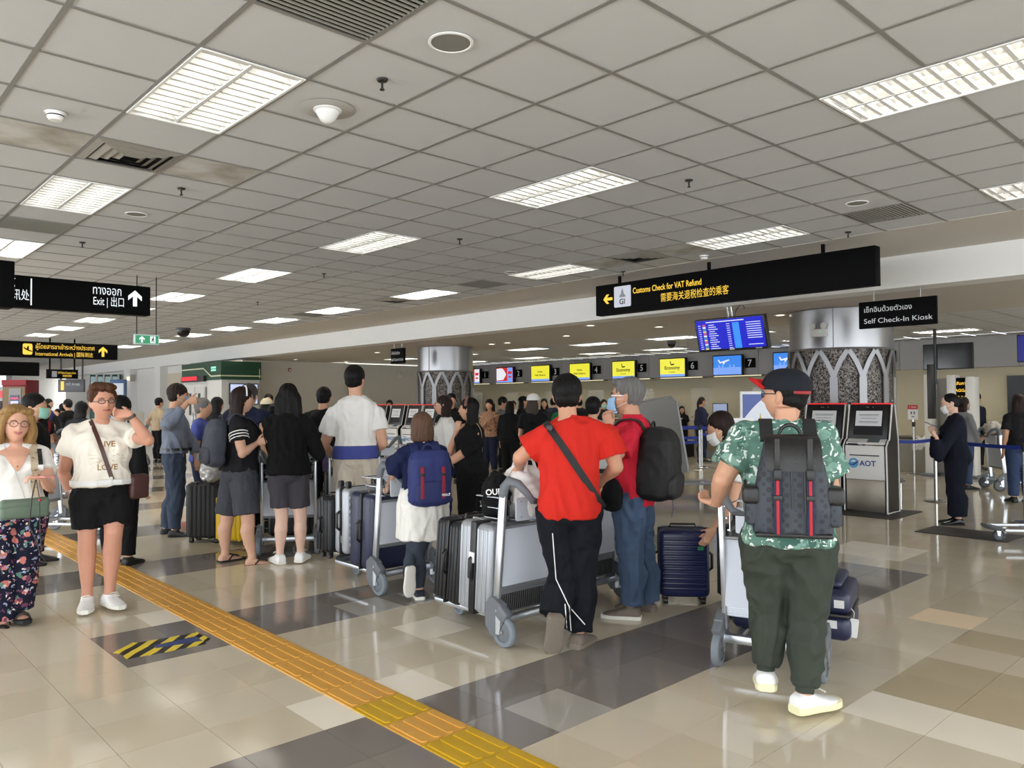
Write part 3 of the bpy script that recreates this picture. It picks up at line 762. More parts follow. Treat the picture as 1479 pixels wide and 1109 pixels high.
    def shoes(s, m, msole, ht=.018, name='shoe', off=.006, stripe=None):
        for k in 'LR':
            mb = MB(); s.footmesh(mb, k, off)
            an, x, d, u = s.foot_frame(k); H = s.H
            mb.loft([(an-u*(.02*H), x, d, .026*H, .032*H), (an+u*(.004*H), x, d, .0255*H, .030*H)], 14, 2.2)
            if s.q < 3:
                me = remesh(mb, .006 if s.q == 1 else .01, name, 2); shift(me, s.base); o = obj(name, me, m, s.root, ang=180)
            else: o = obj(name, mb, m, s.root, off=s.base)
            b = MB(); s.footmesh(b, k, off+.004, sole=True, z0=-.004, z1=ht); obj('sole', b, msole, o, off=s.base)
            if s.q == 1 and stripe is not None:
                for t in (.30, .37, .44):
                    b = MB(); c = an+d*(.152*H*(t-.02))+u*(-.047*H+(.058-.035*(t-.25)/.25*.6)*H+off*1.2)
                    b.tube([c-x*.016*H, c+u*.004, c+x*.016*H], .004, 6); obj('lace', b, stripe, o, off=s.base)
    def hair(s, m, parts, wr=.004, vox=None, name='hair', sm=3, streak=26):
        """parts: ('e', centre, radii) ellipsoids or ('s', [(centre, rx, ry)...]) lofts in head coordinates (metres, x right, y face, z up)"""
        mb = MB(); k = s.hk
        for p in parts:
            if p[0] == 'e': mb.ball((0, 0, 0), tuple(x*k for x in p[2]), 22, 14, s.HM @ Matrix.Translation(V(p[1])*k))
            else:
                mb.loft([(s.HM @ (V(c)*k), s.hx, s.hyv, rx*k, ry*k) for c, rx, ry in p[1]], 18, 2.2)
        me = remesh(mb, vox or {1: .0065, 2: .010, 3: .014}[s.q], name, sm)
        if wr:
            me.update(); nm = [v.normal.copy() for v in me.vertices]; iv = s.HM.inverted()
            for v, n in zip(me.vertices, nm):
                q_ = iv @ v.co; a = math.atan2(q_.y+.012, q_.x)
                v.co += n*(wr*(noise.noise(V((math.cos(a)*streak*.16, math.sin(a)*streak*.16, q_.z*5+s.seed)))*1.1+noise.noise(V((a*streak*.5, q_.z*14, s.seed)))*.7))
        s.garm[name] = (list(V(v.co) for v in me.vertices), [tuple(p.vertices) for p in me.polygons])
        shift(me, s.base); return obj(name, me, m, s.root, ang=180)
    def bvh(s, *names):
        vs, fs = [], []
        for n in names:
            a, b = s.garm[n]; o = len(vs); vs += a; fs += [tuple(i+o for i in f) for f in b]
        return BVHTree.FromPolygons(vs, fs)
    def wrap(s, bv, c, ua, va, a0, a1, n=28, off=.004, R=1.2, skip=.5):
        """points and normals where rays from all round meet the clothes in the plane (c, ua, va)"""
        P, N = [], []; ua = V(ua).normalized(); va = V(va).normalized()
        for i in range(n+1):
            a = lerp(a0, a1, i/n); d = ua*math.cos(a)+va*math.sin(a)
            h = bv.ray_cast(V(c)+d*R, -d)
            if h[0] is None or (h[0]-V(c)).length > skip: continue
            P.append(h[0]+d*off); N.append(d)
        if len(P) > 4:
            for _ in range(2): P = [P[0]]+[(P[i-1]+P[i]*2+P[i+1])/4 for i in range(1, len(P)-1)]+[P[-1]]
        return P, N
    def strap(s, name, m, bv, c, ua, va, a0, a1, w=.03, t=.004, off=.004, parent=None, n=28, skip=.5):
        P, N = s.wrap(bv, c, ua, va, a0, a1, n, off, skip=skip)
        if len(P) < 3: return None
        b = MB(); b.ribbon(P, N, w, t); return obj(name, b, m, parent or s.root, off=s.base)
    def on_head(s, b): return b
    def hp(s, x, y, z): return s.HM @ (V((x, y, z))*s.hk)
    def face_bits(s, brow=(70, 50, 38), lips=(176, 96, 88), eyes=True, smile=False, iris=(70, 60, 50)):
        k = s.hk; bw = mat('white_of_eye', (232, 228, 222), .25); 
        for sg in (-1, 1):
            if eyes:
                b = MB(); b.ball(tuple(s.hp(sg*.031, .0725, .0095)), .0102*k, 12, 8); e = obj('eye', b, bw, s.root, off=s.base)
                b = MB(); b.ball(tuple(s.hp(sg*.031, .0778, .0095)), .0062*k, 10, 6); obj('iris', b, mat('iris_%d' % iris[0], iris, .15), e, off=s.base)
                b = MB(); b.tube([s.hp(sg*.018, .0835, .0135), s.hp(sg*.026, .0865, .0195), s.hp(sg*.036, .0855, .0185), s.hp(sg*.046, .079, .0125)], .0034*k, 6); obj('eyelid', b, s.skin, s.root, off=s.base)
            b = MB(); b.tube([s.hp(sg*.014, .0945, .027), s.hp(sg*.028, .0955, .0325), s.hp(sg*.041, .088, .031), s.hp(sg*.052, .077, .025)], [.003*k, .0036*k, .003*k, .0015*k], 7); obj('eyebrow', b, mat('brow_%d' % brow[0], brow, .7), s.root, off=s.base)
        up = .006 if smile else 0
        L = mat('lips_%d' % lips[0], lips, .4)
        if smile:
            b = MB(); b.tube([s.hp(x, .0935-abs(x)*.45, -.055+abs(x)*.22) for x in (-.022, -.012, 0, .012, .022)], [.002*k, .005*k, .0058*k, .005*k, .002*k], 8); obj('teeth', b, mat('teeth', (238, 234, 226), .25), s.root, off=s.base)
        for dz, r in ((-.0505, .0032), (-.0605 if smile else -.0565, .0040)):
            b = MB(); b.tube([s.hp(x, .0985-abs(x)*.5, dz+abs(x)*(.35 if smile else .05)+(.0 if dz > -.055 else abs(x)*.12)) for x in (-.026, -.014, 0, .014, .026)], [.0012*k, r*k, r*1.1*k, r*k, .0012*k], 8); obj('lip', b, L, s.root, off=s.base)
    def glasses(s, m, r=.021, lens=True, squash=.8):
        k = s.hk; t = None
        for sg in (-1, 1):
            b = MB(); b.tube([s.hp(sg*.031+r*1.05*math.cos(a), .097-.010*abs(math.cos(a)) if math.cos(a)*sg > 0 else .099, .008+r*squash*math.sin(a)) for a in [2*math.pi*i/18 for i in range(19)]], .0026*k, 6); o = obj('spectacle_rim', b, m, s.root, off=s.base)
            if lens:
                b = MB(); b.add([s.hp(sg*.031+r*math.cos(a), .097-.006*abs(math.cos(a)) if math.cos(a)*sg > 0 else .098, .008+r*squash*math.sin(a)) for a in [2*math.pi*i/18 for i in range(18)]], [tuple(range(18))]); obj('lens', b, glass('lens', (225, 232, 235), .03, .3), o, off=s.base)
            b = MB(); b.tube([s.hp(sg*(.031+r), .090, .010), s.hp(sg*.073, .055, .011), s.hp(sg*.079, -.01, .012)], .0024*k, 6); obj('temple_arm', b, m, s.root, off=s.base)
        b = MB(); b.tube([s.hp(-.010, .099, .012), s.hp(0, .103, .014), s.hp(.010, .099, .012)], .0017*k, 6); obj('spectacle_bridge', b, m, s.root, off=s.base)
    def mask(s, m):
        """surgical mask over nose and chin with ear loops"""
        vs, fs = [], []; n, r = 12, 8
        for i in range(r+1):
            z = lerp(.0-.008, -.108, i/r)
            for q_ in range(n+1):
                a = lerp(-1.15, 1.15, q_/n); bul = .108+.012*math.sin(math.pi*i/r)-.014*(i/r)**3+(.010*math.exp(-(a/.25)**2)*(1 if i < 4 else .3))
                vs.append(s.hp(.073*math.sin(a)*(1-.12*(i/r)**2), bul*math.cos(a*.86)*.98+.004*(i % 2), z+.012*(abs(a)/1.15)**2*(1 if i < r/2 else 1.8)))
        for i in range(r):
            for q_ in range(n): a = i*(n+1)+q_; fs.append((a, a+1, a+n+2, a+n+1))
        b = MB(); b.add(vs, fs); o = obj('face_mask', b, m, s.root, off=s.base, fix=False)
        for sg in (-1, 1):
            for z in (-.015, -.07):
                e = MB(); e.tube([s.hp(sg*.064, .05, z), s.hp(sg*.078, .0, z*.6), s.hp(sg*.082, -.02, z*.3+.012 if z > -.03 else -.03)], .0016*s.hk, 5); obj('ear_loop', e, MATS.get('loop') or mat('loop', (232, 232, 230), .7), o, off=s.base)
        return o
H_SHORT = [('e', (0, -.022, .036), (.082, .098, .096)), ('e', (0, -.040, -.012), (.074, .066, .062))]
H_FULL = [('e', (0, -.022, .042), (.090, .106, .100)), ('e', (0, -.040, -.008), (.080, .074, .070))]
def H_LONG(L, w=.1, back=-.055, dep_=.05): return [('e', (0, -.020, .040), (.088, .104, .098)), ('s', [((0, -.03, .06), .082, .08), ((0, -.04, 0), w*.95, .075), ((0, back, -.08), w, .06), ((0, back-.012, -L*.6), w*1.08, dep_), ((0, back-.016, -L*.9), w, dep_*.8), ((0, back-.016, -L), w*.7, dep_*.5)])]
H_BOB = [('e', (0, -.018, .038), (.090, .106, .102)), ('s', [((0, -.02, .05), .088, .09), ((0, -.028, 0), .098, .088), ((0, -.03, -.06), .102, .085), ((0, -.028, -.10), .098, .078), ((0, -.028, -.115), .088, .066)])]
H_CAPL = [('e', (0, -.022, .030), (.080, .092, .085)), ('s', [((0, -.045, .02), .078, .055), ((0, -.05, -.03), .095, .058), ((0, -.058, -.10), .10, .055), ((0, -.066, -.24), .105, .05), ((0, -.07, -.34), .07, .03)])]
H_BUN = H_SHORT+[('e', (0, -.118, .0), (.038, .036, .038))]
# ------------------------------------------------------------------ bags
def rloft(rows, n=20, p=3.2):
    """rows: (x, y, z, rx, ry) stacked horizontal super-ellipse sections"""
    b = MB(); b.loft([(V((x, y, z)), V((1, 0, 0)), V((0, 1, 0)), rx, ry) for x, y, z, rx, ry in rows], n, p); return b
def place_mb(mb, M): mb.v = [tuple(M @ V(p)) for p in mb.v]; return mb
def bag_frame(p, dy, z, tilt=0, x=0):
    """matrix at the back of person p: x right, y forwards, z up"""
    o = p.T(x, dy, z); ax = (p.T(x+.01, dy, z)-o).normalized(); az = (p.T(x, dy, z+.05)-p.T(x, dy, z)).normalized(); ay = az.cross(ax)
    az = (az*math.cos(tilt)+ay*math.sin(tilt)).normalized(); ay = az.cross(ax)
    return Matrix(((ax.x, ay.x, az.x, o.x), (ax.y, ay.y, az.y, o.y), (ax.z, ay.z, az.z, o.z), (0, 0, 0, 1)))
def backpack(p, label, m, w, h, d, z, bv, m2=None, dy=-.08, tilt=0, strap_w=.05, name='backpack', sx=.062, top=.82, pk=(.36, .62), mstrap=None, x=0):
    """soft pack on a person's back: body, pocket, zips, handle and two shoulder straps"""
    M = bag_frame(p, dy, z, tilt, x); org = M.translation.copy(); t = thing(name, label, 'backpack', org); m2 = m2 or m; ms = mstrap or m2
    rows = []
    for u in (0, .03, .1, .3, .5, .7, .85, .94, .985, 1):
        e = min(1, (u/.1)**.5 if u < .1 else 1)*(max(.12, 1-((u-.72)/.30)**3*1.0) if u > .72 else 1)
        bul = 1-.25*abs(u-.38)
        rows.append((0, -d/2*bul, -h/2+u*h, w/2*(.55+.45*e)*(1-.10*max(0, u-.5)), d/2*bul*(.4+.6*e)))
    mb = place_mb(rloft(rows), M); me = remesh(mb, .010, 'bag_body', 3); wrinkle(me, .006, 8, (1, 1, 1), int(h*100)); 
    t['bvh'] = 0
    del t['bvh']
    shift(me, org); obj('bag_body', me, m, t, ang=180)
    rows = [(0, -d*.90, -h/2+h*(.05+pk[0]*u), w/2*.82*(1-.35*(2*u-1)**6), d*.16*(1-.5*(2*u-1)**6)) for u in (0, .04, .2, .5, .8, .96, 1)]
    mb = place_mb(rloft(rows), M); me = remesh(mb, .010, 'front_pocket', 3); shift(me, org); obj('front_pocket', me, m2, t, ang=180)
    b = MB(); b.tube([M @ V((w/2*.86*math.cos(a), -d*.55, h*.02+h*.40*max(0, math.sin(a))**.8)) for a in [math.pi*k/16 for k in range(17)]], .0045, 6); obj('zip', b, m_blk, t, off=org)
    b = MB(); b.tube([M @ V((.045*math.cos(a), -d*.25, h*.48+.05*math.sin(a))) for a in [math.pi*k/8 for k in range(9)]], .008, 7); obj('carry_loop', b, ms, t, off=org)
    for sg in (-1, 1):
        P, N = p.wrap(bv, p.T(sg*sx, 0, .70), p.fd, p.ud, -1.0, 2.35, 30, .006)
        if len(P) > 3:
            b = MB(); b.ribbon(P, N, strap_w, .010); obj('shoulder_strap', b, ms, t, off=org)
    return t, M, org
def bagpart(t, M, org, name, mb, m, ang=40): return obj(name, place_mb(mb, M), m, t, off=org, ang=ang)
def crossbody(p, label, m, bv, side, x, z, y, size, tilt=0, strapw=.02, shoulder=None, name='shoulder_bag', mb_=None, rz=0):
    """bag on a strap that runs from the opposite shoulder; side = +1 strap over the left shoulder to the right hip"""
    o = p.T(x, y, z); t = thing(name, label, 'bag', o)
    b = MB(); b.box((0, 0, 0), size, r=min(size)*.3, seg=3, rz=p.face-math.pi/2+rz); obj('bag_body', b, m, t)
    b = MB(); b.box((0, 0, size[2]*.22), (size[0]*1.02, size[1]*1.04, size[2]*.5), r=min(size)*.3, seg=3, rz=p.face-math.pi/2+rz); obj('flap', b, mb_ or m, t)
    c = p.T(0, 0, .69); ua = (p.T(x, 0, z)-p.T(-side*.06, 0, .83)); va = p.fd
    P, N = p.wrap(bv, c, ua, va, 0.0, 2*math.pi, 56, .004)
    if len(P) > 4: b = MB(); b.ribbon(P, N, strapw, .004); obj('strap', b, mb_ or m, t, off=o)
    return t
def phone(o, ax, ay, label, size=(.074, .152, .009), m=None):
    ax, ay = V(ax).normalized(), V(ay).normalized(); az = ax.cross(ay).normalized(); ay = az.cross(ax)
    M = Matrix(((ax.x, ay.x, az.x, 0), (ax.y, ay.y, az.y, 0), (ax.z, ay.z, az.z, 0), (0, 0, 0, 1)))
    t = thing('mobile_phone', label, 'phone', o); b = MB(); b.rpanel((0, 0, 0), size, .012, 'z', 4, M); obj('phone_case', b, m or m_blk, t)
    b = MB(); b.rpanel((0, 0, size[2]/2+.0006), (size[0]*.93, size[1]*.95, .001), .01, 'z', 4, M); obj('phone_screen', b, mat('phone_glass', (12, 14, 18), .05), t); return t
def print_on(p, name, bv, lines, m, org, xd, yd, parent=None, size=.05, fit=None):
    """flat lettering pressed on to the cloth: glyphs dropped on the garment along the view normal"""
    xd, yd = V(xd).normalized(), V(yd).normalized(); n = xd.cross(yd)
    for i, tx in enumerate(lines):
        vs, fs = text_geo(tx, size, .02*size, 'CENTER'); b = MB(); pts = []
        for q in vs:
            w_ = V(org)+xd*q.x+yd*(q.y-i*size*1.5); h = bv.ray_cast(w_+n*.4, -n); pts.append(h[0]+n*.003 if h[0] is not None else w_)
        b.add(pts, fs); obj(name, b, m, parent or p.root, off=p.base, fix=False)
def cap(p, m, mb_, brim, back=False, brim_m=None, r=.100):
    """baseball cap: crown, brim, button; back=True leaves the strap opening"""
    k = 1; vs = []
    b = MB(); n, mm = 28, 10; vv, ff = [], []
    for i in range(mm+1):
        t = math.pi/2*i/mm
        for q in range(n):
            a = 2*math.pi*q/n; vv.append(p.hp(r*math.sin(t)**.8*math.cos(a), -.012+(r*1.18)*math.sin(t)**.8*math.sin(a), .038+.098*math.cos(t)-.006*(i == mm)))
    for i in range(mm):
        for q in range(n): ff.append((i*n+q, i*n+(q+1) % n, (i+1)*n+(q+1) % n, (i+1)*n+q))
    ff = [f for f in ff if not (back and False)]
    b.add(vv, ff); o = obj('cap_crown', b, m, p.root, off=p.base)
    b = MB(); P = []
    for i in range(13):
        a = lerp(-1.05, 1.05, i/12); x = math.sin(a)*r*.95
        P.append((x, -.012+r*1.16*math.cos(a), .036)); 
    tipv = [(x*1.0, y+brim*math.cos(x/r*1.15)**.6 if abs(x/r*1.15) < 1.5 else y, z+(.05 if back else .004)-abs(x)*.12) for x, y, z in P]
    V1 = [p.hp(*q) for q in P]+[p.hp(*q) for q in tipv]+[p.hp(q[0], q[1], q[2]-.005) for q in P]+[p.hp(q[0], q[1], q[2]-.005) for q in tipv]
    F = []
    for i in range(12): F += [(i, i+1, 14+i, 13+i), (26+i, 39+i, 40+i, 27+i), (13+i, 14+i, 40+i, 39+i)]
    b.add(V1, F); obj('cap_brim', b, brim_m or m, o, off=p.base)
    b = MB(); b.ball(tuple(p.hp(0, -.012, .137)), .008, 8, 6); obj('cap_button', b, mb_, o, off=p.base)
    return o
# ------------------------------------------------------------------ foreground people
hb = hairmat('hair_black', (15, 13, 13)); hbr = hairmat('hair_dark_brown', (38, 26, 22)); hgr = hairmat('hair_grey', (112, 110, 108)); hbl = hairmat('hair_blonde', (150, 118, 74)); hau = hairmat('hair_auburn', (76, 48, 32))
m_wt = fabric('cotton_white', (236, 234, 230)); m_cream = fabric('cotton_cream', (238, 232, 220)); m_black = fabric('cotton_black', (17, 17, 19)); m_jet = fabric('knit_black', (9, 9, 10))
m_wsh = mat('shoe_white', (236, 236, 236), .5, bump=.1, bscale=80); m_sole = mat('sole_white', (228, 226, 218), .6); m_bsh = mat('shoe_black', (26, 25, 26), .5); m_bsole = mat('sole_black', (20, 20, 20), .7)
m_dgrey = fabric('charcoal', (58, 58, 64)); m_navy = fabric('navy_cloth', (28, 36, 66)); rad = math.radians
FAIR, TAN, MID = (218, 168, 144), (196, 146, 112), (206, 158, 128)

# blonde woman, cut by the left edge
p = Person('person', 'smiling blonde woman in white V-neck top and floral trousers', atz(20, 899, 0), 1.53, rad(354), fem=True, w=1.22, hs=1.17, belly=.03, head=(.10, .02, -.08), skin=FAIR,
           j={'elL': (72, 702, .02), 'wrL': (62, 690, -.22), 'elR': (-40, 700, .05), 'wrR': (-40, 770, -.05), 'anR': (4, 898, -.08), 'anL': (27, 880, .02)})
p.body(curl=(.75, .4), hd=(RT*-.4+UP*.1-FW*.5, None), hn=(UP, None))
bvP = None
def vneck(p, m, **k): return p.top(m, **k)
p.top(m_wt, hem=.51, slv=.27, ease=.016, send=.02, neck=.79)
bv0 = p.bvh('shirt'); p.garm['body'] = ([V(q.co)+p.base for q in p.bo.data.vertices], [tuple(q.vertices) for q in p.bo.data.polygons]); b = MB(); bv = p.bvh('shirt', 'body')
pts = [p.T(x, .02, z) for x, z in ((-.040, .835), (-.02, .785), (0, .735), (.02, .785), (.040, .835))]
vs = []
for i in range(9):
    for q in range(7):
        u, v_ = i/8, q/6; z = lerp(.815, .715, u); x = (v_-.5)*.12*(1-u)**.8; w_ = p.T(x, .3, z); h = bv.ray_cast(w_, -p.fd)
        vs.append((h[0]+p.fd*(.006+.012*math.exp(-((z-.79)/.018)**2))) if h[0] is not None else p.T(x, .045, z))
b.add(vs, [(i*7+q, i*7+q+1, (i+1)*7+q+1, (i+1)*7+q) for i in range(8) for q in range(6)]); obj('neckline_skin', b, p.skin, p.root, off=p.base, fix=False)
b = MB(); b.ball(tuple(vs[6*7+3]+p.fd*.003), .006, 8, 6); obj('pendant', b, mat('gold', (214, 170, 90), .25, 1), p.root, off=p.base)
p.legs(blobs('floral_cloth', (24, 26, 46), [((196, 120, 110), 13, .30, 0.3, (1, 1, 1)), ((92, 130, 120), 17, .27, 1.7, (1.4, 1, .7)), ((150, 160, 190), 21, .25, 2.9, (1, 1, 1)), ((226, 196, 190), 15, .20, 4.1, (1, 1.3, 1)), ((110, 60, 90), 19, .27, 5.3, (.7, 1, 1.4)), ((232, 226, 222), 24, .17, 6.2, (1, 1, 1))], 10), t1=.97, ease=.022, end=.035, waist=.56)
for k in 'LR':
    b = MB(); p.footmesh(b, k, .010, sole=True, z0=-.004, z1=.03); o = obj('sandal_sole', b, m_bsole, p.root, off=p.base)
    an, x, d, u = p.foot_frame(k)
    for t, w_ in ((.62, .042), (.1, .03)):
        b = MB(); c = an+d*(p.H*.152*(t-.24)); P_ = [c+x*(math.cos(a)*.048)+u*(-.047*p.H+.012+math.sin(a)*(.052 if t > .3 else .075)) for a in [math.pi*i/10 for i in range(11)]]
        b.tube(P_, .010 if t > .3 else .006, 6, flat=1.8 if t > .3 else 1); obj('sandal_strap', b, m_bsh, o, off=p.base)
p.hair(hbl, [('e', (0, -.034, .052), (.094, .104, .094)), ('e', (-.045, .045, .095), (.045, .04, .028)), ('e', (.04, .04, .10), (.05, .045, .03)), ('s', [((-.06, -.01, .07), .045, .07), ((-.088, -.01, .0), .034, .07), ((-.096, -.012, -.06), .038, .066), ((-.09, -.015, -.12), .034, .055)]), ('s', [((.06, -.01, .07), .045, .07), ((.09, -.01, .0), .036, .07), ((.102, -.012, -.06), .042, .066), ((.10, -.015, -.125), .036, .055)]), ('s', [((0, -.06, .04), .085, .06), ((0, -.065, -.05), .09, .055), ((0, -.06, -.12), .08, .05)])], wr=.008)
p.face_bits(brow=(150, 118, 84), lips=(190, 96, 96), smile=True, iris=(90, 110, 120)); p.glasses(mat('spectacles_brown', (120, 74, 54), .35), .022, squash=.88)
t = crossbody(p, 'sage green crossbody bag at the hip of the blonde woman', mat('leather_sage', (92, 110, 94), .5, var=.1), bv, -1, -.03, .545, .105, (.30, .075, .14), strapw=.001, name='shoulder_bag', rz=.1)
o = p.T(-.075, .06, .70); t = thing('camera_strap', 'beige patterned camera strap over shoulder of the blonde woman', 'strap', o)
P, N = p.wrap(bv, p.T(-.070, 0, .70), p.fd, p.ud, -1.15, 1.9, 34, .006); b = MB(); b.ribbon(P, N, .05, .004)
obj('strap_band', b, blobs('woven_strap', (188, 172, 146), [((140, 118, 96), 22, .26, .2, (1, 1, 1)), ((216, 204, 184), 40, .2, 1.1, (1, 1, 1))], 10), t, off=o)
b = MB(); b.ribbon([q+p.rd*-.036+V((0, 0, .004)) for q in P[16:28]], N[16:28], .028, .006); obj('black_webbing', b, m_blk, t, off=o)
b = MB(); q = P[16]+p.rd*-.036; b.box(tuple(q), (.035, .012, .04), r=.004, rz=p.face-math.pi/2); obj('buckle', b, m_wsh, t, off=o)
c0_ = pd(52, 690, p.D-.24); b = MB(); b.tube([c0_, pd(46, 720, p.D-.24), pd(42, 760, p.D-.22), pd(52, 780, p.D-.22), pd(58, 800, p.D-.22), pd(68, 814, p.D-.22)], .0045, 6); b.tube([c0_, pd(57, 720, p.D-.24), pd(58, 770, p.D-.22), pd(60, 795, p.D-.22)], .0035, 6)
o = obj('lanyard_cord', b, m_blk, off=c0_); o.location = c0_; tag(o, 'thin black beaded cord dangling from the hand of blonde woman', 'cord')
b = MB(); b.ball(tuple(pd(58, 722, p.D-.25)-c0_), .011, 8, 6); obj('bead', b, mat('bead_red', (170, 40, 50), .3), o)
bv = bv0
phone(pd(66, 688, p.D-.30), RT*-.5-FW*.6, RT*1+UP*.05, 'phone held flat in the hand of the blonde woman', m=mat('pink_case', (206, 120, 110), .4))

# woman in white tee and black shorts
p = Person('person', 'woman in white slogan tee and black shorts touching her ear', atz(146, 879, 0), 1.70, rad(350), fem=True, w=1.16, hs=1.13, belly=.03, head=(.16, .03, .05), skin=(205, 150, 126),
           j={'shL': (188, 628), 'elL': (214, 636, -.08), 'wrL': (187, 598, -.16), 'shR': (104, 628), 'elR': (92, 683, .02), 'wrR': (103, 716, -.08), 'anR': (126, 862, -.02), 'anL': (158, 858, .02), 'knR': (126, 772, -.05), 'knL': (164, 768, -.05)}, toes=(.15, .0))
p.body(curl=(1.15, .35), hd=(RT*-.95+UP*.05, UP*-1+RT*.25), hn=(RT*-.3-UP*.3+FW*.6, RT*.7+FW*.7))
p.legs(fabric('shorts_black', (20, 20, 22)), 'shorts', t1=.40, ease=.016, end=.016, waist=.60)
p.top(m_cream, hem=.56, slv=.24, ease=.022, send=.016, flare=.012, wr=.009, sc=7)
bv = p.bvh('shirt'); gold = mat('gold_print', (150, 112, 58), .4)
print_on(p, 'lettering', bv, ['LIVE', '', 'LOVE'], gold, p.T(-.012, .12, .735), -p.rd, p.ud, size=.058)
b = MB(); rr = random.Random(3)
for i in range(46):                                          # fine printed fern sprays around the slogan
    a = rr.uniform(0, 6.28); r0 = rr.uniform(.02, .07); r1 = r0+rr.uniform(.02, .06); P_ = []
    for r_ in (r0, r1):
        w_ = p.T(-.012, .3, .69)-p.rd*(r_*math.cos(a)*1.2)+p.ud*(r_*math.sin(a)); h = bv.ray_cast(w_, -p.fd)
        if h[0] is not None: P_.append(h[0]+p.fd*.002)
    if len(P_) == 2: b.tube(P_, .0012, 4)
obj('fern_print', b, mat('pale_gold_print', (206, 190, 156), .5), p.root, off=p.base)
for k_, off_ in (('R', 0), ('R', .016)):
    w_ = p.J['wr'+k_]; a_ = (p.J['wrR']-p.J['elR']).normalized(); x_, y_ = frame_of(a_); c = w_-a_*(.01+off_)
    b = MB(); b.tube([c+x_*(.033*math.cos(t_))+y_*(.033*math.sin(t_)) for t_ in [6.2832*i/16 for i in range(17)]], .0035, 6); obj('bangle', b, m_steel, p.root, off=p.base)
w_ = p.J['wrL']; a_ = (p.J['wrL']-p.J['elL']).normalized(); b = MB(); b.cyl(w_-a_*.035, w_-a_*.012, .034, .033, 16); obj('wristwatch', b, mat('watch_brown', (84, 66, 58), .5), p.root, off=p.base)
P, N = p.wrap(p.bvh('shorts', 'shirt'), p.T(0, 0, .575), p.rd, p.fd, 0, 6.2832, 40, .004); b = MB(); b.ribbon(P, N, .035, .004)
obj('belt', b, m_wsh, p.root, off=p.base)
b = MB(); q = p.bvh('shorts', 'shirt').ray_cast(p.T(-.02, .5, .578), -p.fd)[0]; b.box(tuple(q+p.fd*.012), (.17, .014, .045), r=.006, rz=p.face-math.pi/2); b.box(tuple(q+p.fd*.014), (.03, .02, .055), r=.004, rz=p.face-math.pi/2); obj('belt_buckle', b, mat('buckle_white', (222, 222, 220), .3), p.root, off=p.base)
p.shoes(m_wsh, m_sole, .03, 'sneaker', .008, m_sole)
p.hair(hau, [('e', (0, -.030, .052), (.088, .104, .096)), ('e', (0, -.045, -.008), (.078, .066, .066)), ('e', (-.02, .045, .105), (.07, .05, .035)), ('e', (.03, .03, .115), (.06, .05, .035)), ('e', (-.066, -.005, .05), (.03, .05, .05)), ('e', (.066, -.005, .05), (.03, .05, .05))], wr=.009)
p.face_bits(brow=(96, 66, 46), lips=(160, 92, 84), iris=(60, 70, 70)); p.glasses(m_blk, .021, squash=.62)
crossbody(p, 'dark brown leather crossbody bag of woman in slogan tee', mat('leather_brown', (72, 40, 36), .42, var=.1), bv, 1, -.145, .545, .03, (.16, .075, .19), strapw=.03, rz=.5)

# man in grey-blue shirt shading his face
p = Person('person', 'man in grey-blue shirt with arm raised to his face', atz(252, 773, 0), 1.79, rad(70), w=1.02, head=(.1, -.05, 0), skin=MID,
           j={'shR': (242, 612, -.14), 'elR': (250, 598, -.34), 'wrR': (272, 580, -.22), 'anR': (252, 766, -.1), 'anL': (240, 764, .12), 'elL': (278, 640, .16), 'wrL': (283, 662, .12)})
p.J['elR'] = pd(246, 611, p.D-.42); p.J['wrR'] = pd(272, 580, p.D-.34)
p.body(curl=(.5, 1.1), hd=(None, RT*1+UP*.15))
p.top(fabric('shirt_grey_blue', (122, 130, 146), var=.05), hem=.55, slv=.82, ease=.018, send=.004, wr=.010, sc=7)
p.legs(fabric('jeans_slate', (62, 72, 90), bump=.35), 'jeans', t1=.97, ease=.014, end=.012, waist=.585, wr=.008)
P, N = p.wrap(p.bvh('jeans', 'shirt'), p.T(0, 0, .575), p.rd, p.fd, 0, 6.2832, 36, .004); b = MB(); b.ribbon(P, N, .035, .004); obj('belt', b, m_blk, p.root, off=p.base)
p.shoes(m_bsh, m_bsole, .02, 'shoe'); p.hair(hbr, H_FULL, wr=.006); p.face_bits(); p.mask(mat('mask_blue', (150, 190, 226), .8))

# girl with grey backpack
p = Person('person', 'long-haired person in dark tee, grey shorts and black flip-flops', atz(346, 812, 0), 1.72, rad(88), fem=True, w=1.12, head=(-.15, -.06, 0), skin=(208, 164, 140),
           j={'shR': (341, 610, -.10), 'elR': (350, 655, -.2), 'wrR': (371, 640, -.06), 'anL': (325, 800, .05), 'anR': (364, 806, -.10), 'knL': (328, 748, .06), 'knR': (358, 748, -.10)})
p.body(curl=(.5, .9), hd=(None, RT+UP*.3)); p.legs(fabric('shorts_grey', (66, 68, 76)), 'shorts', t1=.44, ease=.03, end=.03, waist=.59, wr=.007)
p.top(fabric('tee_black_sport', (28, 28, 32)), hem=.53, slv=.30, ease=.020, send=.02, wr=.008)
bv = p.bvh('shirt'); a_, c_ = p.J['shR'], p.J['elR']
for i in range(3):
    c = lerp(a_, c_, .36+.09*i); x_, y_ = frame_of(c_-a_); b = MB(); R_ = .034*p.H+.032; b.tube([c+x_*(R_*math.cos(t_))+y_*(R_*math.sin(t_)) for t_ in [6.2832*q/20 for q in range(21)]], .006, 5); obj('white_stripe', b, m_wt, p.root, off=p.base)
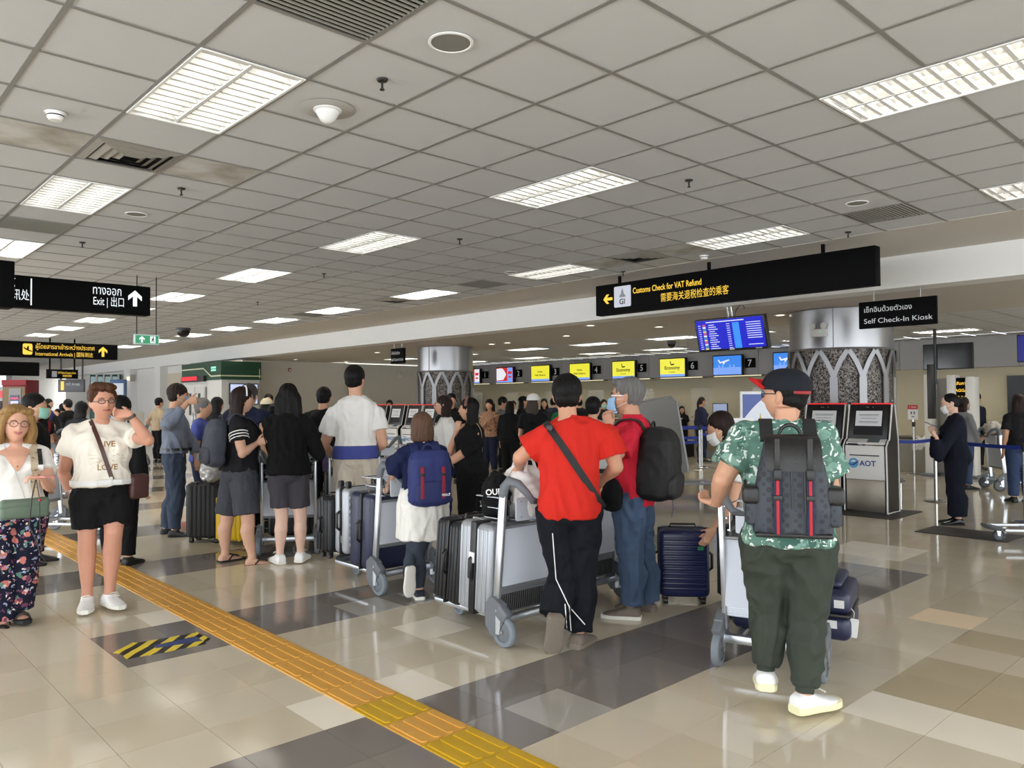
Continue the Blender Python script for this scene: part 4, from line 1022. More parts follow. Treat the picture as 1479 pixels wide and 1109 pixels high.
for k in 'LR':
    b = MB(); p.footmesh(b, k, .012, sole=True, z0=-.004, z1=.024); o = obj('flip_flop', b, m_bsole, p.root, off=p.base); an, x, d, u = p.foot_frame(k); f0 = an-u*(.047*p.H-.02)
    for sg in (-1, 1): b = MB(); b.tube([f0+x*(sg*.040)+d*.02+u*.005, f0+x*(sg*.034)+d*.07+u*.05, f0+d*.125+u*.035, f0+d*.15+u*.02], .008, 6, flat=1.4); obj('thong_strap', b, m_bsh, o, off=p.base)
p.hair(hbr, H_LONG(.46, .105, -.06, .055), wr=.007); b = MB(); b.tube([p.hp(.088*math.cos(a), .01, .045+.098*math.sin(a)) for a in [math.pi*i/14 for i in range(15)]], .007, 7, flat=1.5); obj('hairband', b, m_wsh, p.root, off=p.base)
t, M, org = backpack(p, 'slate grey backpack on the person in grey shorts', mat('pack_slate', (58, 62, 74), .75, bump=.2, bscale=200), .30, .46, .19, .685, bv, mat('pack_slate_dark', (50, 53, 64), .75), dy=-.085, x=-.02, tilt=.08)
b = MB(); b.lathe([(0, .001), (.028, .001), (.03, .003), (.034, .003), (.034, 0)], 20); bagpart(t, M, org, 'round_badge', place_mb(b, Matrix.Translation((-.05, -.222, -.14)) @ Matrix.Rotation(math.pi/2, 4, 'X')), mat('badge_grey', (86, 90, 102), .6))

# woman with long black hair, seen from behind
p = Person('person', 'woman in black knit with long black hair, white sneakers', atz(416, 814, 0), 1.75, rad(150), fem=True, w=.98, skin=(222, 186, 168),
           j={'anL': (404, 801, 0), 'anR': (434, 798, .05), 'knL': (407, 748), 'knR': (434, 748), 'elL': (396, 655, .1), 'elR': (460, 655, .1), 'wrL': (410, 640, .3), 'wrR': (452, 640, .3)}, toes=(.25, .1))
p.body(); p.legs(fabric('shorts_charcoal', (64, 62, 68)), 'shorts', t1=.36, ease=.012, end=.016, waist=.58); p.top(m_jet, 'jumper', hem=.50, slv=.92, ease=.030, send=.006, flare=.02, wr=.008)
p.shoes(m_wsh, m_sole, .028, 'sneaker', .008, m_sole); p.hair(hb, H_LONG(.46, .125, -.06, .06), wr=.009)

# tall man in white tee
p = Person('person', 'tall man in white tee and beige shorts seen from behind', atz(514, 797, 0), 1.95, rad(148), w=1.04, skin=(214, 164, 136), head=(-.5, .06, 0),
           j={'elL': (468, 645, .05), 'wrL': (488, 662, .25), 'elR': (553, 640, .05), 'wrR': (545, 650, .2), 'anL': (489, 786, .0), 'shL': (482, 600), 'shR': (543, 598)})
p.body(); p.legs(fabric('shorts_beige', (212, 202, 186)), 'shorts', t1=.40, ease=.018, end=.016, waist=.60, wr=.006)
p.top(m_wt, hem=.54, slv=.27, ease=.022, send=.03, wr=.008)
p.cloth('blue_hem_band', fabric('cloth_blue', (72, 82, 150)), lambda mb: p.torso(mb, .505, .575, .046, .004), .003)
p.shoes(mat('shoe_dark_canvas', (40, 40, 42), .7), m_sole, .03, 'sneaker', .008); p.hair(hb, H_FULL, wr=.006)

# girl with navy backpack
p = Person('person', 'short-haired girl in navy top and white lace skirt on one foot', atz(611, 864, 0), 1.47, rad(160), fem=True, w=1.06, skin=(216, 176, 156), head=(.05, .06, 0),
           j={'anR': (606, 852, .0), 'knR': (602, 800, .03), 'anL': (588, 825, -.10), 'knL': (598, 794, .10), 'elL': (570, 678, .12), 'wrL': (562, 700, .3), 'elR': (640, 690, .15), 'wrR': (630, 700, .3)}, raise_=(1.45, .05))
p.body(); p.legs(fabric('leggings_slate', (62, 68, 80)), 'leggings', t1=.97, ease=.006, end=.003, waist=.55)
p.cloth('lace_skirt', blobs('white_lace', (238, 236, 230), [((214, 212, 206), 90, .35, .3, (1, 1, 1.5))], 30), lambda mb: p.torso(mb, .33, .60, .045, .035), .007, 10)
p.top(fabric('navy_top', (24, 32, 66)), 'blouse', hem=.57, slv=.42, ease=.024, send=.05, wr=.009); bv = p.bvh('blouse')
p.shoes(mat('shoe_navy', (28, 32, 46), .6), m_sole, .026, 'sneaker', .006); p.hair(hairmat('hair_brown', (92, 68, 54)), H_BOB, wr=.005)
t, M, org = backpack(p, 'navy backpack with dark red webbing straps on lace skirt girl', mat('pack_navy', (34, 46, 104), .7, bump=.2, bscale=220), .34, .44, .17, .665, bv, mat('pack_navy_pocket', (30, 40, 92), .7), dy=-.075, pk=(.42, .6), strap_w=.06)
mr = mat('webbing_red', (134, 28, 50), .7)
b = MB(); b.loft([(V((0, -.085-.03*math.sin(i/6*1.5), .20-.135*(i/6)**1.5)), V((1, 0, 0)), V((0, .25, 1)).normalized(), .145+.012*(i > 0), .012) for i in range(7)], 14, 4); me = None; bagpart(t, M, org, 'flap', b, MATS['pack_navy'], 180)
for x in (-.085, .085):
    b = MB(); b.box((x, -.178, -.03), (.028, .008, .24), r=.003); b.box((x, -.166, .07), (.03, .014, .05), r=.003, rx=.2); bagpart(t, M, org, 'webbing', b, mr)
    b = MB(); b.box((x, -.184, .035), (.036, .012, .022), r=.003); bagpart(t, M, org, 'buckle', b, m_blk)
b = MB(); b.lathe([(0, .004), (.024, .004), (.026, 0)], 18); bagpart(t, M, org, 'round_badge', place_mb(b, Matrix.Translation((.045, -.132, .13)) @ Matrix.Rotation(1.2, 4, 'X')), mat('badge_gold', (226, 176, 70), .4))
b = MB(); b.lathe([(0, .006), (.013, .006), (.014, .004)], 14); bagpart(t, M, org, 'badge_centre', place_mb(b, Matrix.Translation((.048, -.132, .13)) @ Matrix.Rotation(1.2, 4, 'X')), mat('badge_cream', (240, 226, 200), .4))
b = MB(); b.box((.09, -.186, -.12), (.05, .002, .006)); b.box((.10, -.186, -.13), (.06, .002, .004)); b.box((.128, -.184, -.118), (.012, .002, .012)); bagpart(t, M, org, 'small_print', b, m_wsh)

# woman in black tee with hairband, hand at chin
p = Person('person', 'woman in black dress with headband, hand on her chin', atz(682, 792, 0), 1.60, rad(212), fem=True, w=1.24, belly=.03, skin=(206, 158, 130), head=(.05, .05, 0),
           j={'shL': (690, 640, -.12), 'elL': (655, 664, -.14), 'wrL': (632, 668, -.02), 'shR': (676, 634, .14), 'elR': (648, 658, .06), 'wrR': (660, 622, .02)})
p.body(curl=(.5, 1.1), hd=(None, UP+RT*.15)); p.legs(m_jet, t1=.97, ease=.03, end=.03, waist=.6); p.top(m_black, 'dress_top', hem=.44, slv=.30, ease=.016, send=.014, wr=.006)
p.shoes(m_bsh, m_bsole); p.hair(hb, H_LONG(.24, .098, -.05, .06), wr=.006); p.face_bits(lips=(150, 80, 76))
b = MB(); b.tube([p.hp(.092*math.cos(a), .008, .042+.100*math.sin(a)) for a in [math.pi*i/14 for i in range(15)]], .010, 7, flat=1.7); obj('hairband', b, blobs('band_print', (128, 92, 86), [((60, 44, 44), 60, .3, .2, (1, 1, 1))], 10), p.root, off=p.base)
p.strap('gold_chain', mat('chain_gold', (176, 150, 110), .4, .6), p.bvh('dress_top'), p.T(-.03, -.01, .70), -p.fd, p.ud, -.6, 1.7, w=.008)
# woman in white tee with lanyard
p = Person('person', 'woman in white tee with black lanyard and shoulder-length hair', atz(644, 760, 0), 1.64, rad(232), fem=True, w=1.08, skin=(208, 160, 134), head=(-.05, .08, 0), j={'wrL': (632, 690, 0), 'elL': (655, 672, -.12)})
p.body(); p.legs(m_navy, waist=.6); p.top(m_wt, hem=.5, slv=.3, ease=.02, send=.02, wr=.008); p.shoes(m_bsh, m_bsole); p.hair(hbr, H_LONG(.16, .1, -.04, .07), wr=.006); p.face_bits(); p.glasses(m_steel, .02)
bv = p.bvh('shirt'); p.strap('lanyard', m_blk, bv, p.T(-.03, 0, .72), p.fd, p.ud, -.7, 1.6, w=.014)
print_on(p, 'lettering', bv, ['~~~~', '~~~'], mat('print_coral', (226, 150, 120), .6), p.T(.0, .12, .73), -p.rd, p.ud, size=.03)

# man in red tee with black sling strap
p = Person('person', 'man in orange-red tee and black track trousers pushing a trolley', atz(824, 937, 0), 1.73, rad(139), w=1.02, lean=.10, skin=(204, 152, 124), head=(-.12, -.06, 0),
           j={'shL': (788, 632), 'elL': (751, 660, .10), 'wrL': (750, 674, .30), 'shR': (876, 628), 'elR': (890, 674, .06), 'wrR': (872, 692, .24), 'anR': (836, 915, .05), 'knR': (840, 832, .06), 'anL': (799, 893, -.10), 'knL': (812, 830, .04)}, raise_=(1.15, .05), toes=(0, .35))
p.body(curl=(.6, .6), hd=(UP*-.55+FW*.8-RT*.25, None), hn=(UP*-1, None)); m_trk = fabric('track_black', (19, 21, 28)); p.legs(m_trk, 'track_trousers', t1=.955, ease=.024, end=.028, waist=.60, wr=.009)
p.top(fabric('tee_red', (204, 44, 34), var=.04), hem=.485, slv=.31, ease=.020, send=.030, wr=.010, sc=7); bv = p.bvh('shirt')
b = MB(); q = p.bvh('track_trousers')
def side_line(p, bv, a, bq, name, off=0, n=14, mm=None, w=.006):
    P, N = [], []
    for i in range(n+1):
        o = lerp(V(a), V(bq), i/n); d = (o-CAM).normalized(); h = bv.ray_cast(CAM, d)
        if h[0] is not None: P.append(h[0]-d*.004); N.append(-d)
    if len(P) > 2: b = MB(); b.ribbon(P, N, w, .003); obj(name, b, mm or m_wsh, p.root, off=p.base)
for a, c in (((798, 770), (803, 836)), ((803, 836), (822, 876)), ((822, 876), (845, 902)), ((816, 872), (819, 910)), ((822, 874), (825, 914))): side_line(p, q, pd(*a, p.D), pd(*c, p.D), 'piping')
mb_ = mat('shoe_brown', (116, 104, 94), .7, bump=.3, bscale=70); p.shoes(mb_, mat('sole_taupe', (128, 118, 106), .7, bump=.8, bscale=45), .03, 'shoe', .010, m_sole); p.hair(hb, H_FULL, wr=.006)
o = p.T(.02, -.08, .72); t = thing('sling_strap', 'black sling strap across the back of the red tee man', 'strap', o); c = p.T(0, 0, .70)
P, N = p.wrap(bv, c, p.T(.13, 0, .56)-p.T(-.055, 0, .84), p.fd, math.pi, 2*math.pi, 40, .005); b = MB(); b.ribbon(P, N, .045, .005); obj('strap_band', b, mat('webbing_black', (30, 30, 32), .7), t, off=o)
b = MB(); k_ = max(1, len(P)//7); b.box(tuple(P[k_]+N[k_]*.01), (.05, .018, .04), r=.005); obj('buckle', b, m_blk, t, off=o)

# man in red polo with mask
p = Person('person', 'grey-haired man in red polo holding his blue face mask', atz(915, 888, 0), 1.72, rad(202), w=1.06, skin=(200, 150, 122), head=(.12, .04, 0),
           j={'shL': (908, 632, -.15), 'elL': (886, 662, -.26), 'wrL': (880, 618, -.24), 'shR': (905, 628, .16), 'wrR': (866, 690, .1), 'anL': (912, 877, -.10), 'anR': (936, 872, .12), 'knL': (910, 806, -.08), 'knR': (928, 804, .12)})
p.body(curl=(1.0, .5), hd=(UP-RT*.2, None), hn=(-RT*.5+FW, None)); p.legs(fabric('jeans_blue', (72, 90, 116), bump=.4, var=.2), 'jeans', t1=.965, ease=.022, end=.026, waist=.58, wr=.010)
p.top(fabric('polo_red', (206, 40, 60), var=.05), 'polo', hem=.47, slv=.33, ease=.020, send=.025, wr=.009); bv = p.bvh('polo')
p.cloth('collar', fabric('polo_red', (206, 40, 60)), lambda mb: p.torso(mb, .825, .856, .012, .012), .001)
p.shoes(mb_, m_sole, .028, 'shoe', .010, m_bsh); p.hair(hgr, [('e', (0, -.024, .046), (.088, .106, .098)), ('e', (0, -.045, -.002), (.078, .068, .066)), ('e', (0, .05, .10), (.06, .05, .03))], wr=.009); p.face_bits(brow=(90, 88, 86)); p.glasses(m_steel, .02); p.mask(MATS['mask_blue'])
t, M, org = backpack(p, 'large black backpack on the grey-haired man in red polo', mat('pack_black', (14, 14, 16), .7, bump=.25, bscale=160), .42, .52, .30, .655, bv, mat('pack_black_pocket', (26, 26, 29), .6), dy=-.035, tilt=-.10, mstrap=mat('webbing_black', (30, 30, 32), .7))
for z, y in ((.10, -.262), (-.02, -.27)): b = MB(); b.tube([(-.10, y, z-.05), (-.11, y-.004, z)], .004, 5); bagpart(t, M, org, 'zip_pull', b, m_steel)
b = MB(); b.tube([(-.05, -.27, -.22), (-.05, -.285, -.30), (-.045, -.28, -.36)], .004, 5); bagpart(t, M, org, 'dangling_cord', b, MATS['badge_grey'])

# man in green leaf-print shirt with black cap
p = Person('person', 'man in green leaf-print shirt, olive joggers and black cap', atz(1141, 1030, 0), 1.71, rad(123), w=1.16, skin=(206, 156, 128), head=(1.0, .05, 0),
           j={'shL': (1075, 634), 'shR': (1184, 634), 'elL': (1044, 692, .04), 'wrL': (1035, 727, .24), 'elR': (1198, 706, .03), 'wrR': (1184, 746, .22), 'anL': (1106, 970, .12), 'knL': (1110, 878, .14), 'anR': (1162, 1003, -.02), 'knR': (1166, 892, .05)}, raise_=(.12, 0), toes=(-.2, .75))
p.body(curl=(.8, .5), hd=(FW*.9-RT*.38+UP*.05, None), hn=(UP*-1, None)); p.legs(fabric('joggers_olive', (58, 64, 56), var=.06), 'joggers', t1=.93, ease=.026, end=-.004, waist=.585, wr=.010)
for k in 'LR': p.cloth('ribbed_cuff', fabric('joggers_olive', (58, 64, 56)), lambda mb: mb.tube([lerp(p.J['kn'+k], p.J['an'+k], t_) for t_ in (.80, .9, .98)], [.048, .046, .046], 14), .002)
leaf = blobs('leaf_print', (92, 128, 116), [((126, 162, 148), 8, .40, .4, (1, 1, 1.8)), ((70, 104, 94), 9, .36, 1.9, (1.8, 1.3, .7)), ((110, 146, 132), 13, .30, 2.6, (1, 1.5, 2.6)), ((222, 232, 224), 13, .25, 3.1, (2.6, 2, .7)), ((232, 238, 232), 16, .22, 4.6, (.8, 1, 2.8)), ((226, 234, 228), 24, .17, 5.6, (1.6, 2.2, .8))], 10, edge=.012)
p.top(leaf, hem=.50, slv=.33, ease=.024, send=.032, wr=.009, sc=7); bv = p.bvh('shirt')
p.cloth('collar', leaf, lambda mb: p.torso(mb, .822, .856, .014, .010), .001)
p.shoes(m_wsh, mat('sole_cream', (232, 228, 186), .5), .036, 'sneaker', .012, m_sole); p.hair(hb, H_SHORT, wr=.004); p.glasses(m_blk, .021)
o = cap(p, fabric('cap_black', (30, 33, 40)), m_blk, .075, True, fabric('brim_red', (212, 42, 44)), r=.102)
b = MB(); b.tube([p.hp(.075*math.cos(a), -.012+.112*math.sin(a), .024) for a in [math.pi*(1.2+.6*i/10) for i in range(11)]], .010, 6, flat=.5); obj('cap_strap', b, mat('strap_dark_red', (150, 40, 44), .6), o, off=p.base)
# his designer rucksack
gm = bpy.data.materials.new('canvas_lattice'); nt, N_, L_, bs = nodes(gm); tc = N_.new('ShaderNodeTexCoord'); mp = N_.new('ShaderNodeMapping'); mp.inputs['Rotation'].default_value = (0, .785, 0); mp.inputs['Scale'].default_value = (30, 30, 30)
ck = N_.new('ShaderNodeTexVoronoi'); ck.inputs['Randomness'].default_value = 0; ck.inputs['Scale'].default_value = 1; cr = N_.new('ShaderNodeValToRGB'); cr.color_ramp.elements[0].position = .34; cr.color_ramp.elements[0].color = lin((34, 37, 43)); cr.color_ramp.elements[1].position = .44; cr.color_ramp.elements[1].color = lin((52, 57, 67))
L_.new(tc.outputs['Object'], mp.inputs[0]); L_.new(mp.outputs[0], ck.inputs[0]); L_.new(ck.outputs['Distance'], cr.inputs[0]); L_.new(cr.outputs[0], bs.inputs['Base Color']); bs.inputs['Roughness'].default_value = .6
lea = mat('leather_black', (22, 21, 21), .42, bump=.15, bscale=180); redw = mat('web_red', (176, 34, 44), .7); navw = mat('web_navy', (26, 30, 58), .7)
M = bag_frame(p, -.085, .672, 0); org = M.translation.copy(); t = thing('backpack', 'patterned canvas rucksack with leather flap and red striped straps', 'backpack', org)
rows = [(0, -.085, z, w_, d_) for z, w_, d_ in ((-.215, .16, .06), (-.205, .178, .082), (-.10, .178, .088), (.02, .165, .085), (.12, .142, .078), (.20, .122, .068), (.235, .112, .058), (.24, .10, .05))]
me = remesh(place_mb(rloft(rows, 24, 4), M), .009, 'bag_body', 2); wrinkle(me, .007, 9, (1, 1, .5), 5); shift(me, org); obj('bag_body', me, gm, t, ang=180)
b = MB(); b.box((0, -.09, -.213), (.345, .165, .022), r=.01); bagpart(t, M, org, 'base_band', b, lea)
b = MB(); b.loft([(V((0, y, z)), V((1, 0, 0)), V((0, a, b_)).normalized(), w_, .006) for y, z, a, b_, w_ in ((-.03, .245, 1, 0, .105), (-.09, .256, 1, .1, .117), (-.145, .236, 1, .9, .122), (-.172, .19, .2, 1, .127), (-.182, .13, .1, 1, .128), (-.184, .10, .1, 1, .120), (-.184, .092, .1, 1, .10))], 14, 6); bagpart(t, M, org, 'flap', b, lea)
for x in (-.072, .072):
    b = MB(); b.box((x, -.1885, .165), (.024, .008, .15), r=.002); bagpart(t, M, org, 'flap_strap', b, lea)
    b = MB(); b.box((x, -.192, .072), (.034, .016, .05), r=.004); bagpart(t, M, org, 'clip_buckle', b, m_blk)
    b = MB(); b.box((x, -.186, -.08), (.034, .006, .25), r=.001); bagpart(t, M, org, 'webbing', b, navw)
    b = MB(); b.box((x, -.1895, -.08), (.013, .004, .25), r=.001); bagpart(t, M, org, 'red_stripe', b, redw)
    b = MB(); b.box((x, -.192, -.035), (.04, .010, .024), r=.003); bagpart(t, M, org, 'slider', b, m_blk)
for sg in (-1, 1):
    b = MB(); b.box((sg*.178, -.085, -.09), (.075, .12, .17), r=.02, seg=3); bagpart(t, M, org, 'side_pocket', b, gm)
    b = MB(); b.box((sg*.186, -.09, -.03), (.082, .135, .085), r=.018, seg=3); bagpart(t, M, org, 'pocket_flap', b, lea)
    P, N = p.wrap(bv, p.T(sg*.060, 0, .70), p.fd, p.ud, -1.0, 2.2, 30, .006); b = MB(); b.ribbon(P, N, .062, .012); obj('shoulder_strap', b, mat('webbing_black', (30, 30, 32), .7), t, off=org)
    b = MB(); b.tube([(sg*.17, -.02, -.19), (sg*.20, .02, -.10), (sg*.205, .08, .02)], .012, 6, flat=.35); bagpart(t, M, org, 'lower_strap', b, MATS['webbing_black'])
b = MB(); b.tube([(.05*math.cos(a), -.03, .245+.055*math.sin(a)) for a in [math.pi*k/10 for k in range(11)]], .009, 7); bagpart(t, M, org, 'carry_loop', b, lea)
for x, l in ((-.012, .17), (.045, .19)): b = MB(); b.tube([(x, -.19, .085), (x+.004, -.195, .085-l)], .004, 5); bagpart(t, M, org, 'draw_cord', b, m_blk)
# ------------------------------------------------------------------ people further back
COLS = {}
def cl(n, c):
    return fabric('cloth_'+n, c)
C_ = {k: cl(k, v) for k, v in dict(black=(18, 18, 20), navy=(30, 36, 58), blue=(34, 66, 150), grey=(120, 122, 124), lgrey=(176, 176, 172), maroon=(120, 36, 44), beige=(188, 168, 140), pink=(210, 160, 150), green=(30, 110, 70),
      white=(226, 224, 220), jeans=(58, 74, 104), steel=(70, 84, 112), dark=(34, 34, 38), yellow=(200, 200, 60), suit=(20, 23, 36), brown=(110, 84, 66)).items()}
PAT = blobs('print_tan', (170, 130, 104), [((90, 64, 52), 16, .3, .4, (1, 1, 1)), ((214, 186, 156), 20, .24, 1.4, (1, 1, 1))], 10)
def extra(u, D, H, face, topm, botm, label, hair='S', hm=None, fem=False, w=1.05, slv=.32, hem=.50, head=(0, 0, 0), skin=(206, 158, 128), j=None, mask=None, capm=None, shorts=None, lean=0, q=3, ease=.02, group=None, dress=False, face_on=False, stance=.06, sit=0):
    b0 = pd(u, 700, D); p = Person('person', label, (b0.x, b0.y), H, rad(face), group, q, fem, w, lean, 0, sit, head, skin, stance, j)
    p.body(); p.legs(C_[botm] if isinstance(botm, str) else botm, 'trousers' if not shorts else 'shorts', t1=shorts or .97, ease=.018, end=.016, waist=.60, wr=.004)
    p.top(C_[topm] if isinstance(topm, str) else topm, hem=hem, slv=slv, ease=ease, send=.014, wr=.006)
    p.shoes(m_bsh, m_sole if shorts else m_bsole)
    hs = {'S': H_FULL, 'L': H_LONG(.34, .105, -.05, .055), 'C': H_CAPL, 'M': H_LONG(.16, .1, -.04, .065), 'B': H_BUN, 'P': H_SHORT+[('s', [((0, -.10, .04), .03, .03), ((0, -.13, -.02), .035, .03), ((0, -.125, -.14), .03, .025), ((0, -.115, -.22), .015, .015)])]}[hair]
    p.hair(hm or hb, hs, wr=.004)
    if capm: cap(p, capm, capm, .07)
    if mask: p.mask(mask)
    if face_on: p.face_bits()
    return p
mk_w = mat('mask_white', (232, 232, 232), .8); mk_m = mat('mask_mint', (150, 206, 190), .8)
# left crowd
extra(45, 7.7, 1.66, 52, 'black', 'black', 'black-haired man with mint mask behind the blonde woman', mask=mk_m, q=2, fem=False, slv=.95)
p = extra(48, 13, 1.62, 25, 'black', 'black', 'person in black tee with dark red backpack at far left', 'M', lean=.35, j={'wrR': (62, 640), 'elR': (60, 622)})
backpack(p, 'dark red backpack at the far left of the crowd', C_['maroon'], .28, .40, .14, .68, p.bvh('shirt'), dy=-.06)
extra(56, 15, 1.60, 300, 'black', 'black', 'woman in black with white mask beside brown bags', 'L', fem=True, mask=mk_w)
extra(68, 20, 1.70, 40, 'blue', 'dark', 'man in blue sweatshirt standing by the pale doorway', slv=.97)
extra(98, 19, 1.68, 215, 'black', 'black', 'man in black holding a paper under the grey sign', slv=.97, j={'elL': (90, 606), 'wrL': (84, 600)})
extra(90, 20, 1.58, 130, 'black', 'navy', 'short-haired person in black behind the brown bags')
extra(83, 22, 1.42, 320, 'yellow', 'dark', 'small worker in yellow vest at the left', w=1.1)
extra(116, 12.5, 1.60, 120, 'dark', 'black', 'person in charcoal jacket behind the slogan tee woman', 'M', slv=.97, w=1.2)
extra(172, 7.6, 1.63, 132, 'black', 'black', 'person in black hidden behind the woman in black shorts', q=2, slv=.95)
p = extra(228, 20.8, 1.72, 100, 'beige', 'black', 'man in beige shirt with hands on his hips', j={'elL': (212, 610), 'wrL': (222, 618)})
# queue behind the nearer travellers
extra(291, 10.3, 1.62, 60, 'blue', 'navy', 'grey-haired man in bright blue shirt', hm=hgr, q=2, face_on=False, head=(-.2, 0, 0))
extra(312, 13, 1.66, 110, 'black', 'black', 'dark-haired person behind the grey-haired man in blue', 'M')
p = extra(357, 9.4, 1.79, 118, 'navy', 'black', 'man in dark navy padded vest with cropped grey hair', hm=hairmat('hair_dark_grey', (66, 62, 60)), q=2, w=1.3, slv=.12, ease=.035, head=(.2, 0, 0))
extra(384, 14, 1.64, 130, 'lgrey', 'dark', 'person in cream sun hat among the queue', 'C', capm=cl('cream', (224, 212, 184)))
extra(388, 17, 1.76, 330, 'black', 'dark', 'dark-haired man facing the camera in the queue')
extra(396, 9.9, 1.55, 150, 'lgrey', 'navy', 'woman in pale grey sweater with thin strap', 'M', fem=True, slv=.95, w=1.2, q=2)
extra(408, 16, 1.70, 100, 'steel', 'dark', 'man in slate blue shirt looking down at a phone', head=(0, -.3, 0))
extra(417, 12, 1.58, 200, 'brown', 'dark', 'brown-haired woman beside the long black hair', 'M', hm=hbr, fem=True)
extra(467, 10.2, 1.76, 130, 'black', 'black', 'black-haired man in black between black knit and white tee', slv=.95, q=2, j={'elR': (470, 640, .1), 'wrR': (487, 662, .1)})
extra(563, 21.5, 1.62, 320, 'dark', 'dark', 'head of a man behind the far kiosks')
extra(652, 15, 1.72, 330, 'black', 'black', 'man standing behind the woman with lanyard')
# beside the counters
extra(708, 17, 1.62, 300, PAT, 'navy', 'woman in tan patterned blouse holding a bag', 'L', fem=True, hm=hbr, head=(0, -.2, 0), slv=.9, j={'wrL': (712, 612, -.2), 'wrR': (700, 612, -.2)})
extra(725, 17.4, 1.66, 45, 'grey', 'dark', 'man in grey tee looking down beside the patterned blouse', head=(0, -.3, 0))
extra(737, 16.2, 1.57, 120, 'black', 'black', 'woman all in black with black hair and white shoes', 'M', fem=True, w=1.25, slv=.95)
extra(742, 24, 1.58, 320, 'white', 'dark', 'small distant person in white before the counter')
extra(755, 18, 1.68, 60, 'black', 'black', 'man in black tee and black cap by the counters', 'C', capm=m_black)
p = extra(771, 12, 1.68, 128, 'black', 'black', 'long-haired woman in white baseball cap and black top', 'C', fem=True, hm=hairmat('hair_ash', (62, 52, 46)), q=2, j={'elL': (752, 628, 0), 'wrL': (760, 650, .2)}, head=(-.25, 0, 0))
cap(p, fabric('cap_white', (226, 224, 218)), m_wsh, .06, True)
backpack(p, 'black shoulder pack of the woman in white cap', m_black, .28, .34, .13, .62, p.bvh('shirt'), dy=-.06)
extra(787, 20, 1.64, 310, 'dark', 'dark', 'person in dark top behind the white cap', 'M', fem=True)
extra(800, 21, 1.66, 110, 'navy', 'dark', 'dark-haired person in navy at the counters')
extra(812, 17, 1.60, 120, 'green', 'black', 'woman in green top beside the red tee man', 'M', fem=True)
extra(857, 9, 1.60, 110, 'lgrey', 'dark', 'person in pale grey shirt between the two men in red', w=1.1, slv=.9)
extra(873, 21, 1.60, 320, 'dark', 'dark', 'distant person with green mask near the counters', mask=mk_m)
extra(838, 24, 1.62, 130, 'black', 'black', 'distant person in black at the counters behind the red tee')
extra(961, 20.5, 1.66, 60, 'pink', 'black', 'woman in pink top leaning on the counter', 'L', fem=True, slv=.1, lean=.2, j={'wrR': (975, 612, 0), 'elR': (968, 604, 0)})
extra(986, 23.2, 1.40, 310, 'black', 'black', 'clerk in black seated behind the counter', 'M', fem=True)
extra(1014, 20, 1.66, 60, 'navy', 'navy', 'clerk in navy with brown ponytail at the counter', 'P', hm=hbr, fem=True, slv=.95, mask=mk_w)
# girl bending over the navy suitcase
p = extra(1082, 5.75, 1.50, 228, 'white', 'jeans', 'brown-haired girl in white bending over the navy suitcase', 'C', hm=hbr, fem=True, w=.95, lean=.28, head=(0, -.35, 0), mask=mk_w, q=2, slv=.25, j={'elL': (1056, 733, -.15), 'wrL': (1032, 764, -.1), 'elR': (1050, 735, .05), 'wrR': (1026, 770, .05)})
p.hair(hairmat('hair_deep_brown', (34, 22, 18)), H_LONG(.15, .102, -.03, .08), wr=.006)
# right-hand side
p = Person('person', 'masked woman in dark suit looking at her phone', atz(1383, 757, 0), 1.63, rad(206), None, 2, True, 1.04, .03, 0, 0, (.05, -.30, 0), (218, 176, 152), .05,
           {'elL': (1356, 660, -.12), 'wrL': (1353, 632, -.10), 'elR': (1350, 655, .12), 'wrR': (1350, 628, .06)})
p.body(curl=(.7, .7), hd=(UP*.9-RT*.6, UP*.9-RT*.6), hn=(FW*.6-RT*.6, -FW*.6-RT*.6)); p.legs(C_['suit'], 'suit_trousers', t1=.95, ease=.026, end=.038, waist=.6, wr=.004); p.top(C_['suit'], 'suit_jacket', hem=.46, slv=.95, ease=.026, send=.008, wr=.006)
p.shoes(mat('patent_black', (16, 16, 17), .2), m_bsole); p.hair(hb, H_BUN, wr=.004); p.mask(mk_w); p.face_bits()
phone(pd(1345, 613, p.D-.02), FW*-.8+RT*-.3, RT*-.9+UP*.35, 'dark phone held up by the woman in dark suit')
extra(1392, 13.6, 1.60, 60, 'grey', 'jeans', 'woman with mask in grey top pushing the loaded trolley', 'M', hm=hbr, fem=True, mask=mk_w, slv=.6, j={'elR': (1412, 640, -.1), 'wrR': (1424, 628, -.1)})
extra(1411, 17.4, 1.70, 60, 'suit', 'black', 'officer in dark uniform with round black hair', slv=.95)
extra(1474, 11.8, 1.63, 125, blobs('stripe_black', (28, 28, 30), [((90, 90, 92), 26, .12, .2, (1.5, 1.5, .2))], 10), 'jeans', 'long-haired woman in thin-striped black top at right edge', 'L', hm=hbr, fem=True, q=2)
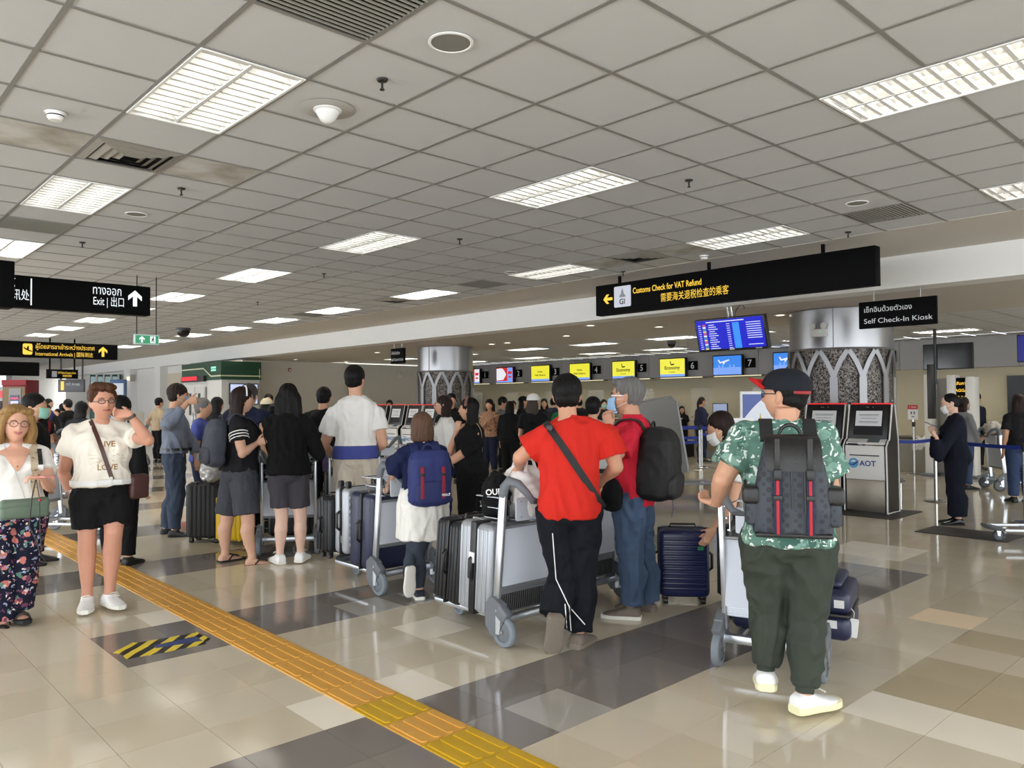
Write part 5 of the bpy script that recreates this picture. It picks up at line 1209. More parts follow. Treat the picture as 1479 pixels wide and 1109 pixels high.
# ------------------------------------------------------------------ luggage trolleys
m_alu = mat('aluminium', (205, 210, 216), .32, .85, var=.04); m_gp = mat('grey_plastic', (104, 109, 115), .5); m_panel = mat('ad_panel', (206, 212, 224), .35)
m_tyre = mat('tyre_grey', (120, 128, 136), .6); m_tyred = mat('tyre_dark', (74, 76, 80), .6); m_wire = mat('chrome_wire', (196, 200, 204), .2, 1); m_lowp = mat('lower_plate', (128, 130, 134), .45, .3)
def wheel_at(par, c, r, w, mt, name='wheel'):
    b = MB(); A = Matrix.Translation(V(c)) @ Matrix.Rotation(math.pi/2, 4, 'Y')
    b.lathe([(r*.68, -w/2), (r*.93, -w/2), (r, -w*.28), (r, w*.28), (r*.93, w/2), (r*.68, w/2)], 22, M=A); o = obj(name, b, mt, par)
    b = MB(); b.lathe([(0, -w*.42), (r*.2, -w*.5), (r*.66, -w*.34), (r*.70, -w*.45), (r*.70, w*.45), (r*.66, w*.34), (r*.2, w*.5), (0, w*.42)], 22, M=A); obj('hub', b, m_gp, o)
    b = MB(); b.cyl((c[0]-w*.75, c[1], c[2]), (c[0]+w*.75, c[1], c[2]), r*.12, n=8); obj('axle', b, m_steel, o); return o
def trolley(label, loc, rz, lower='thin', tyre=None, load=True, group='baggage trolleys'):
    """airport baggage trolley, pushed along local +y"""
    t = thing('luggage_trolley', label, 'trolley', (loc[0], loc[1], 0), rz, group); tyre = tyre or m_tyre
    zt = .985; yb, yt = .045, -.03
    for s in (-1, 1):
        b = MB(); d = V((0, yt-yb, zt-.20)); L = d.length; M = Matrix.Translation((s*.27, (yb+yt)/2, (zt+.20)/2)) @ Matrix.Rotation(math.atan2(-(yt-yb), zt-.20), 4, 'X'); b.box((0, 0, 0), (.030, .058, L), M, r=.008); b.box((-s*.014, 0, 0), (.004, .03, L*.98), M); obj('post', b, m_alu, t)
        b = MB(); b.tube([(s*.27, yt+.005, zt-.03), (s*.27, yt-.01, zt+.03), (s*.265, yt-.05, zt+.075), (s*.24, yt-.105, zt+.06), (s*.20, yt-.145, zt+.0), (s*.165, yt-.155, zt-.045), (s*.12, yt-.155, zt-.06)], [.032, .036, .034, .030, .026, .022, .018], 10, flat=.8); obj('handle_bracket', b, m_gp, t)
        b = MB(); b.prism([(-.07, .27), (.02, .31), (.085, .26), (.085, .12), (.03, .06), (-.03, .06), (-.09, .17)], .05, (s*.29, .02, 0), 'x'); b.box((s*.29, -.045, .21), (.062, .10, .09), r=.015, rx=.6); obj('fork_cover', b, m_gp, t)
        b = MB(); b.prism([(-.05, .20), (.0, .24), (.0, .08), (-.035, .08)], .058, (s*.29, .0, 0), 'x'); obj('fork_plate', b, m_alu, t)
        wheel_at(t, (s*.29, -.055, .1), .1, .042, tyre)
        b = MB(); b.box((s*.20, .40, .145), (.035, .76, .035), r=.008); obj('platform_rail', b, m_alu, t)
    b = MB(); b.box((0, yt-.155, zt-.06), (.34, .045, .026), r=.011); obj('handle_bar', b, mat('handle_dark', (70, 74, 80), .5), t)
    ln = lambda z: yb+(yt-yb)*(z-.2)/(zt-.2)
    tl = math.atan2(-(yt-yb), zt-.20)
    zb = {'thin': .40, 'grille': .37, 'white': .34}[lower]
    b = MB(); b.rpanel((0, ln(.575), (zb+.745)/2), (.52, .02, .745-zb), .012, 'y', 3); obj('ad_panel', b, m_panel, t)
    b = MB(); b.box((0, ln(.75), .752), (.53, .035, .018), r=.004); obj('panel_rail', b, m_lowp, t)
    if lower == 'grille':
        b = MB(); b.box((0, ln(.28), .345), (.53, .03, .05), r=.004); b.box((0, ln(.28), .255), (.53, .024, .14), r=.004); o = obj('lower_plate', b, m_lowp, t)
        for k in range(26): b = MB(); b.box((-.245+k*.0196, ln(.28)-.014, .255), (.008, .006, .115), ry=.12); obj('slot', b, m_dk, o)
    elif lower == 'white':
        b = MB(); b.box((0, ln(.3), .31), (.52, .024, .06), r=.003); o = obj('lower_plate', b, m_panel, t)
        for k in range(4): b = MB(); b.box((0, ln(.3)-.014, .292+.013*k), (.52, .005, .005)); obj('ridge', b, m_alu, o)
    else:
        b = MB(); b.box((0, ln(.38), .385), (.53, .026, .035), r=.004); obj('lower_plate', b, m_lowp, t)
    b = MB(); b.rpanel((0, yt-.02+.0, .865), (.36, .012, .15), .012, 'y', 3); o = obj('tray_front', b, m_panel, t)
    for sx in (-.14, .14):
        for sz in (-.05, .05): b = MB(); b.ball((sx, yt-.028, .865+sz), .005, 8, 5); obj('rivet', b, m_steel, o)
    b = MB()
    for k in range(7): x = -.22+k*.44/6; b.tube([(x, yt, .93), (x, yt, .795), (x, .20, .795), (x, .26, .90)], .004, 5)
    for p_ in (((-.25, yt, .94), (-.25, .26, .94), (.25, .26, .94), (.25, yt, .94)), ((-.23, yt, .80), (-.23, .20, .80), (.23, .20, .80), (.23, yt, .80)), ((-.24, yt, .87), (-.24, .23, .87), (.24, .23, .87), (.24, yt, .87))): b.tube(p_, .005, 6)
    obj('wire_basket', b, m_wire, t)
    b = MB(); b.box((0, .02, .15), (.56, .05, .05), r=.01); b.box((0, .42, .14), (.42, .05, .02), r=.006); b.box((0, .74, .14), (.42, .06, .02), r=.006); obj('platform_cross_bar', b, m_alu, t)
    b = MB(); b.loft([(V((0, .80, .15)), V((1, 0, 0)), V((0, 0, 1)), .20, .022), (V((0, .86, .155)), V((1, 0, 0)), V((0, 0, 1)), .17, .024), (V((0, .90, .17)), V((1, 0, 0)), V((0, 0, 1)), .09, .02)], 16, 3); obj('front_bumper', b, m_gp, t)
    b = MB(); b.prism([(-.03, .15), (.03, .15), (.012, .06), (-.012, .06)], .06, (0, .76, 0), 'x'); o = obj('caster', b, m_alu, t)
    wheel_at(o, (0, .75, .062), .062, .034, tyre, 'caster_wheel'); return t
d180 = rad(90)
t4 = trolley('trolley of the red tee man, with silver and black suitcases', (-3.75, 3.66), d180, 'grille')
t3 = trolley('trolley with navy suitcase beside the lace skirt girl', (-5.44, 3.83), d180, 'thin')
t6 = trolley('trolley beyond the red tee man, one wheel showing beside blue jeans', (-4.07+.055, 4.60), d180, 'grille', m_tyred)
a1 = rad(147); t1 = trolley('trolley between grey shorts and black knit, white panel showing', (-7.60+.05, 3.845), a1-math.pi/2, 'thin')
a2 = rad(150); o8 = atz(514, 797, 0); t2 = trolley('trolley in front of the tall man in white tee', (o8.x+.62*math.cos(a2), o8.y+.62*math.sin(a2)), a2-math.pi/2, 'thin')
a5 = rad(107.5); t5 = trolley('trolley pushed by the man in leaf-print shirt', (-2.303, 4.19), a5-math.pi/2, 'white')
f7 = V((math.cos(rad(219)), math.sin(rad(219)), 0)); o7 = atz(1443, 781, 0)-f7*.75
t7 = trolley('empty trolley entering at the right edge, front platform showing', (o7.x, o7.y), math.atan2(f7.y, f7.x)-math.pi/2, 'thin', m_tyred)
o9 = atz(1438, 707, 0); t8 = trolley('trolley loaded with pale bags at the right, by the masked woman', (o9.x, o9.y), rad(38)-math.pi/2, 'thin', m_tyred)
ob = pd(75, 690, 15.5); t9 = trolley('trolley stacked with brown bags at the far left', (ob.x, ob.y), rad(20)-math.pi/2, 'thin', m_tyred)
ob2 = pd(196, 690, 19.5); t10 = trolley('distant trolley with dark bag behind the slogan tee woman', (ob2.x, ob2.y), rad(200)-math.pi/2, 'thin', m_tyred)
ob3 = pd(62, 690, 9.5); t11 = trolley('trolley half hidden between the two women at left', (ob3.x, ob3.y), rad(40)-math.pi/2, 'thin', m_tyre)
ob4 = pd(556, 690, 11.5); t12 = trolley('trolley beyond the tall man, near the far kiosks', (ob4.x, ob4.y), rad(120)-math.pi/2, 'thin', m_tyred)
# ------------------------------------------------------------------ suitcases
def suitcase(label, m, w, h, d, loc, rz=0, ribs='v', n=6, tilt=(0, 0), band=None, wheels=True, handle_side=True, m2=None, group='suitcases', hub=None, soft=False):
    """wheeled case standing on local z; big faces look along +-y, w along x, d thick"""
    t = thing('suitcase', label, 'suitcase', loc, 0, group); t.rotation_euler = (tilt[0], tilt[1], rz); zb = .055 if wheels else 0; m2 = m2 or m_blk
    for s in (-1, 1):
        b = MB(); b.box((0, s*d*.25, zb+h/2), (w, d*.49, h), r=min(.045, d*.2), seg=4)
        if not soft:
            for k in range(n):
                u = (k+.5)/n-.5
                if ribs == 'v': b.box((u*w*.80, s*(d*.49), zb+h/2), (w*.80/n*.62, .016, h*.90), r=.006)
                elif ribs == 'h': b.box((0, s*(d*.49), zb+h/2+u*h*.80), (w*.86, .018, h*.80/n*.60), r=.007)
                if ribs == 'v' and k in (1, n-2): 
                    b.box((u*w*.80, s*d*.25, zb+h/2), (w*.80/n*.5, d*.44, h+.008), r=.004)
            if ribs == 'v':
                for q in (-.12, 0, .12): b.box((0, s*d*.25+q*d, zb+h/2), (w+.010, d*.06, h*.90), r=.004)
        obj('shell_half', b, m, t)
    b = MB(); b.box((0, 0, zb+h/2), (w+.006, .022, h+.006), r=.008); obj('zip_band', b, m2, t)
    b = MB(); b.tube([(-.10, 0, zb+h-.005), (-.095, 0, zb+h+.028), (.095, 0, zb+h+.028), (.10, 0, zb+h-.005)], .011, 8, flat=.7); obj('top_handle', b, m2, t)
    if handle_side:
        for s in (-1, 1): b = MB(); q = s*(w/2); b.tube([(q, 0, zb+h*.36), (q+s*.030, 0, zb+h*.40), (q+s*.030, 0, zb+h*.60), (q, 0, zb+h*.64)], .012, 8, flat=1.3); obj('side_handle', b, m2, t)
    b = MB(); b.box((w*.44, 0, zb+h*.78), (.05, .05, .07), r=.008); obj('lock', b, m_gp, t)
    if wheels:
        for sx in (-1, 1):
            for sy in (-1, 1):
                b = MB(); c = (sx*(w/2-.05), sy*(d/2-.05), .026); b.box((c[0], c[1], .055), (.045, .05, .03), r=.01); o = obj('wheel', b, m2, t)
                b = MB(); b.cyl((c[0]-.018, c[1], c[2]), (c[0]+.018, c[1], c[2]), .026, n=14); obj('roller', b, hub or m_blk, o)
    if band:
        b = MB(); b.box((0, 0, zb+h/2), (w+.02, d*.16, h+.016), r=.006); obj('luggage_belt', b, m_blk, t)
        b = MB(); b.box((-w/2-.016, 0, zb+h*.62), (.014, .05, .07), r=.004); obj('belt_buckle', b, m_wsh, t)
    return t
def on(tr, x, y, z=.165):
    p_ = V((tr.location.x, tr.location.y, 0))+Matrix.Rotation(tr.rotation_euler.z, 3, 'Z') @ V((x, y, z)); return p_
m_sil = mat('shell_silver', (168, 172, 178), .35, .35); m_nv = mat('shell_navy', (30, 36, 66), .38, var=.03); m_nv2 = mat('shell_deep_blue', (22, 30, 76), .35); m_bk = mat('shell_black', (28, 29, 32), .42); m_yel = mat('shell_yellow', (226, 186, 30), .4)
suitcase('silver ribbed suitcase on the red tee man’s trolley', m_sil, .52, .60, .34, on(t4, -.04, .26), d180, 'v', 8, (0.06, 0), band=True, wheels=False)
suitcase('black expandable suitcase on trolley, ahead of the silver one', m_bk, .50, .58, .29, on(t4, -.02, .60), d180, 'v', 6, (.10, 0), wheels=False)
s3 = suitcase('smooth navy suitcase on the trolley beside lace skirt girl', m_nv, .52, .64, .36, on(t3, -.02, .27), d180, 'n', 0, (.04, 0), wheels=False)
s3b = suitcase('silver ribbed suitcase upside down with wheels on top, on girl’s trolley', m_sil, .44, .58, .22, on(t3, -.30, .62, .36), d180, 'h', 8, (math.pi/2+.2, 0))
s3b.location = on(t3, -.05, .60, .88); s3b.rotation_euler = (0, math.pi, d180)
suitcase('small black suitcase at the front of the trolley with navy case', m_bk, .36, .50, .22, on(t3, -.12, .86, .17), d180, 'v', 5)
s5 = suitcase('large navy suitcase laid across the trolley of leaf-print man', m_nv, .48, .68, .30, on(t5, .41, .42, .315), 0, 'n', 0, wheels=False)
s5.rotation_euler = Matrix.Rotation(a5-math.pi/2, 4, 'Z').to_euler(); s5.rotation_euler = (Matrix.Rotation(a5-math.pi/2, 3, 'Z') @ Matrix(((0, 0, -1), (1, 0, 0), (0, -1, 0)))).to_euler()
b = MB(); b.box((0, -.17, .34), (.40, .05, .58), r=.03, seg=3); obj('raised_lid', b, m_nv, s5)
for z_, w_ in ((.10, .05), (.52, .04)): b = MB(); b.box((-.2415, .05-.12*(z_ < .2), .06+.04*(z_ > .3)), (.004, .045, .055)); obj('sticker', b, m_wsh, s5)
b = MB(); b.rpanel((0, 0, -.06), (.06, .003, .11), .01, 'y'); b.tube([(0, 0, 0), (0, 0, .03), (-.03, .01, .06)], .002, 5); tg = obj('luggage_tag', b, m_wsh); tg.location = pd(1233, 892, 4.5); tg.rotation_euler = (0, .12, a5-math.pi/2); tag(tg, 'white paper baggage tag hanging from the large navy suitcase', 'tag')
s6 = suitcase('standing navy suitcase with horizontal ribs, girl’s hands on top', m_nv2, .385, .52, .26, atz(987, 868, 0), rad(40), 'h', 11)
b = MB(); b.rpanel((.12, -.148, .44), (.045, .003, .03), .004, 'y'); obj('green_label', b, mat('label_green', (30, 130, 90), .4), s6)
sb = suitcase('black case lying at the front of leaf-print man’s trolley', m_bk, .34, .50, .20, on(t5, -.30, .72, .17), rad(60), 'v', 5)
suitcase('bright yellow suitcase standing behind the bare legs in flip-flops', m_yel, .36, .50, .24, atz(340, 786, 0), rad(50), 'v', 6, hub=m_yel)
suitcase('tall black suitcase left of the yellow one', mat('case_jet', (13, 13, 15), .6), .40, .62, .26, atz(300, 782, 0), rad(40), 'v', 6)
b1 = suitcase('black soft suitcase on the trolley behind grey shorts', m_bk, .44, .60, .28, on(t1, 0, .24), a1-math.pi/2, 'v', 5, wheels=False)
b2 = suitcase('black suitcase with wheels on the tall man’s trolley', m_bk, .46, .62, .28, on(t2, -.10, .24), a2-math.pi/2, 'v', 6, wheels=False)
b2 = suitcase('dark grey suitcase ahead on the tall man’s trolley', mat('shell_grey', (58, 60, 64), .4), .42, .55, .24, on(t2, -.12, .56), a2-math.pi/2, 'v', 6, wheels=False)
suitcase('dark suitcase on the trolley beyond the red tee man', m_bk, .46, .56, .26, on(t6, .0, .24), d180, 'v', 6, wheels=False)
suitcase('dark blue suitcase under the brown bags at far left', m_nv, .5, .45, .3, on(t9, 0, .24), rad(20)-math.pi/2, 'v', 6, wheels=False)
suitcase('dark suitcase on the distant trolley behind slogan tee', m_bk, .5, .35, .4, on(t10, 0, .30), rad(200)-math.pi/2, 'v', 6, wheels=False)
# soft bags
def softbag(label, m, size, loc, rz=0, name='duffel_bag', amp=.02, handle=True, cat='bag', group=None, m2=None, seed=1, squash=1.0):
    t = thing(name, label, cat, loc, rz, group); w, d, h = size
    b = MB(); b.ball((0, 0, h*.48), (w/2, d/2, h*.5), 20, 14); b.box((0, 0, h*.3), (w*.84, d*.8, h*.56), r=.04, seg=3); me = remesh(b, max(.012, w/34), 'bag_body', 3); wrinkle(me, amp, 6/w*.5, (1, 1, 1), seed); obj('bag_body', me, m, t, ang=180)
    if handle:
        for s in (-1, 1): b = MB(); b.tube([(-w*.2, s*d*.2, h*.88), (-w*.16, s*d*.12, h*1.12), (w*.16, s*d*.12, h*1.12), (w*.2, s*d*.2, h*.88)], .010, 6, flat=1.6); obj('bag_handle', b, m2 or m, t)
    return t
m_plw = mat('plastic_white', (232, 228, 226), .3, var=.05, alpha=None); m_pink = mat('plastic_pink', (224, 200, 206), .35, var=.1)
softbag('white and pink plastic bag in the basket of the red tee man', m_plw, (.34, .24, .34), on(t4, .02, .08, .80), 0, 'carrier_bag', .03, True, seed=3)
t = softbag('black cap and pouch with white letters hanging on trolley handle', m_black, (.20, .18, .30), on(t4, -.16, .16, .80), .3, 'cloth_bag', .015, False, seed=5)
writing('lettering', 'OURS', .055, (-.02, -.098, .15), (1, .25, .1), (-.1, 0, 1), m_wsh, t, bold=.02, lift=.012)
softbag('black pouch at the hip of the red polo man', m_black, (.16, .14, .24), pd(884, 718, 5.5)-V((0, 0, .1)), .4, 'waist_pouch', .006, False, seed=6)
softbag('crumpled silver carrier bag above the yellow suitcase', mat('plastic_silver', (200, 202, 204), .3, .3), (.24, .2, .26), atz(304, 786, 0)+V((0, 0, .705)), 0, 'carrier_bag', .02, False, seed=7)
softbag('red and white bag in the basket of the leaf-print man', mat('plastic_red', (176, 28, 40), .3), (.30, .24, .20), on(t5, .0, .10, .80), .2, 'carrier_bag', .02, False, seed=8)
softbag('white plastic bag behind the red one in the basket', m_plw, (.24, .2, .30), on(t5, -.06, .16, .80), .2, 'carrier_bag', .02, False, seed=9)
softbag('mustard yellow bag held before the tall man in white tee', mat('cloth_mustard', (140, 112, 52), .8), (.26, .2, .24), on(t2, -.16, .06, .82), .2, 'cloth_bag', .02, False, seed=10)
softbag('purple cloth bag on the trolley of the tall man', mat('cloth_purple', (66, 44, 84), .8), (.22, .2, .28), on(t2, -.24, .36, .75), .2, 'cloth_bag', .02, False, seed=12)
softbag('black holdall in the basket behind grey shorts', m_black, (.34, .26, .24), on(t1, -.05, .12, .80), 0, 'duffel_bag', .02, True, seed=13)
softbag('brown checked holdall, left one on the stacked trolley', blobs('check_brown', (92, 70, 62), [((60, 44, 42), 14, .35, .2, (1, 1, 1)), ((130, 104, 92), 22, .22, 1.2, (1, 1, 1))], 10), (.55, .34, .36), on(t9, -.24, .25, .66), .3, 'duffel_bag', .02, True, seed=14)
softbag('brown checked holdall, right one on the stacked trolley', MATS['check_brown'], (.50, .34, .34), on(t9, .24, .30, .66), .5, 'duffel_bag', .02, True, seed=15)
softbag('pale grey sack heaped on the right-hand loaded trolley', mat('cloth_pale', (160, 156, 148), .8), (.60, .40, .34), on(t8, .0, .22, .80), rad(38)-1.57, 'cloth_bag', .03, False, seed=16)
softbag('white plush bundle on the basket of the right-hand trolley', mat('plush_white', (206, 198, 186), .9, bump=.6, bscale=40), (.26, .2, .2), on(t8, -.02, -.02, .98), .2, 'cloth_bag', .03, False, seed=17)
softbag('black holdall behind the pale sack at the right', m_black, (.5, .3, .3), on(t8, .05, .62, .75), .2, 'duffel_bag', .02, True, seed=18)
softbag('white bag on the counter edge behind the sign post', m_plw, (.45, .3, .32), pd(1333, 640, 16.8)-V((0, 0, .16)), .2, 'carrier_bag', .03, False, seed=19)
# tall platform cart with a slanted board
oc = pd(985, 700, 12.6); cz = thing('board_cart', 'tall grey board cart leaning behind the black backpack', 'cart', (oc.x, oc.y, 0), rad(47))
b = MB(); b.rpanel((0, 0, 0), (.86, .02, 1.25), .10, 'y', 6, Matrix.Translation((-.42, 0, .95)) @ Matrix.Rotation(-.16, 4, 'Y')); obj('board', b, mat('board_grey', (120, 118, 112), .35, alpha=.93), cz)
P_ = [Matrix.Translation((-.42, 0, .95)) @ Matrix.Rotation(-.16, 4, 'Y') @ V(q) for q in ((-.44, 0, -.63), (-.44, 0, .55), (-.36, 0, .64), (.36, 0, .64), (.44, 0, .55), (.44, 0, -.63))]
b = MB(); b.tube(P_, .018, 8); obj('board_frame', b, m_alu, cz)
b = MB(); b.box((.0, 0, .25), (1.5, .5, .04), r=.01); obj('cart_deck', b, m_lowp, cz)
for sx in (-.6, .6):
    for sy in (-.2, .2): wheel_at(cz, (sx, sy, .11), .11, .04, m_tyred)
# ------------------------------------------------------------------ round columns
def filigree():
    m = bpy.data.materials.new('silver_filigree'); nt, N, L, bs = nodes(m); bs.inputs['Metallic'].default_value = .5; bs.inputs['Roughness'].default_value = .42
    tc = N.new('ShaderNodeTexCoord'); v = N.new('ShaderNodeTexVoronoi'); v.feature = 'DISTANCE_TO_EDGE'; v.inputs['Scale'].default_value = 26
    n = N.new('ShaderNodeTexNoise'); n.inputs['Scale'].default_value = 16; n.inputs['Detail'].default_value = 3; mx = N.new('ShaderNodeMix'); mx.data_type = 'VECTOR'; mx.inputs[0].default_value = .12
    L.new(tc.outputs['Object'], n.inputs['Vector']); L.new(tc.outputs['Object'], mx.inputs[4]); L.new(n.outputs['Color'], mx.inputs[5]); L.new(mx.outputs[1], v.inputs['Vector'])
    cr = N.new('ShaderNodeValToRGB'); cr.color_ramp.elements[0].position = .05; cr.color_ramp.elements[0].color = lin((138, 132, 126)); cr.color_ramp.elements[1].position = .16; cr.color_ramp.elements[1].color = lin((46, 38, 34))
    L.new(v.outputs['Distance'], cr.inputs[0]); L.new(cr.outputs[0], bs.inputs['Base Color']); bp = N.new('ShaderNodeBump'); bp.invert = True; bp.inputs['Strength'].default_value = .8; bp.inputs['Distance'].default_value = .012
    L.new(v.outputs['Distance'], bp.inputs['Height']); L.new(bp.outputs[0], bs.inputs['Normal']); return m
m_fil = filigree(); m_sat = mat('satin_metal', (168, 168, 170), .30, .85, var=.02); m_rib = mat('rib_silver', (150, 150, 152), .42, .7)
def column(name, label, x, y, R, a_off):
    t = thing(name, label, 'column', (x, y, 0)); t['kind'] = 'structure'
    zt, zs, zb = 2.36, 1.98, .12; n = 12; da = 2*math.pi/n
    b = MB(); b.lathe([(R-.02, zt), (R-.02, 2.985)], 48); obj('upper_cladding', b, m_sat, t)
    for a in (0, 1.57, 3.14, 4.71): b = MB(); b.box((math.cos(a+.3)*(R-.018), math.sin(a+.3)*(R-.018), (zt+2.985)/2), (.012, .012, 2.985-zt), rz=a+.3); obj('cladding_joint', b, m_lowp, t)
    b = MB(); b.lathe([(R-.03, .02), (R-.03, zt)], 60); obj('filigree_panel', b, m_fil, t)
    b = MB(); b.lathe([(R, zt-.012), (R+.008, zt), (R, zt+.018), (R-.03, zt+.02)], 48); obj('collar_ring', b, m_rib, t)
    b = MB(); b.lathe([(R, 0), (R+.01, .10), (R-.02, .12)], 48); obj('plinth', b, m_rib, t)
    def pt(a, z, r=R-.012): return V((r*math.cos(a), r*math.sin(a), z))
    for k in range(n):
        a = a_off+k*da; b = MB()
        P = [pt(a, z) for z in (zb, .8, 1.4, zs-.06)]; b.ribbon(P, [V((math.cos(a), math.sin(a), 0))]*4, .115, .022)
        obj('lattice_stem', b, m_rib, t)
        for s in (-1, 1):
            P, N = [], []
            for i in range(9):
                u = i/8; aa = a+s*da*.5*(u**1.15)*.96; z = zs-.08+(zt-.03-zs+.08)*u+.03*math.sin(math.pi*u); P.append(pt(aa, z, R-.014)); N.append(V((math.cos(aa), math.sin(aa), 0)))
            b = MB(); b.ribbon(P, N, .07, .022); obj('arch_rib', b, m_rib, t)
        b = MB(); q = pt(a+da/2, 1.55, R-.024); b.ball(tuple(q), .028, 10, 7); obj('boss', b, m_rib, t)
        for z in (1.98, 1.2):
            pass
    b = MB(); b.tube([(math.cos(a)*(R+.10), math.sin(a)*(R+.10), .30) for a in [2*math.pi*i/40 for i in range(41)]], .022, 8); obj('guard_rail', b, m_steel, t)
    for k in range(8): a = k*math.pi/4; b = MB(); b.cyl((math.cos(a)*(R+.10), math.sin(a)*(R+.10), 0), (math.cos(a)*(R+.10), math.sin(a)*(R+.10), .30), .02, n=10); obj('guard_leg', b, m_steel, t)
    return t
column('column', 'large silver column with dark filigree arches behind the kiosks', -5.58, 12.5, .80, .30)
column('column', 'far silver filigree column beyond the far kiosks', -16.06, 12.6, .74, .52)
el = aty(1183, 479, 11.72); t = thing('emergency_light', 'white twin-spot emergency light fixed on the large silver column', 'emergency light', el)
b = MB(); b.box((0, 0, -.02), (.26, .07, .12), r=.01); obj('battery_box', b, mat('box_white', (214, 212, 208), .45), t)
for s in (-1, 1):
    b = MB(); b.lathe([(0, -.045), (.03, -.04), (.05, .0), (.052, .012), (0, .014)], 16, M=Matrix.Translation((s*.09-.0, -.03, .085)) @ Matrix.Rotation(math.pi/2, 4, 'X')); obj('spot', b, MATS['box_white'], t)
b = MB(); b.ball((.04, -.037, -.0), .009, 8, 5); obj('indicator', b, glow('indicator_green', (120, 230, 140), 1.2), t)
b = MB(); b.tube([(-.07, 0, .1), (-.03, .01, .2), (.04, .01, .28), (.05, .02, .42)], .006, 6); obj('cable', b, MATS['box_white'], t)
# ------------------------------------------------------------------ self check-in kiosks
m_kw = mat('kiosk_white', (232, 231, 228), .35); m_kb = mat('kiosk_black', (24, 23, 24), .35); m_kr = glow('kiosk_red_light', (222, 40, 44), .9); m_brush = mat('brushed_steel', (150, 142, 130), .38, .8, var=.05)
m_paper = mat('paper', (226, 226, 228), .7); m_ink = mat('ink_grey', (110, 112, 120), .7)
def kiosk(label, x, y, rz=0, letters=True):
    t = thing('check_in_kiosk', label, 'kiosk', (x, y, 0), rz, 'self check-in kiosks'); w = .56
    prof = [(0, .02), (0, .46), (-.015, .92), (.05, 1.0), (.10, 1.02), (.21, 1.50), (.30, 1.50), (.40, 1.02), (.42, .02)]
    for s in (-1, 1):
        b = MB(); b.prism(prof, .03, (s*(w/2-.005), 0, 0), 'x'); obj('side_panel', b, m_kb, t)
        b = MB(); b.tube([(s*(w/2+.012), q[0], q[1]) for q in prof+[prof[0]]], .011, 6); obj('edge_trim', b, m_kw, t)
    b = MB(); b.box((0, .012, .245), (w-.03, .02, .43), r=.004); obj('steel_plinth', b, m_brush, t)
    b = MB(); b.box((0, -.003, .70), (w-.03, .03, .47), r=.01, rx=.03); o = obj('front_panel', b, m_kw, t)
    b = MB(); b.box((0, -.028, .80), (.40, .012, .014)); obj('document_slot', b, m_blk, o)
    b = MB(); b.box((-.17, .012, .945), (.14, .03, .075), r=.008, rx=-.5); obj('scanner_window', b, m_blk, o)
    b = MB(); b.box((-.02, .012, .93), (.05, .02, .04), r=.004, rx=-.5); obj('reader', b, m_blk, o)
    b = MB(); b.box((0, .062, .99), (w-.03, .13, .03), r=.01, rx=.55); obj('desk_ledge', b, m_kw, o)
    b = MB(); b.box((.10, .052, 1.0), (.16, .08, .012), rx=.55); obj('keypad', b, m_gp, o)
    b = MB(); th = math.atan2(.11, .48); M = Matrix.Translation((0, .155, 1.26)) @ Matrix.Rotation(-th, 4, 'X'); b.box((0, 0, 0), (w-.03, .03, .50), M, r=.012); sc = obj('screen_unit', b, m_kb, t)
    b = MB(); b.box((0, -.018, -.02), (.40, .004, .34), M); obj('screen', b, mat('kiosk_glass', (40, 40, 44), .08), sc)
    b = MB(); b.rpanel((0, -.022, .045), (.36, .002, .215), .004, 'y', 2, M); o2 = obj('taped_notice', b, m_paper, sc)
    b = MB()
    for k, (l, z) in enumerate(((.28, .10), (.26, .085), (.22, .045), (.27, 0.0), (.25, -.015))): b.box((0, -.0240, z), (l, .001, .006), M)
    obj('printed_lines', b, m_ink, o2)
    b = MB(); b.box((0, .255, 1.512), (w-.02, .10, .022), r=.008); obj('red_lamp', b, m_kr, t)
    for k, xx in enumerate((-.05, -.02, .05)): b = MB(); b.box((xx, -.017, .205), (.014, .006, .014), M); obj('sensor', b, m_steel, sc)
    if letters:
        b = MB(); b.lathe([(.055, 0), (.07, 0)], 24, M=Matrix.Translation((-.15, -.0215, .69)) @ Matrix.Rotation(math.pi/2, 4, 'X')); b.lathe([(0, 0), (.07, 0)], 24, M=Matrix.Translation((-.15, -.0205, .69)) @ Matrix.Rotation(math.pi/2, 4, 'X')); lg = obj('round_emblem', b, mat('emblem_blue', (92, 166, 214), .4), o, fix=False)
        b = MB(); b.prism([(-.24, .685), (-.16, .675), (-.09, .72), (-.07, .735), (-.10, .69), (-.15, .655), (-.20, .665)], .002, (0, -.0235, 0), 'y'); obj('swoosh', b, mat('emblem_navy', (44, 74, 140), .4), lg)
        b = MB(); b.prism([(-.19, .71), (-.15, .735), (-.11, .715), (-.15, .705)], .002, (0, -.0236, 0), 'y'); obj('swoosh', b, m_wsh, lg)
        writing('lettering', 'AOT', .105, (-.065, -.0215, .655), (1, 0, 0), (0, 0, 1), MATS['emblem_navy'], o, bold=.02)
    return t
kiosk('self check-in kiosk nearest the woman in dark suit', -4.555, 10.93)
kiosk('self check-in kiosk half hidden behind the leaf-print shirt', -5.22, 10.98)
kiosk('self check-in kiosk hidden behind the black cap', -6.05, 10.98)
for k, u in enumerate((540, 565, 590, 613)):
    p_ = aty(u, 640, 10.93)
    kiosk(['far kiosk nearest the tall man in white tee', 'far kiosk, second from the tall man', 'far kiosk, third from the tall man', 'far kiosk next to the column, above the bob haircut'][k], p_.x, 10.93, 0)
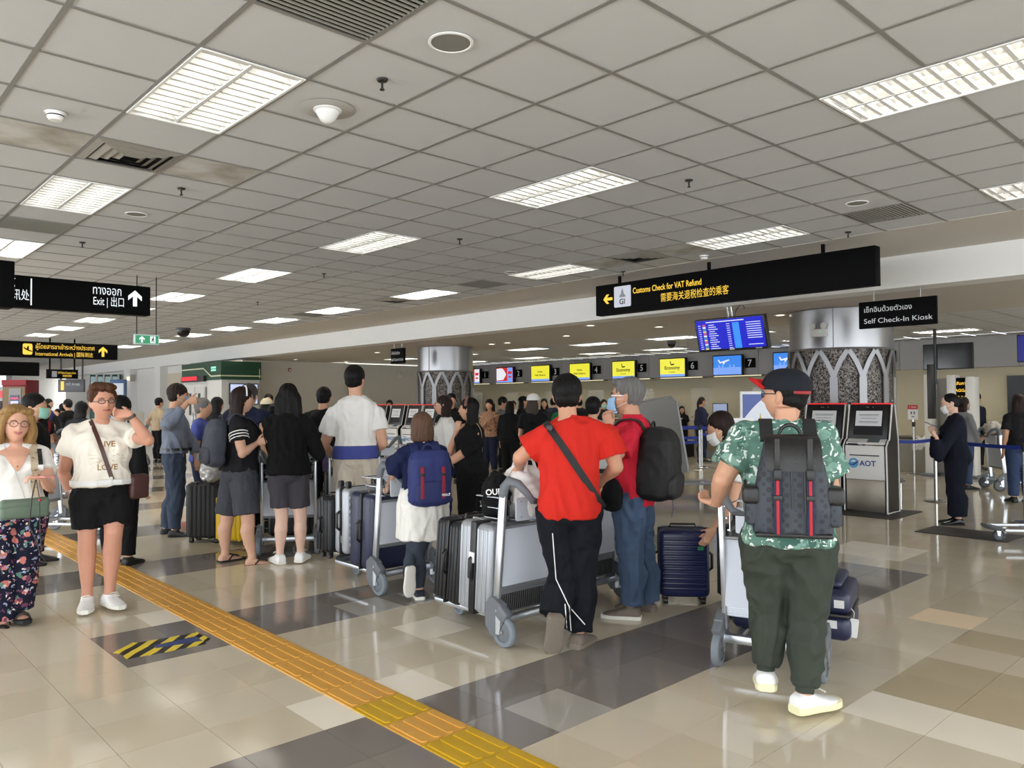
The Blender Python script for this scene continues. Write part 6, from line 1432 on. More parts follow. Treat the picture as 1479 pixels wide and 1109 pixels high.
# white standee with crest
p_ = pd(1094, 600, 10.2); t = thing('standee', 'white notice stand with blue arc and gold crest beside the cap', 'sign stand', (p_.x, p_.y, 0), rad(47))
b = MB(); b.box((0, 0, 1.18), (.46, .04, 1.02), r=.01); obj('board', b, m_wsh, t)
b = MB(); b.box((0, -.022, 1.18), (.40, .004, .94)); obj('poster', b, mat('poster_white', (222, 228, 238), .3), t)
b = MB(); b.prism([(-.2, .47)]+[(-.2+.4*i/14, .47-.34*(1-(i/14))**1.6) for i in range(15)], .003, (0, -.0255, 1.18), 'y'); obj('blue_arc', b, mat('poster_blue', (36, 66, 150), .3), t)
b = MB(); b.lathe([(.055, 0), (.055, .02), (.045, .03), (.045, .05), (.03, .06), (.03, .08), (.012, .10), (.004, .16), (0, .17)], 16, c=(.03, -.03, 1.24)); b.v = [(x, -.026+(y+.03)*.05, z) for x, y, z in b.v]; obj('gold_crest', b, mat('crest_gold', (206, 176, 86), .4), t)
writing('lettering', 'GI', .10, (-.02, -.026, 1.12), (1, 0, 0), (0, 0, 1), m_dk, t, bold=.02)
b = MB(); b.box((0, 0, .34), (.05, .05, .68)); b.box((0, 0, .015), (.5, .36, .03), r=.01); obj('stand_foot', b, m_gp, t)
t = thing('notice_frame', 'white framed notice on a post in front of the check-in counters', 'notice', (pd(1072, 620, 9.0).x, pd(1072, 620, 9.0).y, 0), rad(47))
b = MB(); b.box((0, 0, 1.27), (.26, .02, .19), r=.004); obj('board', b, m_wsh, t)
b = MB(); b.box((0, -.013, 1.27), (.22, .003, .14)); obj('notice_sheet', b, m_paper, t)
b = MB()
for k in range(5): b.box((0, -.016, 1.31-.022*k), (.17-.02*(k % 2), .001, .006))
obj('printed_lines', b, m_ink, t)
b = MB(); b.cyl((0, .02, 0), (0, .02, 1.2), .016); b.lathe([(0, .02), (.14, .015), (.15, 0)], 20, c=(0, .02, 0)); obj('notice_post', b, m_steel, t)
# ------------------------------------------------------------------ hanging signs
m_sb = mat('sign_black', (8, 8, 9), .6, spec=.06); m_sy = glow('sign_yellow', (250, 205, 60), 1.0); m_sw = glow('sign_white', (236, 242, 246), 1.0); m_swp = mat('sign_white_print', (222, 224, 226), .5)
def sign(name, label, c, size, rz=0, hang=None, ztop=ZC):
    """box sign centred at c; face looks along local -y"""
    t = thing(name, label, 'sign', c, rz); w, d, h = size; b = MB(); b.box((0, 0, 0), (w, d, h), r=.008); obj('sign_case', b, m_sb, t)
    for x in (hang or ()): b = MB(); b.box((x, 0, (h/2+ztop-c[2])/2), (.035, .035, ztop-c[2]-h/2)); obj('hanger', b, m_sb, t)
    return t
X = (1, 0, 0); Z = (0, 0, 1)
def arrow(par, c, s, ang, m, y):
    """signage arrow pointing up before rotation"""
    P = [(-.12, -.5), (.12, -.5), (.12, .12), (.40, -.14), (.40, .14), (0, .5), (-.40, .14), (-.40, -.14), (-.12, .12)]
    b = MB(); ca, sa = math.cos(ang), math.sin(ang); b.prism([(c[0]+s*(x*ca-z*sa), c[1]+s*(x*sa+z*ca)) for x, z in P], .003, (0, y, 0), 'y'); return obj('arrow', b, m, par)
# customs sign
x0, x1, y_, z0, z1 = -7.53, -3.49, 8.8, 2.83, 3.27; cx = (x0+x1)/2
t = sign('hanging_sign', 'long black customs sign with yellow writing and left arrow', (cx, y_, (z0+z1)/2), (x1-x0, .14, z1-z0), 0, (-1.62, -.13, 1.40))
hx = lambda u: aty(u, 420, y_-.07).x-cx; hz = lambda u, v: aty(u, v, y_-.07).z-(z0+z1)/2
yf = -.0715
arrow(t, (hx(878), hz(878, 432)), .17, math.pi/2, m_sy, yf)
b = MB(); b.rpanel((hx(899), yf, hz(899, 428)), (hx(911)-hx(887), .004, .30), .02, 'y'); o = obj('emblem_panel', b, glow('panel_white', (206, 210, 222), .75), t)
b = MB(); ex, ez = hx(899), hz(899, 428); b.prism([(ex-.06, ez-.01), (ex-.05, ez+.02), (ex-.03, ez+.03), (ex-.02, ez+.07), (ex, ez+.12), (ex+.02, ez+.07), (ex+.03, ez+.03), (ex+.05, ez+.02), (ex+.06, ez-.01)], .002, (0, yf-.003, 0), 'y'); obj('emblem_roof', b, mat('emblem_grey', (150, 152, 160), .5), o)
writing('lettering', 'GI', .11, (ex-.055, yf-.003, ez-.11), X, Z, m_dk, o, bold=.02)
writing('lettering', 'Customs Check for VAT Refund', .115, (hx(914), yf, hz(914, 424)), X, Z, m_sy, t, fit=hx(1013)-hx(914), bold=.012)
writing('lettering', '需要海关退税检查的乘客', .128, (hx(954), yf, hz(954, 435)), X, Z, m_sy, t, fit=hx(1052)-hx(954))
# self check-in kiosk signs
def kiosk_sign(label, c, w, h, ztop):
    t = sign('kiosk_sign', label, c, (w, .05, h), 0, (), ztop)
    for x in (-w*.3, w*.3): b = MB(); b.cyl((x, 0, h/2), (x, 0, ztop-c[2]), .006, n=6); obj('hanger', b, m_steel, t)
    writing('lettering', 'เช็กอินด้วยตัวเอง', h*.26, (-w*.43, -.026, h*.10), X, Z, m_swp, t, fit=w*.62)
    writing('lettering', 'Self Check-In Kiosk', h*.26, (-w*.43, -.026, -h*.32), X, Z, m_swp, t, fit=w*.88); return t
kiosk_sign('black self check-in kiosk sign beside the large column', (-3.88, 10.35, 2.675), .95, .35, ZB)
pf = aty(575, 514, 10.75); kiosk_sign('small far self check-in kiosk sign near the far column', (pf.x, 10.75, pf.z), .56, .37, ZB)
# exit sign, faces +x
Y = (0, 1, 0)
def xsign(name, label, xs, u0, v0, u1, v1, d=.16, hang=(), ztop=ZC):
    a = atx(u0, v0, xs); c = atx(u1, v1, xs); w, h = c.y-a.y, a.z-c.z
    return sign(name, label, (xs, (a.y+c.y)/2, (a.z+c.z)/2), (w, d, h), math.pi/2, hang, ztop), w, h
t, w, h = xsign('hanging_sign', 'black exit sign with white arrow pointing up', -9.6, -55, 391, 214, 457, hang=(-.9,))
fx = lambda u: atx(u, 430, -9.52).y-t.location.y; fz = lambda u, v: atx(u, v, -9.52).z-t.location.z
yf = -.0815
arrow(t, (fx(195), fz(195, 431)), .185, 0, m_sw, yf)
writing('lettering', 'ทางออก', .14, (fx(133), yf, fz(133, 424)), X, Z, m_sw, t, fit=fx(174)-fx(133))
writing('lettering', 'Exit | 出口', .125, (fx(134), yf, fz(134, 439.5)), X, Z, m_sw, t, fit=fx(178)-fx(134))
writing('lettering', '问讯处', .125, (fx(4), yf, fz(4, 430)), X, Z, m_sw, t, fit=fx(41)-fx(4)); writing('lettering', 'ธ์', .14, (fx(10), yf, fz(10, 415)), X, Z, m_sw, t)
b = MB(); b.box((fx(45), yf, 0), (.012, .004, h*.84)); obj('divider', b, m_sw, t)
t, w, h = xsign('screen_box', 'black display box cut by the left edge, in front of exit sign', -8.9, -60, 372, 17, 446, .25, hang=(0,))
# arrivals sign
t, w, h = xsign('hanging_sign', 'black arrivals sign with yellow plane symbol and arrow', -17.2, -60, 489, 168, 520, .18, hang=(-1.45,))
fx = lambda u: atx(u, 505, -17.1).y-t.location.y; fz = lambda u, v: atx(u, v, -17.1).z-t.location.z; yf = -.092
arrow(t, (fx(149), fz(149, 508)), .20, 0, m_sy, yf)
b = MB(); b.rpanel((fx(40), yf, fz(40, 504)), (fx(47)-fx(33), .004, .21), .03, 'y'); o = obj('plane_panel', b, m_sy, t)
b = MB(); ex, ez = fx(40), fz(40, 504); b.prism([(ex-.07, ez+.04), (ex-.05, ez+.035), (ex-.02, ez+.005), (ex+.0, ez+.06), (ex+.02, ez+.06), (ex+.02, ez-.01), (ex+.08, ez-.035), (ex+.07, ez-.05), (ex, ez-.03), (ex-.05, ez)], .002, (0, yf-.003, 0), 'y'); obj('plane_symbol', b, m_sb, o)
writing('lettering', 'ผู้โดยสารขาเข้าระหว่างประเทศ', .12, (fx(51), yf, fz(51, 503)), X, Z, m_sy, t, fit=fx(136)-fx(51))
writing('lettering', 'International Arrivals | 国际到达', .10, (fx(51), yf, fz(51, 513)), X, Z, m_sy, t, fit=fx(134)-fx(51))
t, w, h = xsign('screen_box', 'blank black screen under the arrivals sign at the left', -18.5, -40, 521, 56, 543, .12, hang=())
b = MB(); b.box((-.85, 0, .6), (.05, .05, 1.0)); obj('hanger', b, m_sb, t)
t, w, h = xsign('hanging_sign', 'small distant black customs sign hanging at the left', -24, 67, 533, 112, 547, .12, hang=(-.3, .3))
fx = lambda u: atx(u, 540, -23.9).y-t.location.y; fz = lambda u, v: atx(u, v, -23.9).z-t.location.z
b = MB(); b.box((fx(79), -.063, fz(79, 540)), (.12, .004, .16)); obj('emblem_panel', b, mat('emblem_grey', (150, 152, 160), .5), t)
writing('lettering', 'VAT Refund Customs Check', .08, (fx(84), -.064, fz(84, 539.5)), X, Z, m_sy, t, fit=fx(110)-fx(84)); writing('lettering', '检查的乘客', .07, (fx(91), -.064, fz(91, 544)), X, Z, m_sy, t, fit=fx(104)-fx(91))
# green exit box
pe = pd(211.5, 490.5, 11.0); t = thing('exit_light', 'small green running-man exit light hanging on two rods', 'exit sign', pe, math.pi/2-.02)
b = MB(); b.box((0, 0, 0), (.33, .06, .14), r=.006); obj('case', b, mat('case_pale', (190, 214, 214), .4), t)
b = MB(); b.box((0, -.032, 0), (.30, .004, .11)); obj('green_face', b, glow('exit_green', (24, 150, 92), .7), t)
arrow(t, (-.07, 0), .09, 0, m_sw, -.036)
b = MB(); b.box((.075, -.036, 0), (.07, .003, .095)); o = obj('white_panel', b, m_sw, t)
b = MB(); b.ball((.08, -.04, .032), (.009, .003, .009), 8, 6); b.tube([(.082, -.040, .02), (.074, -.040, -.006)], .008, 5); b.tube([(.074, -.04, -.006), (.09, -.04, -.02), (.084, -.04, -.04)], .006, 5); b.tube([(.074, -.04, -.006), (.064, -.04, -.025), (.05, -.04, -.026)], .006, 5); b.tube([(.08, -.04, .016), (.096, -.04, .004)], .005, 5); b.tube([(.08, -.04, .018), (.062, -.04, .008), (.06, -.04, -.006)], .005, 5); obj('running_man', b, mat('exit_dark', (16, 70, 60), .4), o)
for x in (-.13, .13): b = MB(); b.cyl((x, 0, .07), (x, 0, ZC-pe.z), .008, n=6); obj('rod', b, m_dk, t)
# ------------------------------------------------------------------ flight board and counter screens
w, h = 1.17, .50; t = thing('flight_board', 'hanging flight information screen glowing blue', 'screen', pd(1054.5, 482.5, 11.6)); t.rotation_euler = (.27, 0, 0)
b = MB(); b.box((0, .045, 0), (w, .09, h), r=.008); obj('case', b, m_blk, t)
gb = lambda n, c, p=1.0: glow(n, c, p)
b = MB(); b.box((0, -.003, .01), (w*.95, .004, h*.90)); o = obj('screen', b, gb('board_blue', (28, 34, 190), 1.0), t)
b = MB(); b.box((.10*w, -.007, -.02), (.095*w, .002, h*.78)); obj('highlight_column', b, gb('board_sky', (60, 140, 240), 1.0), o)
b = MB(); m_bt = gb('board_text', (216, 220, 240), 1.0)
for k in range(12):
    z = h*.32-k*h*.066
    b.box((-w*.43, -.007, z), (w*.035, .002, h*.018)); b.box((-w*.25+.01*(k % 3), -.007, z), (w*(.08+.03*((k*7) % 3)), .002, h*.022)); b.box((-.01, -.007, z), (w*.045, .002, h*.018))
    if k < 8 or k == 10: b.box((w*.345, -.007, z), (w*.20, .002, h*.02))
b.box((-.06, -.007, h*.41), (w*.55, .002, h*.028)); obj('flight_lines', b, m_bt, o)
for k in range(12): b = MB(); b.box((-w*.36, -.007, h*.32-k*h*.066), (w*.045, .002, h*.05)); obj('airline_logo', b, gb('logo_%d' % (k % 4), [(214, 90, 110), (232, 232, 240), (60, 150, 170), (230, 210, 120)][k % 4], .9), o)
writing('lettering', '16:01', h*.085, (-.04*w, -.004, -h*.475), X, Z, m_sw, t); writing('lettering', '06 Apr 2023', h*.04, (.33*w, -.004, -h*.47), X, Z, m_sw, t)
b = MB(); b.cyl((-.03, .08, h*.4), (-.03, .08+.0, h*.5+.42), .02); b.cyl((.03, .08, h*.4), (.03, .08, h*.5+.42), .02); b.box((0, .08, h*.5+.16), (.14, .04, .02)); obj('drop_pole', b, m_steel, t)
b = MB(); b.tube([(.07, .08, h*.5), (.12, .08, h*.5+.1), (.22, .08, h*.5+.18), (.26, .08, h*.5+.10)], .006, 6); obj('cable', b, m_blk, t)
# counters: number plates, screens, shelves, desks
m_y = gb('screen_yellow', (232, 226, 60), 1.0); m_bl = gb('screen_blue', (46, 128, 226), 1.0); m_rd = gb('screen_red', (206, 44, 44), .95); m_wt2 = gb('screen_white', (226, 228, 236), 1.0); m_pb = gb('screen_pale_blue', (120, 160, 240), 1.0); m_ip = mat('ink_black', (22, 22, 24), .6)
NM = 'one two three four five six seven eight nine'.split()
for n in range(1, 10):
    x = -22.80+1.895*(n-1)
    t = thing('counter_number', 'black plate with white number %s on the grey fascia' % NM[n-1], 'number plate', (x, 19.86, 2.63), 0, 'counter number plates'); b = MB(); b.box((0, 0, 0), (.30, .05, .27), r=.004); obj('plate', b, m_sb, t)
    writing('lettering', str(n), .26, (0, -.027, -.09), X, Z, m_swp, t, 'CENTER', bold=.015)
    if n == 9: continue
    xs = x-.66
    t = thing('counter_screen', 'lit screen above check-in counter %s, %s' % (NM[n-1], 'red and white picture' if n < 3 else 'yellow notice' if n < 5 else 'yellow economy notice' if n < 7 else 'blue aeroplane picture'), 'screen', (xs, 19.74, 2.585), 0, 'screens above the counters')
    b = MB(); b.box((0, .05, 0), (.96, .10, .60), r=.01); obj('case', b, m_blk, t)
    fc = {1: m_rd, 2: m_rd, 3: m_y, 4: m_y, 5: m_y, 6: m_y, 7: m_bl, 8: m_bl}[n]; b = MB(); b.box((0, -.003, 0), (.90, .006, .54)); o = obj('screen', b, fc, t)
    if n < 3:
        b = MB(); b.prism([(-.44, -.20), (-.44, .24)]+[(-.2+.24*math.cos(a), .02+.24*math.sin(a)) for a in (1.5, 1.0, .5)]+[(.10, .02)]+[(-.2+.24*math.cos(a), .02+.24*math.sin(a)) for a in (-.5, -1.0)], .002, (0, -.008, 0), 'y'); obj('white_disc', b, m_wt2, o)
        b = MB(); b.box((.30, -.007, 0), (.28, .002, .54)); obj('white_strip', b, m_pb if n == 2 else m_wt2, o); b = MB(); b.box((.3, -.009, .08), (.2, .002, .10)); b.box((.3, -.009, -.08), (.16, .002, .06)); obj('red_lines', b, m_rd, o)
        b = MB(); b.box((0, -.009, -.25), (.9, .002, .05)); obj('blue_strip', b, m_pb, o)
    elif n < 7:
        b = MB(); b.box((0, -.007, -.235), (.90, .002, .07)); obj('blue_strip', b, m_pb, o)
        if n > 4:
            writing('lettering', 'Economy', .15, (0, -.007, -.05), X, Z, m_ip, o, 'CENTER', bold=.02); writing('lettering', 'Counter', .07, (0, -.007, -.15), X, Z, m_ip, o, 'CENTER')
            b = MB(); b.prism([(-.09, .20), (-.06, .20), (-.03, .11), (.06, .12), (.09, .09), (.0, .07), (-.05, .08)], .002, (0, -.008, 0), 'y'); obj('bird_symbol', b, m_ip, o)
        else:
            writing('lettering', 'Online', .09, (0, -.007, .03), X, Z, m_ip, o, 'CENTER', bold=.02); writing('lettering', 'Web Check-in', .09, (0, -.007, -.09), X, Z, m_ip, o, 'CENTER', bold=.02)
    else:
        b = MB(); b.box((0, -.007, -.16), (.90, .002, .20)); obj('pale_band', b, m_pb, o); b = MB(); b.prism([(-.30, .16), (-.26, .17), (-.22, .10), (-.02, .15), (.06, .17), (.08, .14), (-.06, .09), (-.10, .03), (-.14, .03), (-.12, .08), (-.24, .06)], .002, (0, -.008, 0), 'y'); obj('aeroplane_picture', b, m_wt2, o)
        b = MB()
        for k in range(7): b.box((-.38+.12*k, -.009, -.12+.03*((k*5) % 3)), (.05, .001, .10+.05*(k % 3)))
        obj('skyline_picture', b, m_pb, o)
    t = thing('lit_shelf', 'thin lit shelf under counter screen %s' % NM[n-1], 'shelf', (xs+.36, 19.78, 2.27), 0, 'lit shelves under the screens'); b = MB(); b.box((0, 0, 0), (1.5, .22, .03), r=.006); obj('shelf_board', b, m_lowp, t); b = MB(); b.box((0, -.112, 0), (1.5, .006, .026)); obj('light_strip', b, gb('strip_warm', (244, 232, 190), .9), t)
m_desk = mat('desk_khaki', (126, 116, 96), .5, var=.05); m_top = mat('desk_top', (196, 190, 178), .35)
for n in range(1, 9):
    x = -23.1+1.895*(n-1); t = thing('check_in_desk', 'check-in desk below counter screen %s' % NM[n-1], 'desk', (x, 18.6, 0), 0, 'check-in desks')
    b = MB(); b.box((0, 0, .52), (1.15, .5, 1.04), r=.01); obj('desk_body', b, m_desk, t); b = MB(); b.box((0, -.05, 1.06), (1.22, .62, .04), r=.008); obj('desk_top', b, m_top, t)
    b = MB(); b.box((0, -.255, .12), (1.1, .02, .2)); obj('kick_plate', b, m_lowp, t)
    b = MB(); b.box((.85, 0, .2), (.52, 1.2, .4), r=.01); obj('weigh_belt', b, m_dk, t)
    mo = thing('desk_monitor', 'computer monitor on the desk below counter screen %s' % NM[n-1], 'monitor', (x+.1, 18.62, 1.08), 0, 'desk monitors'); b = MB(); b.box((0, 0, .26), (.46, .04, .32), r=.01); obj('case', b, m_blk, mo); b = MB(); b.box((0, -.022, .26), (.42, .003, .28)); obj('screen', b, gb('monitor_glow', (170, 186, 220), .6) if n in (5, 7, 8) else mat('screen_off', (26, 28, 32), .1), mo); b = MB(); b.box((0, 0, .06), (.05, .04, .12)); b.box((0, 0, .01), (.22, .16, .02)); obj('monitor_foot', b, m_blk, mo)
    gl = thing('screen_guard', 'clear guard panel on the desk below counter screen %s' % NM[n-1], 'guard panel', (x-.35, 18.36, 1.08), 0, 'clear desk guards'); b = MB(); b.rpanel((0, 0, .42), (.62, .008, .84), .05, 'y'); obj('clear_sheet', b, glass('clear_sheet', (220, 226, 224), .10), gl)
    for sx in (-.28, .28): b = MB(); b.box((sx, 0, .03), (.03, .06, .06)); obj('clip', b, m_steel, gl)
# right-hand end of the check-in area
t = thing('wall_screen', 'switched-off black television hanging at the right', 'television', (-5.41, 17.0, 2.43)); b = MB(); b.box((0, 0, 0), (.92, .07, .52), r=.01); obj('case', b, m_blk, t); b = MB(); b.box((0, -.037, 0), (.88, .003, .48)); obj('screen', b, mat('screen_off', (26, 28, 32), .1), t); b = MB(); b.cyl((-.22, -.06, -.55), (-.22, -.06, .56), .03); b.box((-.3, -.05, -.70), (.14, .10, 1.1), r=.01); obj('support_pole', b, m_blk, t)
pr = aty(1479, 498, 17.0); t = thing('wall_screen', 'flight screen cut by the right edge', 'television', (pr.x+.35, 17.0, 2.52)); b = MB(); b.box((0, 0, 0), (.92, .07, .52), r=.01); obj('case', b, m_blk, t); b = MB(); b.box((0, -.037, 0), (.88, .003, .48)); obj('screen', b, gb('board_dim', (40, 44, 130), .7), t); b = MB(); b.cyl((0, 0, .2), (0, 0, .5), .03); obj('support_pole', b, m_blk, t)
def gate_post(u, label, vt=548, y=17.3, w=.16):
    p_ = aty(u, vt, y); t = thing('gate_post', label, 'post', (p_.x, y, 0), 0, 'white security gate posts'); b = MB(); b.box((0, 0, p_.z/2), (w, .34, p_.z), r=.02); obj('post_body', b, mat('gate_white', (222, 220, 214), .4), t); b = MB(); b.box((0, 0, .03), (w+.1, .5, .06), r=.01); obj('post_foot', b, m_gp, t); return t
gate_post(1344, 'white security gate post left of the woman in dark suit', 541); gate_post(1377, 'white security gate post above the dark suit woman', 542); gate_post(1404, 'white security gate post behind the officer', 544)
p_ = aty(1360, 565, 17.35); t = thing('security_screen', 'grey panel between the white security posts', 'panel', (p_.x, 17.45, 0)); b = MB(); b.box((0, 0, 1.0), (.45, .03, 2.0), r=.01); obj('panel_sheet', b, mat('panel_grey', (170, 168, 164), .5), t); b = MB(); b.box((0, 0, .03), (.5, .2, .06)); obj('panel_foot', b, m_gp, t)
p_ = aty(1391, 562, 17.2); t = thing('warning_board', 'black board with yellow writing between white posts', 'sign', (p_.x, 17.2, 0)); b = MB(); b.box((0, 0, 1.75), (.32, .03, .5), r=.008); obj('board', b, m_sb, t); b = MB(); b.cyl((0, .03, 0), (0, .03, 1.6), .02); obj('board_post', b, m_dk, t)
for k, tx in enumerate(('สัมภาระ', 'BAGGAGE', 'X-RAY')): writing('lettering', tx, .08, (0, -.017, 1.86-.14*k), X, Z, m_sy, t, 'CENTER', bold=.02)
p_ = aty(1479, 545, 20.2); t = thing('doorway_panel', 'dark doorway panel in the back wall at right edge', 'door', (p_.x+.2, 20.30, 0)); b = MB(); b.box((0, 0, 1.05), (1.1, .06, 2.1)); obj('door_leaf', b, mat('door_dark', (44, 48, 52), .4), t); b = MB(); b.box((-.45, -.05, 1.0), (.04, .06, .3)); obj('door_handle', b, m_steel, t)
p_ = aty(1308, 660, 18.2); t = thing('conveyor_unit', 'grey baggage conveyor unit behind the sign post', 'conveyor', (p_.x, 18.3, 0)); b = MB(); b.box((0, 0, .35), (1.6, .9, .7), r=.02); obj('unit_body', b, mat('unit_grey', (130, 126, 116), .5), t); b = MB(); b.box((0, 0, .72), (1.5, .8, .04), r=.01); obj('belt', b, m_dk, t)
for sx in (-.74, .74): b = MB(); b.tube([(sx, -.4, .7), (sx, -.4, 1.0), (sx, .4, 1.0), (sx, .4, .7)], .02, 8); obj('side_rail', b, m_steel, t)
# ------------------------------------------------------------------ queue posts and belts
m_belt = mat('belt_blue', (30, 56, 150), .6, var=.06)
def stanchion(x, y, label, h=1.0):
    t = thing('queue_post', label, 'queue post', (x, y, 0), 0, 'steel queue posts'); b = MB(); b.lathe([(0, .03), (.05, .028), (.16, .018), (.175, 0)], 28); obj('post_base', b, m_steel, t)
    b = MB(); b.cyl((0, 0, .02), (0, 0, h-.09), .026, n=16); obj('post_tube', b, m_steel, t); b = MB(); b.cyl((0, 0, h-.10), (0, 0, h), .034, n=16); obj('belt_head', b, m_blk, t); return t
def belt(a, c, label, z=.95, w=.05):
    a = V((a[0], a[1], z)); c = V((c[0], c[1], z)); P = [lerp(a, c, i/8)-V((0, 0, .02*math.sin(math.pi*i/8))) for i in range(9)]; o = lerp(a, c, .5); d = (c-a).normalized(); n = V((-d.y, d.x, 0))
    if n.dot(V((0, -1, 0))) < 0: n = -n
    b = MB(); b.ribbon([q-o for q in P], [n]*9, w, .003); q = obj('queue_belt', b, m_belt); q.location = o; return tag(q, label, 'belt', 'blue queue belts')
pA = atz(1352, 724, 0); pB = atz(1479, 755, 0); pB = pB+(pB-pA)*.02; pC = atz(1321, 685, 0)
stanchion(pA.x, pA.y, 'steel queue post behind the woman in dark suit'); stanchion(pB.x, pB.y, 'steel queue post at the right edge'); stanchion(pC.x, pC.y, 'steel queue post carrying the red-topped notice', 1.1)
belt(pA, pB, 'blue queue belt crossing in front of the loaded trolley'); pD = V((pA.x-1.6, pA.y-.8, 0)); pE = pd(1294, 640, 11.5); belt(pA, (pE.x, pE.y), 'blue queue belt from the kiosks to the suit woman’s post')
t = thing('post_notice', 'small notice with red top on the queue post', 'notice', (pC.x, pC.y-.03, 1.1)); b = MB(); b.box((0, 0, .20), (.20, .015, .30), r=.004); obj('board', b, m_wsh, t); b = MB(); b.box((0, -.010, .31), (.20, .004, .09)); o = obj('red_header', b, mat('header_red', (176, 32, 40), .5), t); writing('lettering', '1 Stop', .055, (0, -.013, .295), X, Z, m_wsh, o, 'CENTER')
b = MB(); b.box((-.03, -.010, .19), (.03, .002, .06)); b.box((.03, -.010, .19), (.03, .002, .06)); b.box((0, -.010, .11), (.06, .002, .02)); obj('figures', b, m_ink, t); b = MB(); b.box((0, .0, .03), (.03, .01, .06)); obj('clip', b, m_steel, t)
maze = [(-10.09, 15.27), (-10.35, 15.75), (-12.3, 14.2), (-12.6, 14.7), (-8.6, 16.2), (-14.6, 13.6), (-16.8, 12.0+2.2), (-18.2, 13.3)]
for k, (x, y) in enumerate(maze): stanchion(x, y, ['steel queue post in front of the bending girl', 'second steel queue post in front of the bending girl', 'queue post behind the black backpack', 'queue post behind the polo man', 'queue post hidden by the standee', 'queue post beside the white cap', 'queue post between black-clad queuers', 'queue post near the patterned blouse'][k])
for k, (a, c, z) in enumerate(((0, 2, .95), (0, 2, .62), (1, 3, .95), (1, 3, .70), (2, 5, .95), (3, 5, .80), (5, 6, .95), (6, 7, .95), (0, 4, .95), (1, 4, .78))): belt(maze[a], maze[c], 'blue queue belt in the maze, %s' % ['upper belt right before the girl', 'lower belt right before the girl', 'upper belt second from the girl', 'lower belt second from the girl', 'upper belt behind polo man', 'lower belt behind polo man', 'beside the white cap', 'beside the patterned blouse', 'upper belt by the standee', 'lower belt by the standee'][k], z, .07)
# ------------------------------------------------------------------ green exchange booth and far-end shops
m_grn = mat('booth_green', (22, 66, 40), .4); xb, yb0, yb1 = -23.2, 9.62, 10.86
t = thing('exchange_booth', 'white booth with dark green fascia and red display', 'booth', (xb, yb0, 0))
b = MB(); b.box((-1.6, .62, 1.15), (3.1, 1.2, 2.3)); obj('booth_body', b, mat('booth_white', (220, 218, 212), .5), t)
b = MB(); b.box((-1.6, .62, 2.585), (3.2, 1.28, .56)); o = obj('green_fascia', b, m_grn, t)
ln_ = mat('line_cream', (222, 222, 190), .4)
b = MB(); b.box((.004, .62, 2.42), (.006, 1.26, .035)); b.box((.004, 1.20, 2.5), (.006, .02, .3)); obj('cream_line', b, ln_, o)
b = MB(); b.ribbon([V((0, -.026, 2.42)), V((-.75, -.026, 2.42)), V((-1.35, -.026, 2.68)), V((-3.2, -.026, 2.68))], [V((0, -1, 0))]*4, .04, .004); obj('cream_line', b, ln_, o)
b = MB(); b.box((-.55, -.03, 2.68), (.35, .01, .06)); b.box((-.55, -.03, 2.60), (.35, .01, .05)); obj('lit_letters', b, glow('mint_letters', (150, 240, 210), 1.2), o)
b = MB(); b.box((-2.1, -.06, 2.36), (1.9, .08, .18)); o2 = obj('display_box', b, m_blk, t); b = MB(); b.box((-2.35, -.103, 2.38), (1.3, .005, .12)); obj('red_display', b, glow('led_red', (240, 30, 50), 1.2), o2)
b = MB(); b.box((.03, .68, 1.86), (.05, .92, .66), r=.01); o = obj('rate_screen', b, m_blk, t); b = MB(); b.box((.058, .68, 1.86), (.004, .86, .60)); sc = obj('screen', b, glow('rate_white', (196, 208, 240), 1.0), o); b = MB(); b.box((.061, .58, 1.72), (.003, .4, .14)); obj('dark_panel', b, m_ip, sc)
for k in range(5): b = MB(); b.box((.062, .80, 2.06-.05*k), (.002, .36, .012)); obj('rate_line', b, m_ink, sc)
p_ = atx(418, 534, XW+.02); t = thing('alarm_box', 'small red alarm box high on the cream wall', 'alarm', p_); b = MB(); b.box((.02, 0, 0), (.05, .10, .11), r=.008); obj('alarm_case', b, mat('alarm_red', (120, 30, 34), .5), t); b = MB(); b.box((.047, 0, -.01), (.006, .06, .05)); obj('alarm_lens', b, m_swp, t)
p_ = atx(417, 569, XW+.02); t = thing('wall_notice', 'red square notice on the cream wall', 'notice', p_); b = MB(); b.box((.01, 0, 0), (.02, .24, .26), r=.004); obj('board', b, mat('notice_red', (150, 34, 40), .5), t); b = MB(); b.lathe([(.05, 0), (.07, 0)], 18, M=Matrix.Translation((.022, 0, .02)) @ Matrix.Rotation(math.pi/2, 4, 'Y')); obj('white_ring', b, m_swp, t)
p_ = pd(577, 545, 22.5); t = thing('emergency_light', 'far emergency light on the wall under the small kiosk sign', 'emergency light', atx(577, 543, XW-.22)); b = MB(); b.box((0, 0, 0), (.06, .24, .11), r=.01); obj('battery_box', b, MATS['box_white'], t)
for s in (-1, 1): b = MB(); b.ball((.03, s*.08, .09), .045, 10, 7); obj('spot', b, MATS['box_white'], t)
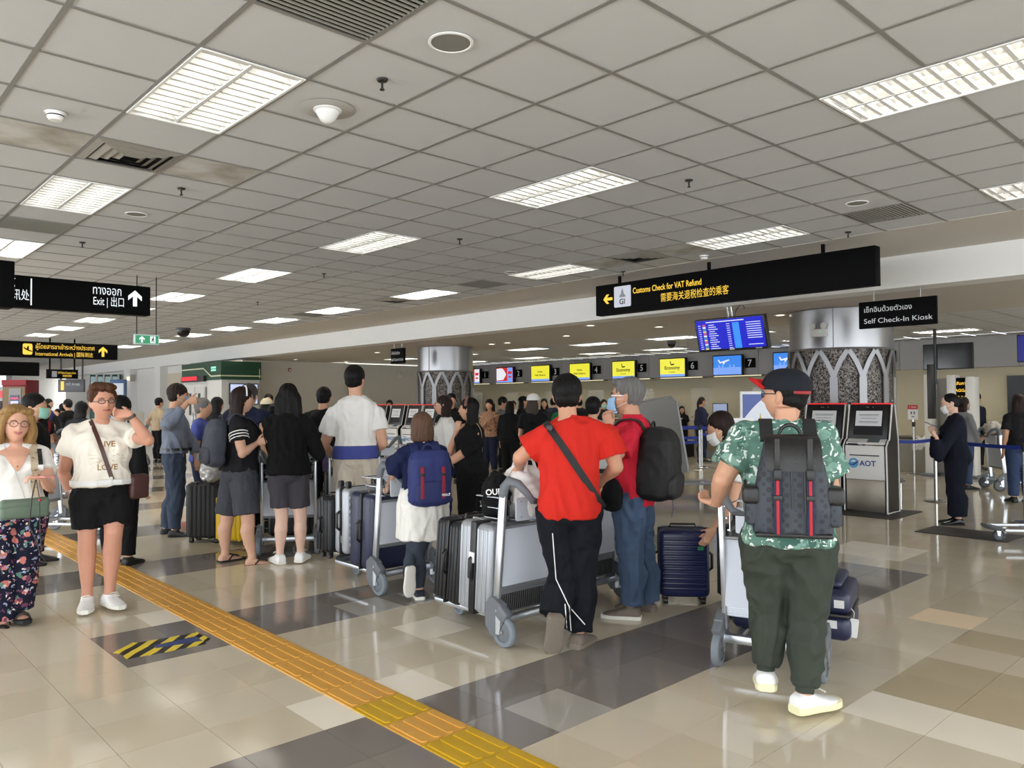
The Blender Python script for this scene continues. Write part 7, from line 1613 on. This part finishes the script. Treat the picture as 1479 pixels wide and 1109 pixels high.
# far left: shops at the end of the hall
def far_box(name, label, cat, u0, v0, u1, v1, D, m, d=.4, floor_=False):
    a = pd(u0, v0, D); c = pd(u1, v1, D); w = (c-a).dot(RT); z0_ = 0 if floor_ else c.z; h_ = a.z-z0_; o = (a+c)/2; t = thing(name, label, cat, (o.x, o.y, z0_), rad(47)); b = MB(); b.box((0, 0, h_/2), (w, d, h_), r=.01); obj('body', b, m, t); return t, w, h_, d
t, w, h_, d = far_box('red_kiosk', 'red and wood shop kiosk with a lit picture at far left', 'kiosk', 13, 549, 47, 640, 30, mat('kiosk_crimson', (156, 40, 46), .5), .8, True)
b = MB(); b.box((0, -d/2-.01, h_*.62), (w*.92, .03, h_*.55)); obj('wood_panel', b, mat('wood_tan', (160, 132, 92), .5, var=.15), t)
b = MB(); b.box((.05, -d/2-.03, h_*.70), (w*.50, .04, h_*.34)); o = obj('screen_frame', b, mat('frame_grey', (186, 182, 178), .5), t); b = MB(); b.box((.05, -d/2-.055, h_*.68), (w*.38, .02, h_*.18)); sc = obj('screen', b, mat('screen_navy', (30, 34, 80), .2), o)
b = MB(); b.box((.05, -d/2-.068, h_*.655), (w*.32, .004, h_*.05)); obj('lit_band', b, glow('lilac', (200, 196, 244), 1.1), sc); b = MB()
for k in (-1, 0, 1): b.prism([(.05+k*w*.1-.1, h_*.70), (.05+k*w*.1, h_*.74), (.05+k*w*.1+.1, h_*.70), (.05+k*w*.1, h_*.715)], .004, (0, -d/2-.068, 0), 'y')
obj('red_shapes', b, glow('rose', (236, 60, 110), 1.1), sc)
b = MB(); b.box((0, -d/2-.02, h_*.96), (w*1.02, .04, h_*.08)); obj('red_header', b, MATS['header_red'], t)
t, w, h_, d = far_box('shop_sign', 'grey hanging sign with yellow tag above the far shop', 'sign', 85, 548, 122, 566, 27, mat('sign_slate', (92, 92, 98), .4), .12)
b = MB(); b.box((-w*.32, -d/2-.006, h_/2), (w*.12, .01, h_*.7)); obj('yellow_tag', b, m_sy, t); writing('lettering', 'ขาเข้า Arrivals', .16, (-w*.2, -d/2-.003, h_*.5), X, Z, m_swp, t, fit=w*.55)
for sx in (-1, 1): b = MB(); b.box((sx*w*.42, 0, (h_+ZC-t.location.z)/2), (.04, .04, ZC-t.location.z-h_)); obj('hanger', b, m_dk, t)
t, w, h_, d = far_box('glazed_shopfront', 'green-tinted glazed shopfront at the end of the hall', 'shopfront', 131, 541, 173, 640, 33, mat('shop_dark', (50, 84, 84), .15), .2, True)
for k in range(5): b = MB(); b.box((-w/2+w*k/4, -d/2-.01, h_/2), (.07, .05, h_)); obj('mullion', b, MATS['frame_grey'], t)
for k in range(4):
    b = MB(); b.box((-w/2+w*(k+.5)/4, -d/2-.005, h_*.5), (w/4-.08, .012, h_*.94)); obj('pane', b, mat('pane_teal', (96, 140, 136), .06, var=.4, vscale=1.2), t)
    b = MB(); b.box((-w/2+w*(k+.5)/4, -d/2-.02, h_*.80), (w/4-.2, .012, h_*.16)); obj('lit_display', b, glow('shop_glow', (214, 240, 238), .8), t)
t, w, h_, d = far_box('light_box', 'tall blue-edged poster stand beside the slogan tee woman', 'poster', 160, 548, 182, 640, 24, mat('poster_edge', (70, 96, 140), .4), .12, True)
b = MB(); b.box((0, -d/2-.004, h_*.55), (w*.8, .008, h_*.8)); obj('poster', b, mat('poster_pale', (214, 220, 230), .4), t); b = MB(); b.prism([(-.12, h_*.62), (.12, h_*.62), (.1, h_*.5), (0, h_*.42), (-.1, h_*.5)], .004, (0, -d/2-.012, 0), 'y'); obj('shield', b, MATS['emblem_navy'], t)
t, w, h_, d = far_box('barrier_gate', 'waist-high pale gate cabinet behind the slogan tee woman', 'gate', 180, 595, 201, 645, 22, MATS['gate_white'], .6, True)
b = MB(); b.box((w*.2, -d/2-.005, h_*.85), (w*.3, .02, h_*.14)); obj('dark_window', b, m_blk, t)
t, w, h_, d = far_box('shop_shelf', 'red and white goods shelf near the red kiosk', 'shelf', 30, 585, 58, 640, 26, mat('shelf_white', (206, 200, 198), .5), .4, True)
for k in range(3):
    for q in range(4): b = MB(); b.box((-w*.36+w*.24*q, -d/2-.03, h_*(.60+.13*k)), (w*.16, .1, h_*.08)); obj('goods', b, MATS['header_red'] if (k+q) % 2 else m_swp, t)
t, w, h_, d = far_box('bright_shop', 'bright white shop interior with red strip at left edge', 'shop', -40, 538, 13, 640, 34, mat('shop_pale', (220, 224, 228), .4), .4, True)
b = MB(); b.box((w*.25, -d/2-.02, h_*.68), (w*.5, .03, h_*.10)); obj('red_strip', b, glow('strip_red', (226, 50, 50), .9), t); b = MB(); b.box((w*.2, -d/2-.02, h_*.87), (w*.6, .03, h_*.16)); obj('lit_ceiling_box', b, glow('shop_white', (240, 242, 244), 1.2), t); b = MB(); b.box((w*.35, -d/2-.02, h_*.4), (w*.1, .03, h_*.36)); obj('dark_door', b, m_dk, t)
p_ = aty(210, 545, 10.5); 
for u, v, lab in ((193, 546, 'small grey spotlight box high on the white wall'),):
    t = thing('wall_lamp', lab, 'lamp', aty(u, v, 10.42)); b = MB(); b.box((0, -.1, 0), (.5, .2, .28), r=.03); obj('lamp_case', b, mat('lamp_grey', (176, 172, 164), .5), t); b = MB(); b.box((0, -.21, -.02), (.3, .02, .14)); obj('lamp_lens', b, glow('lamp_warm', (255, 236, 190), 1.5), t)
bpy.data.scenes.remove(WORK)
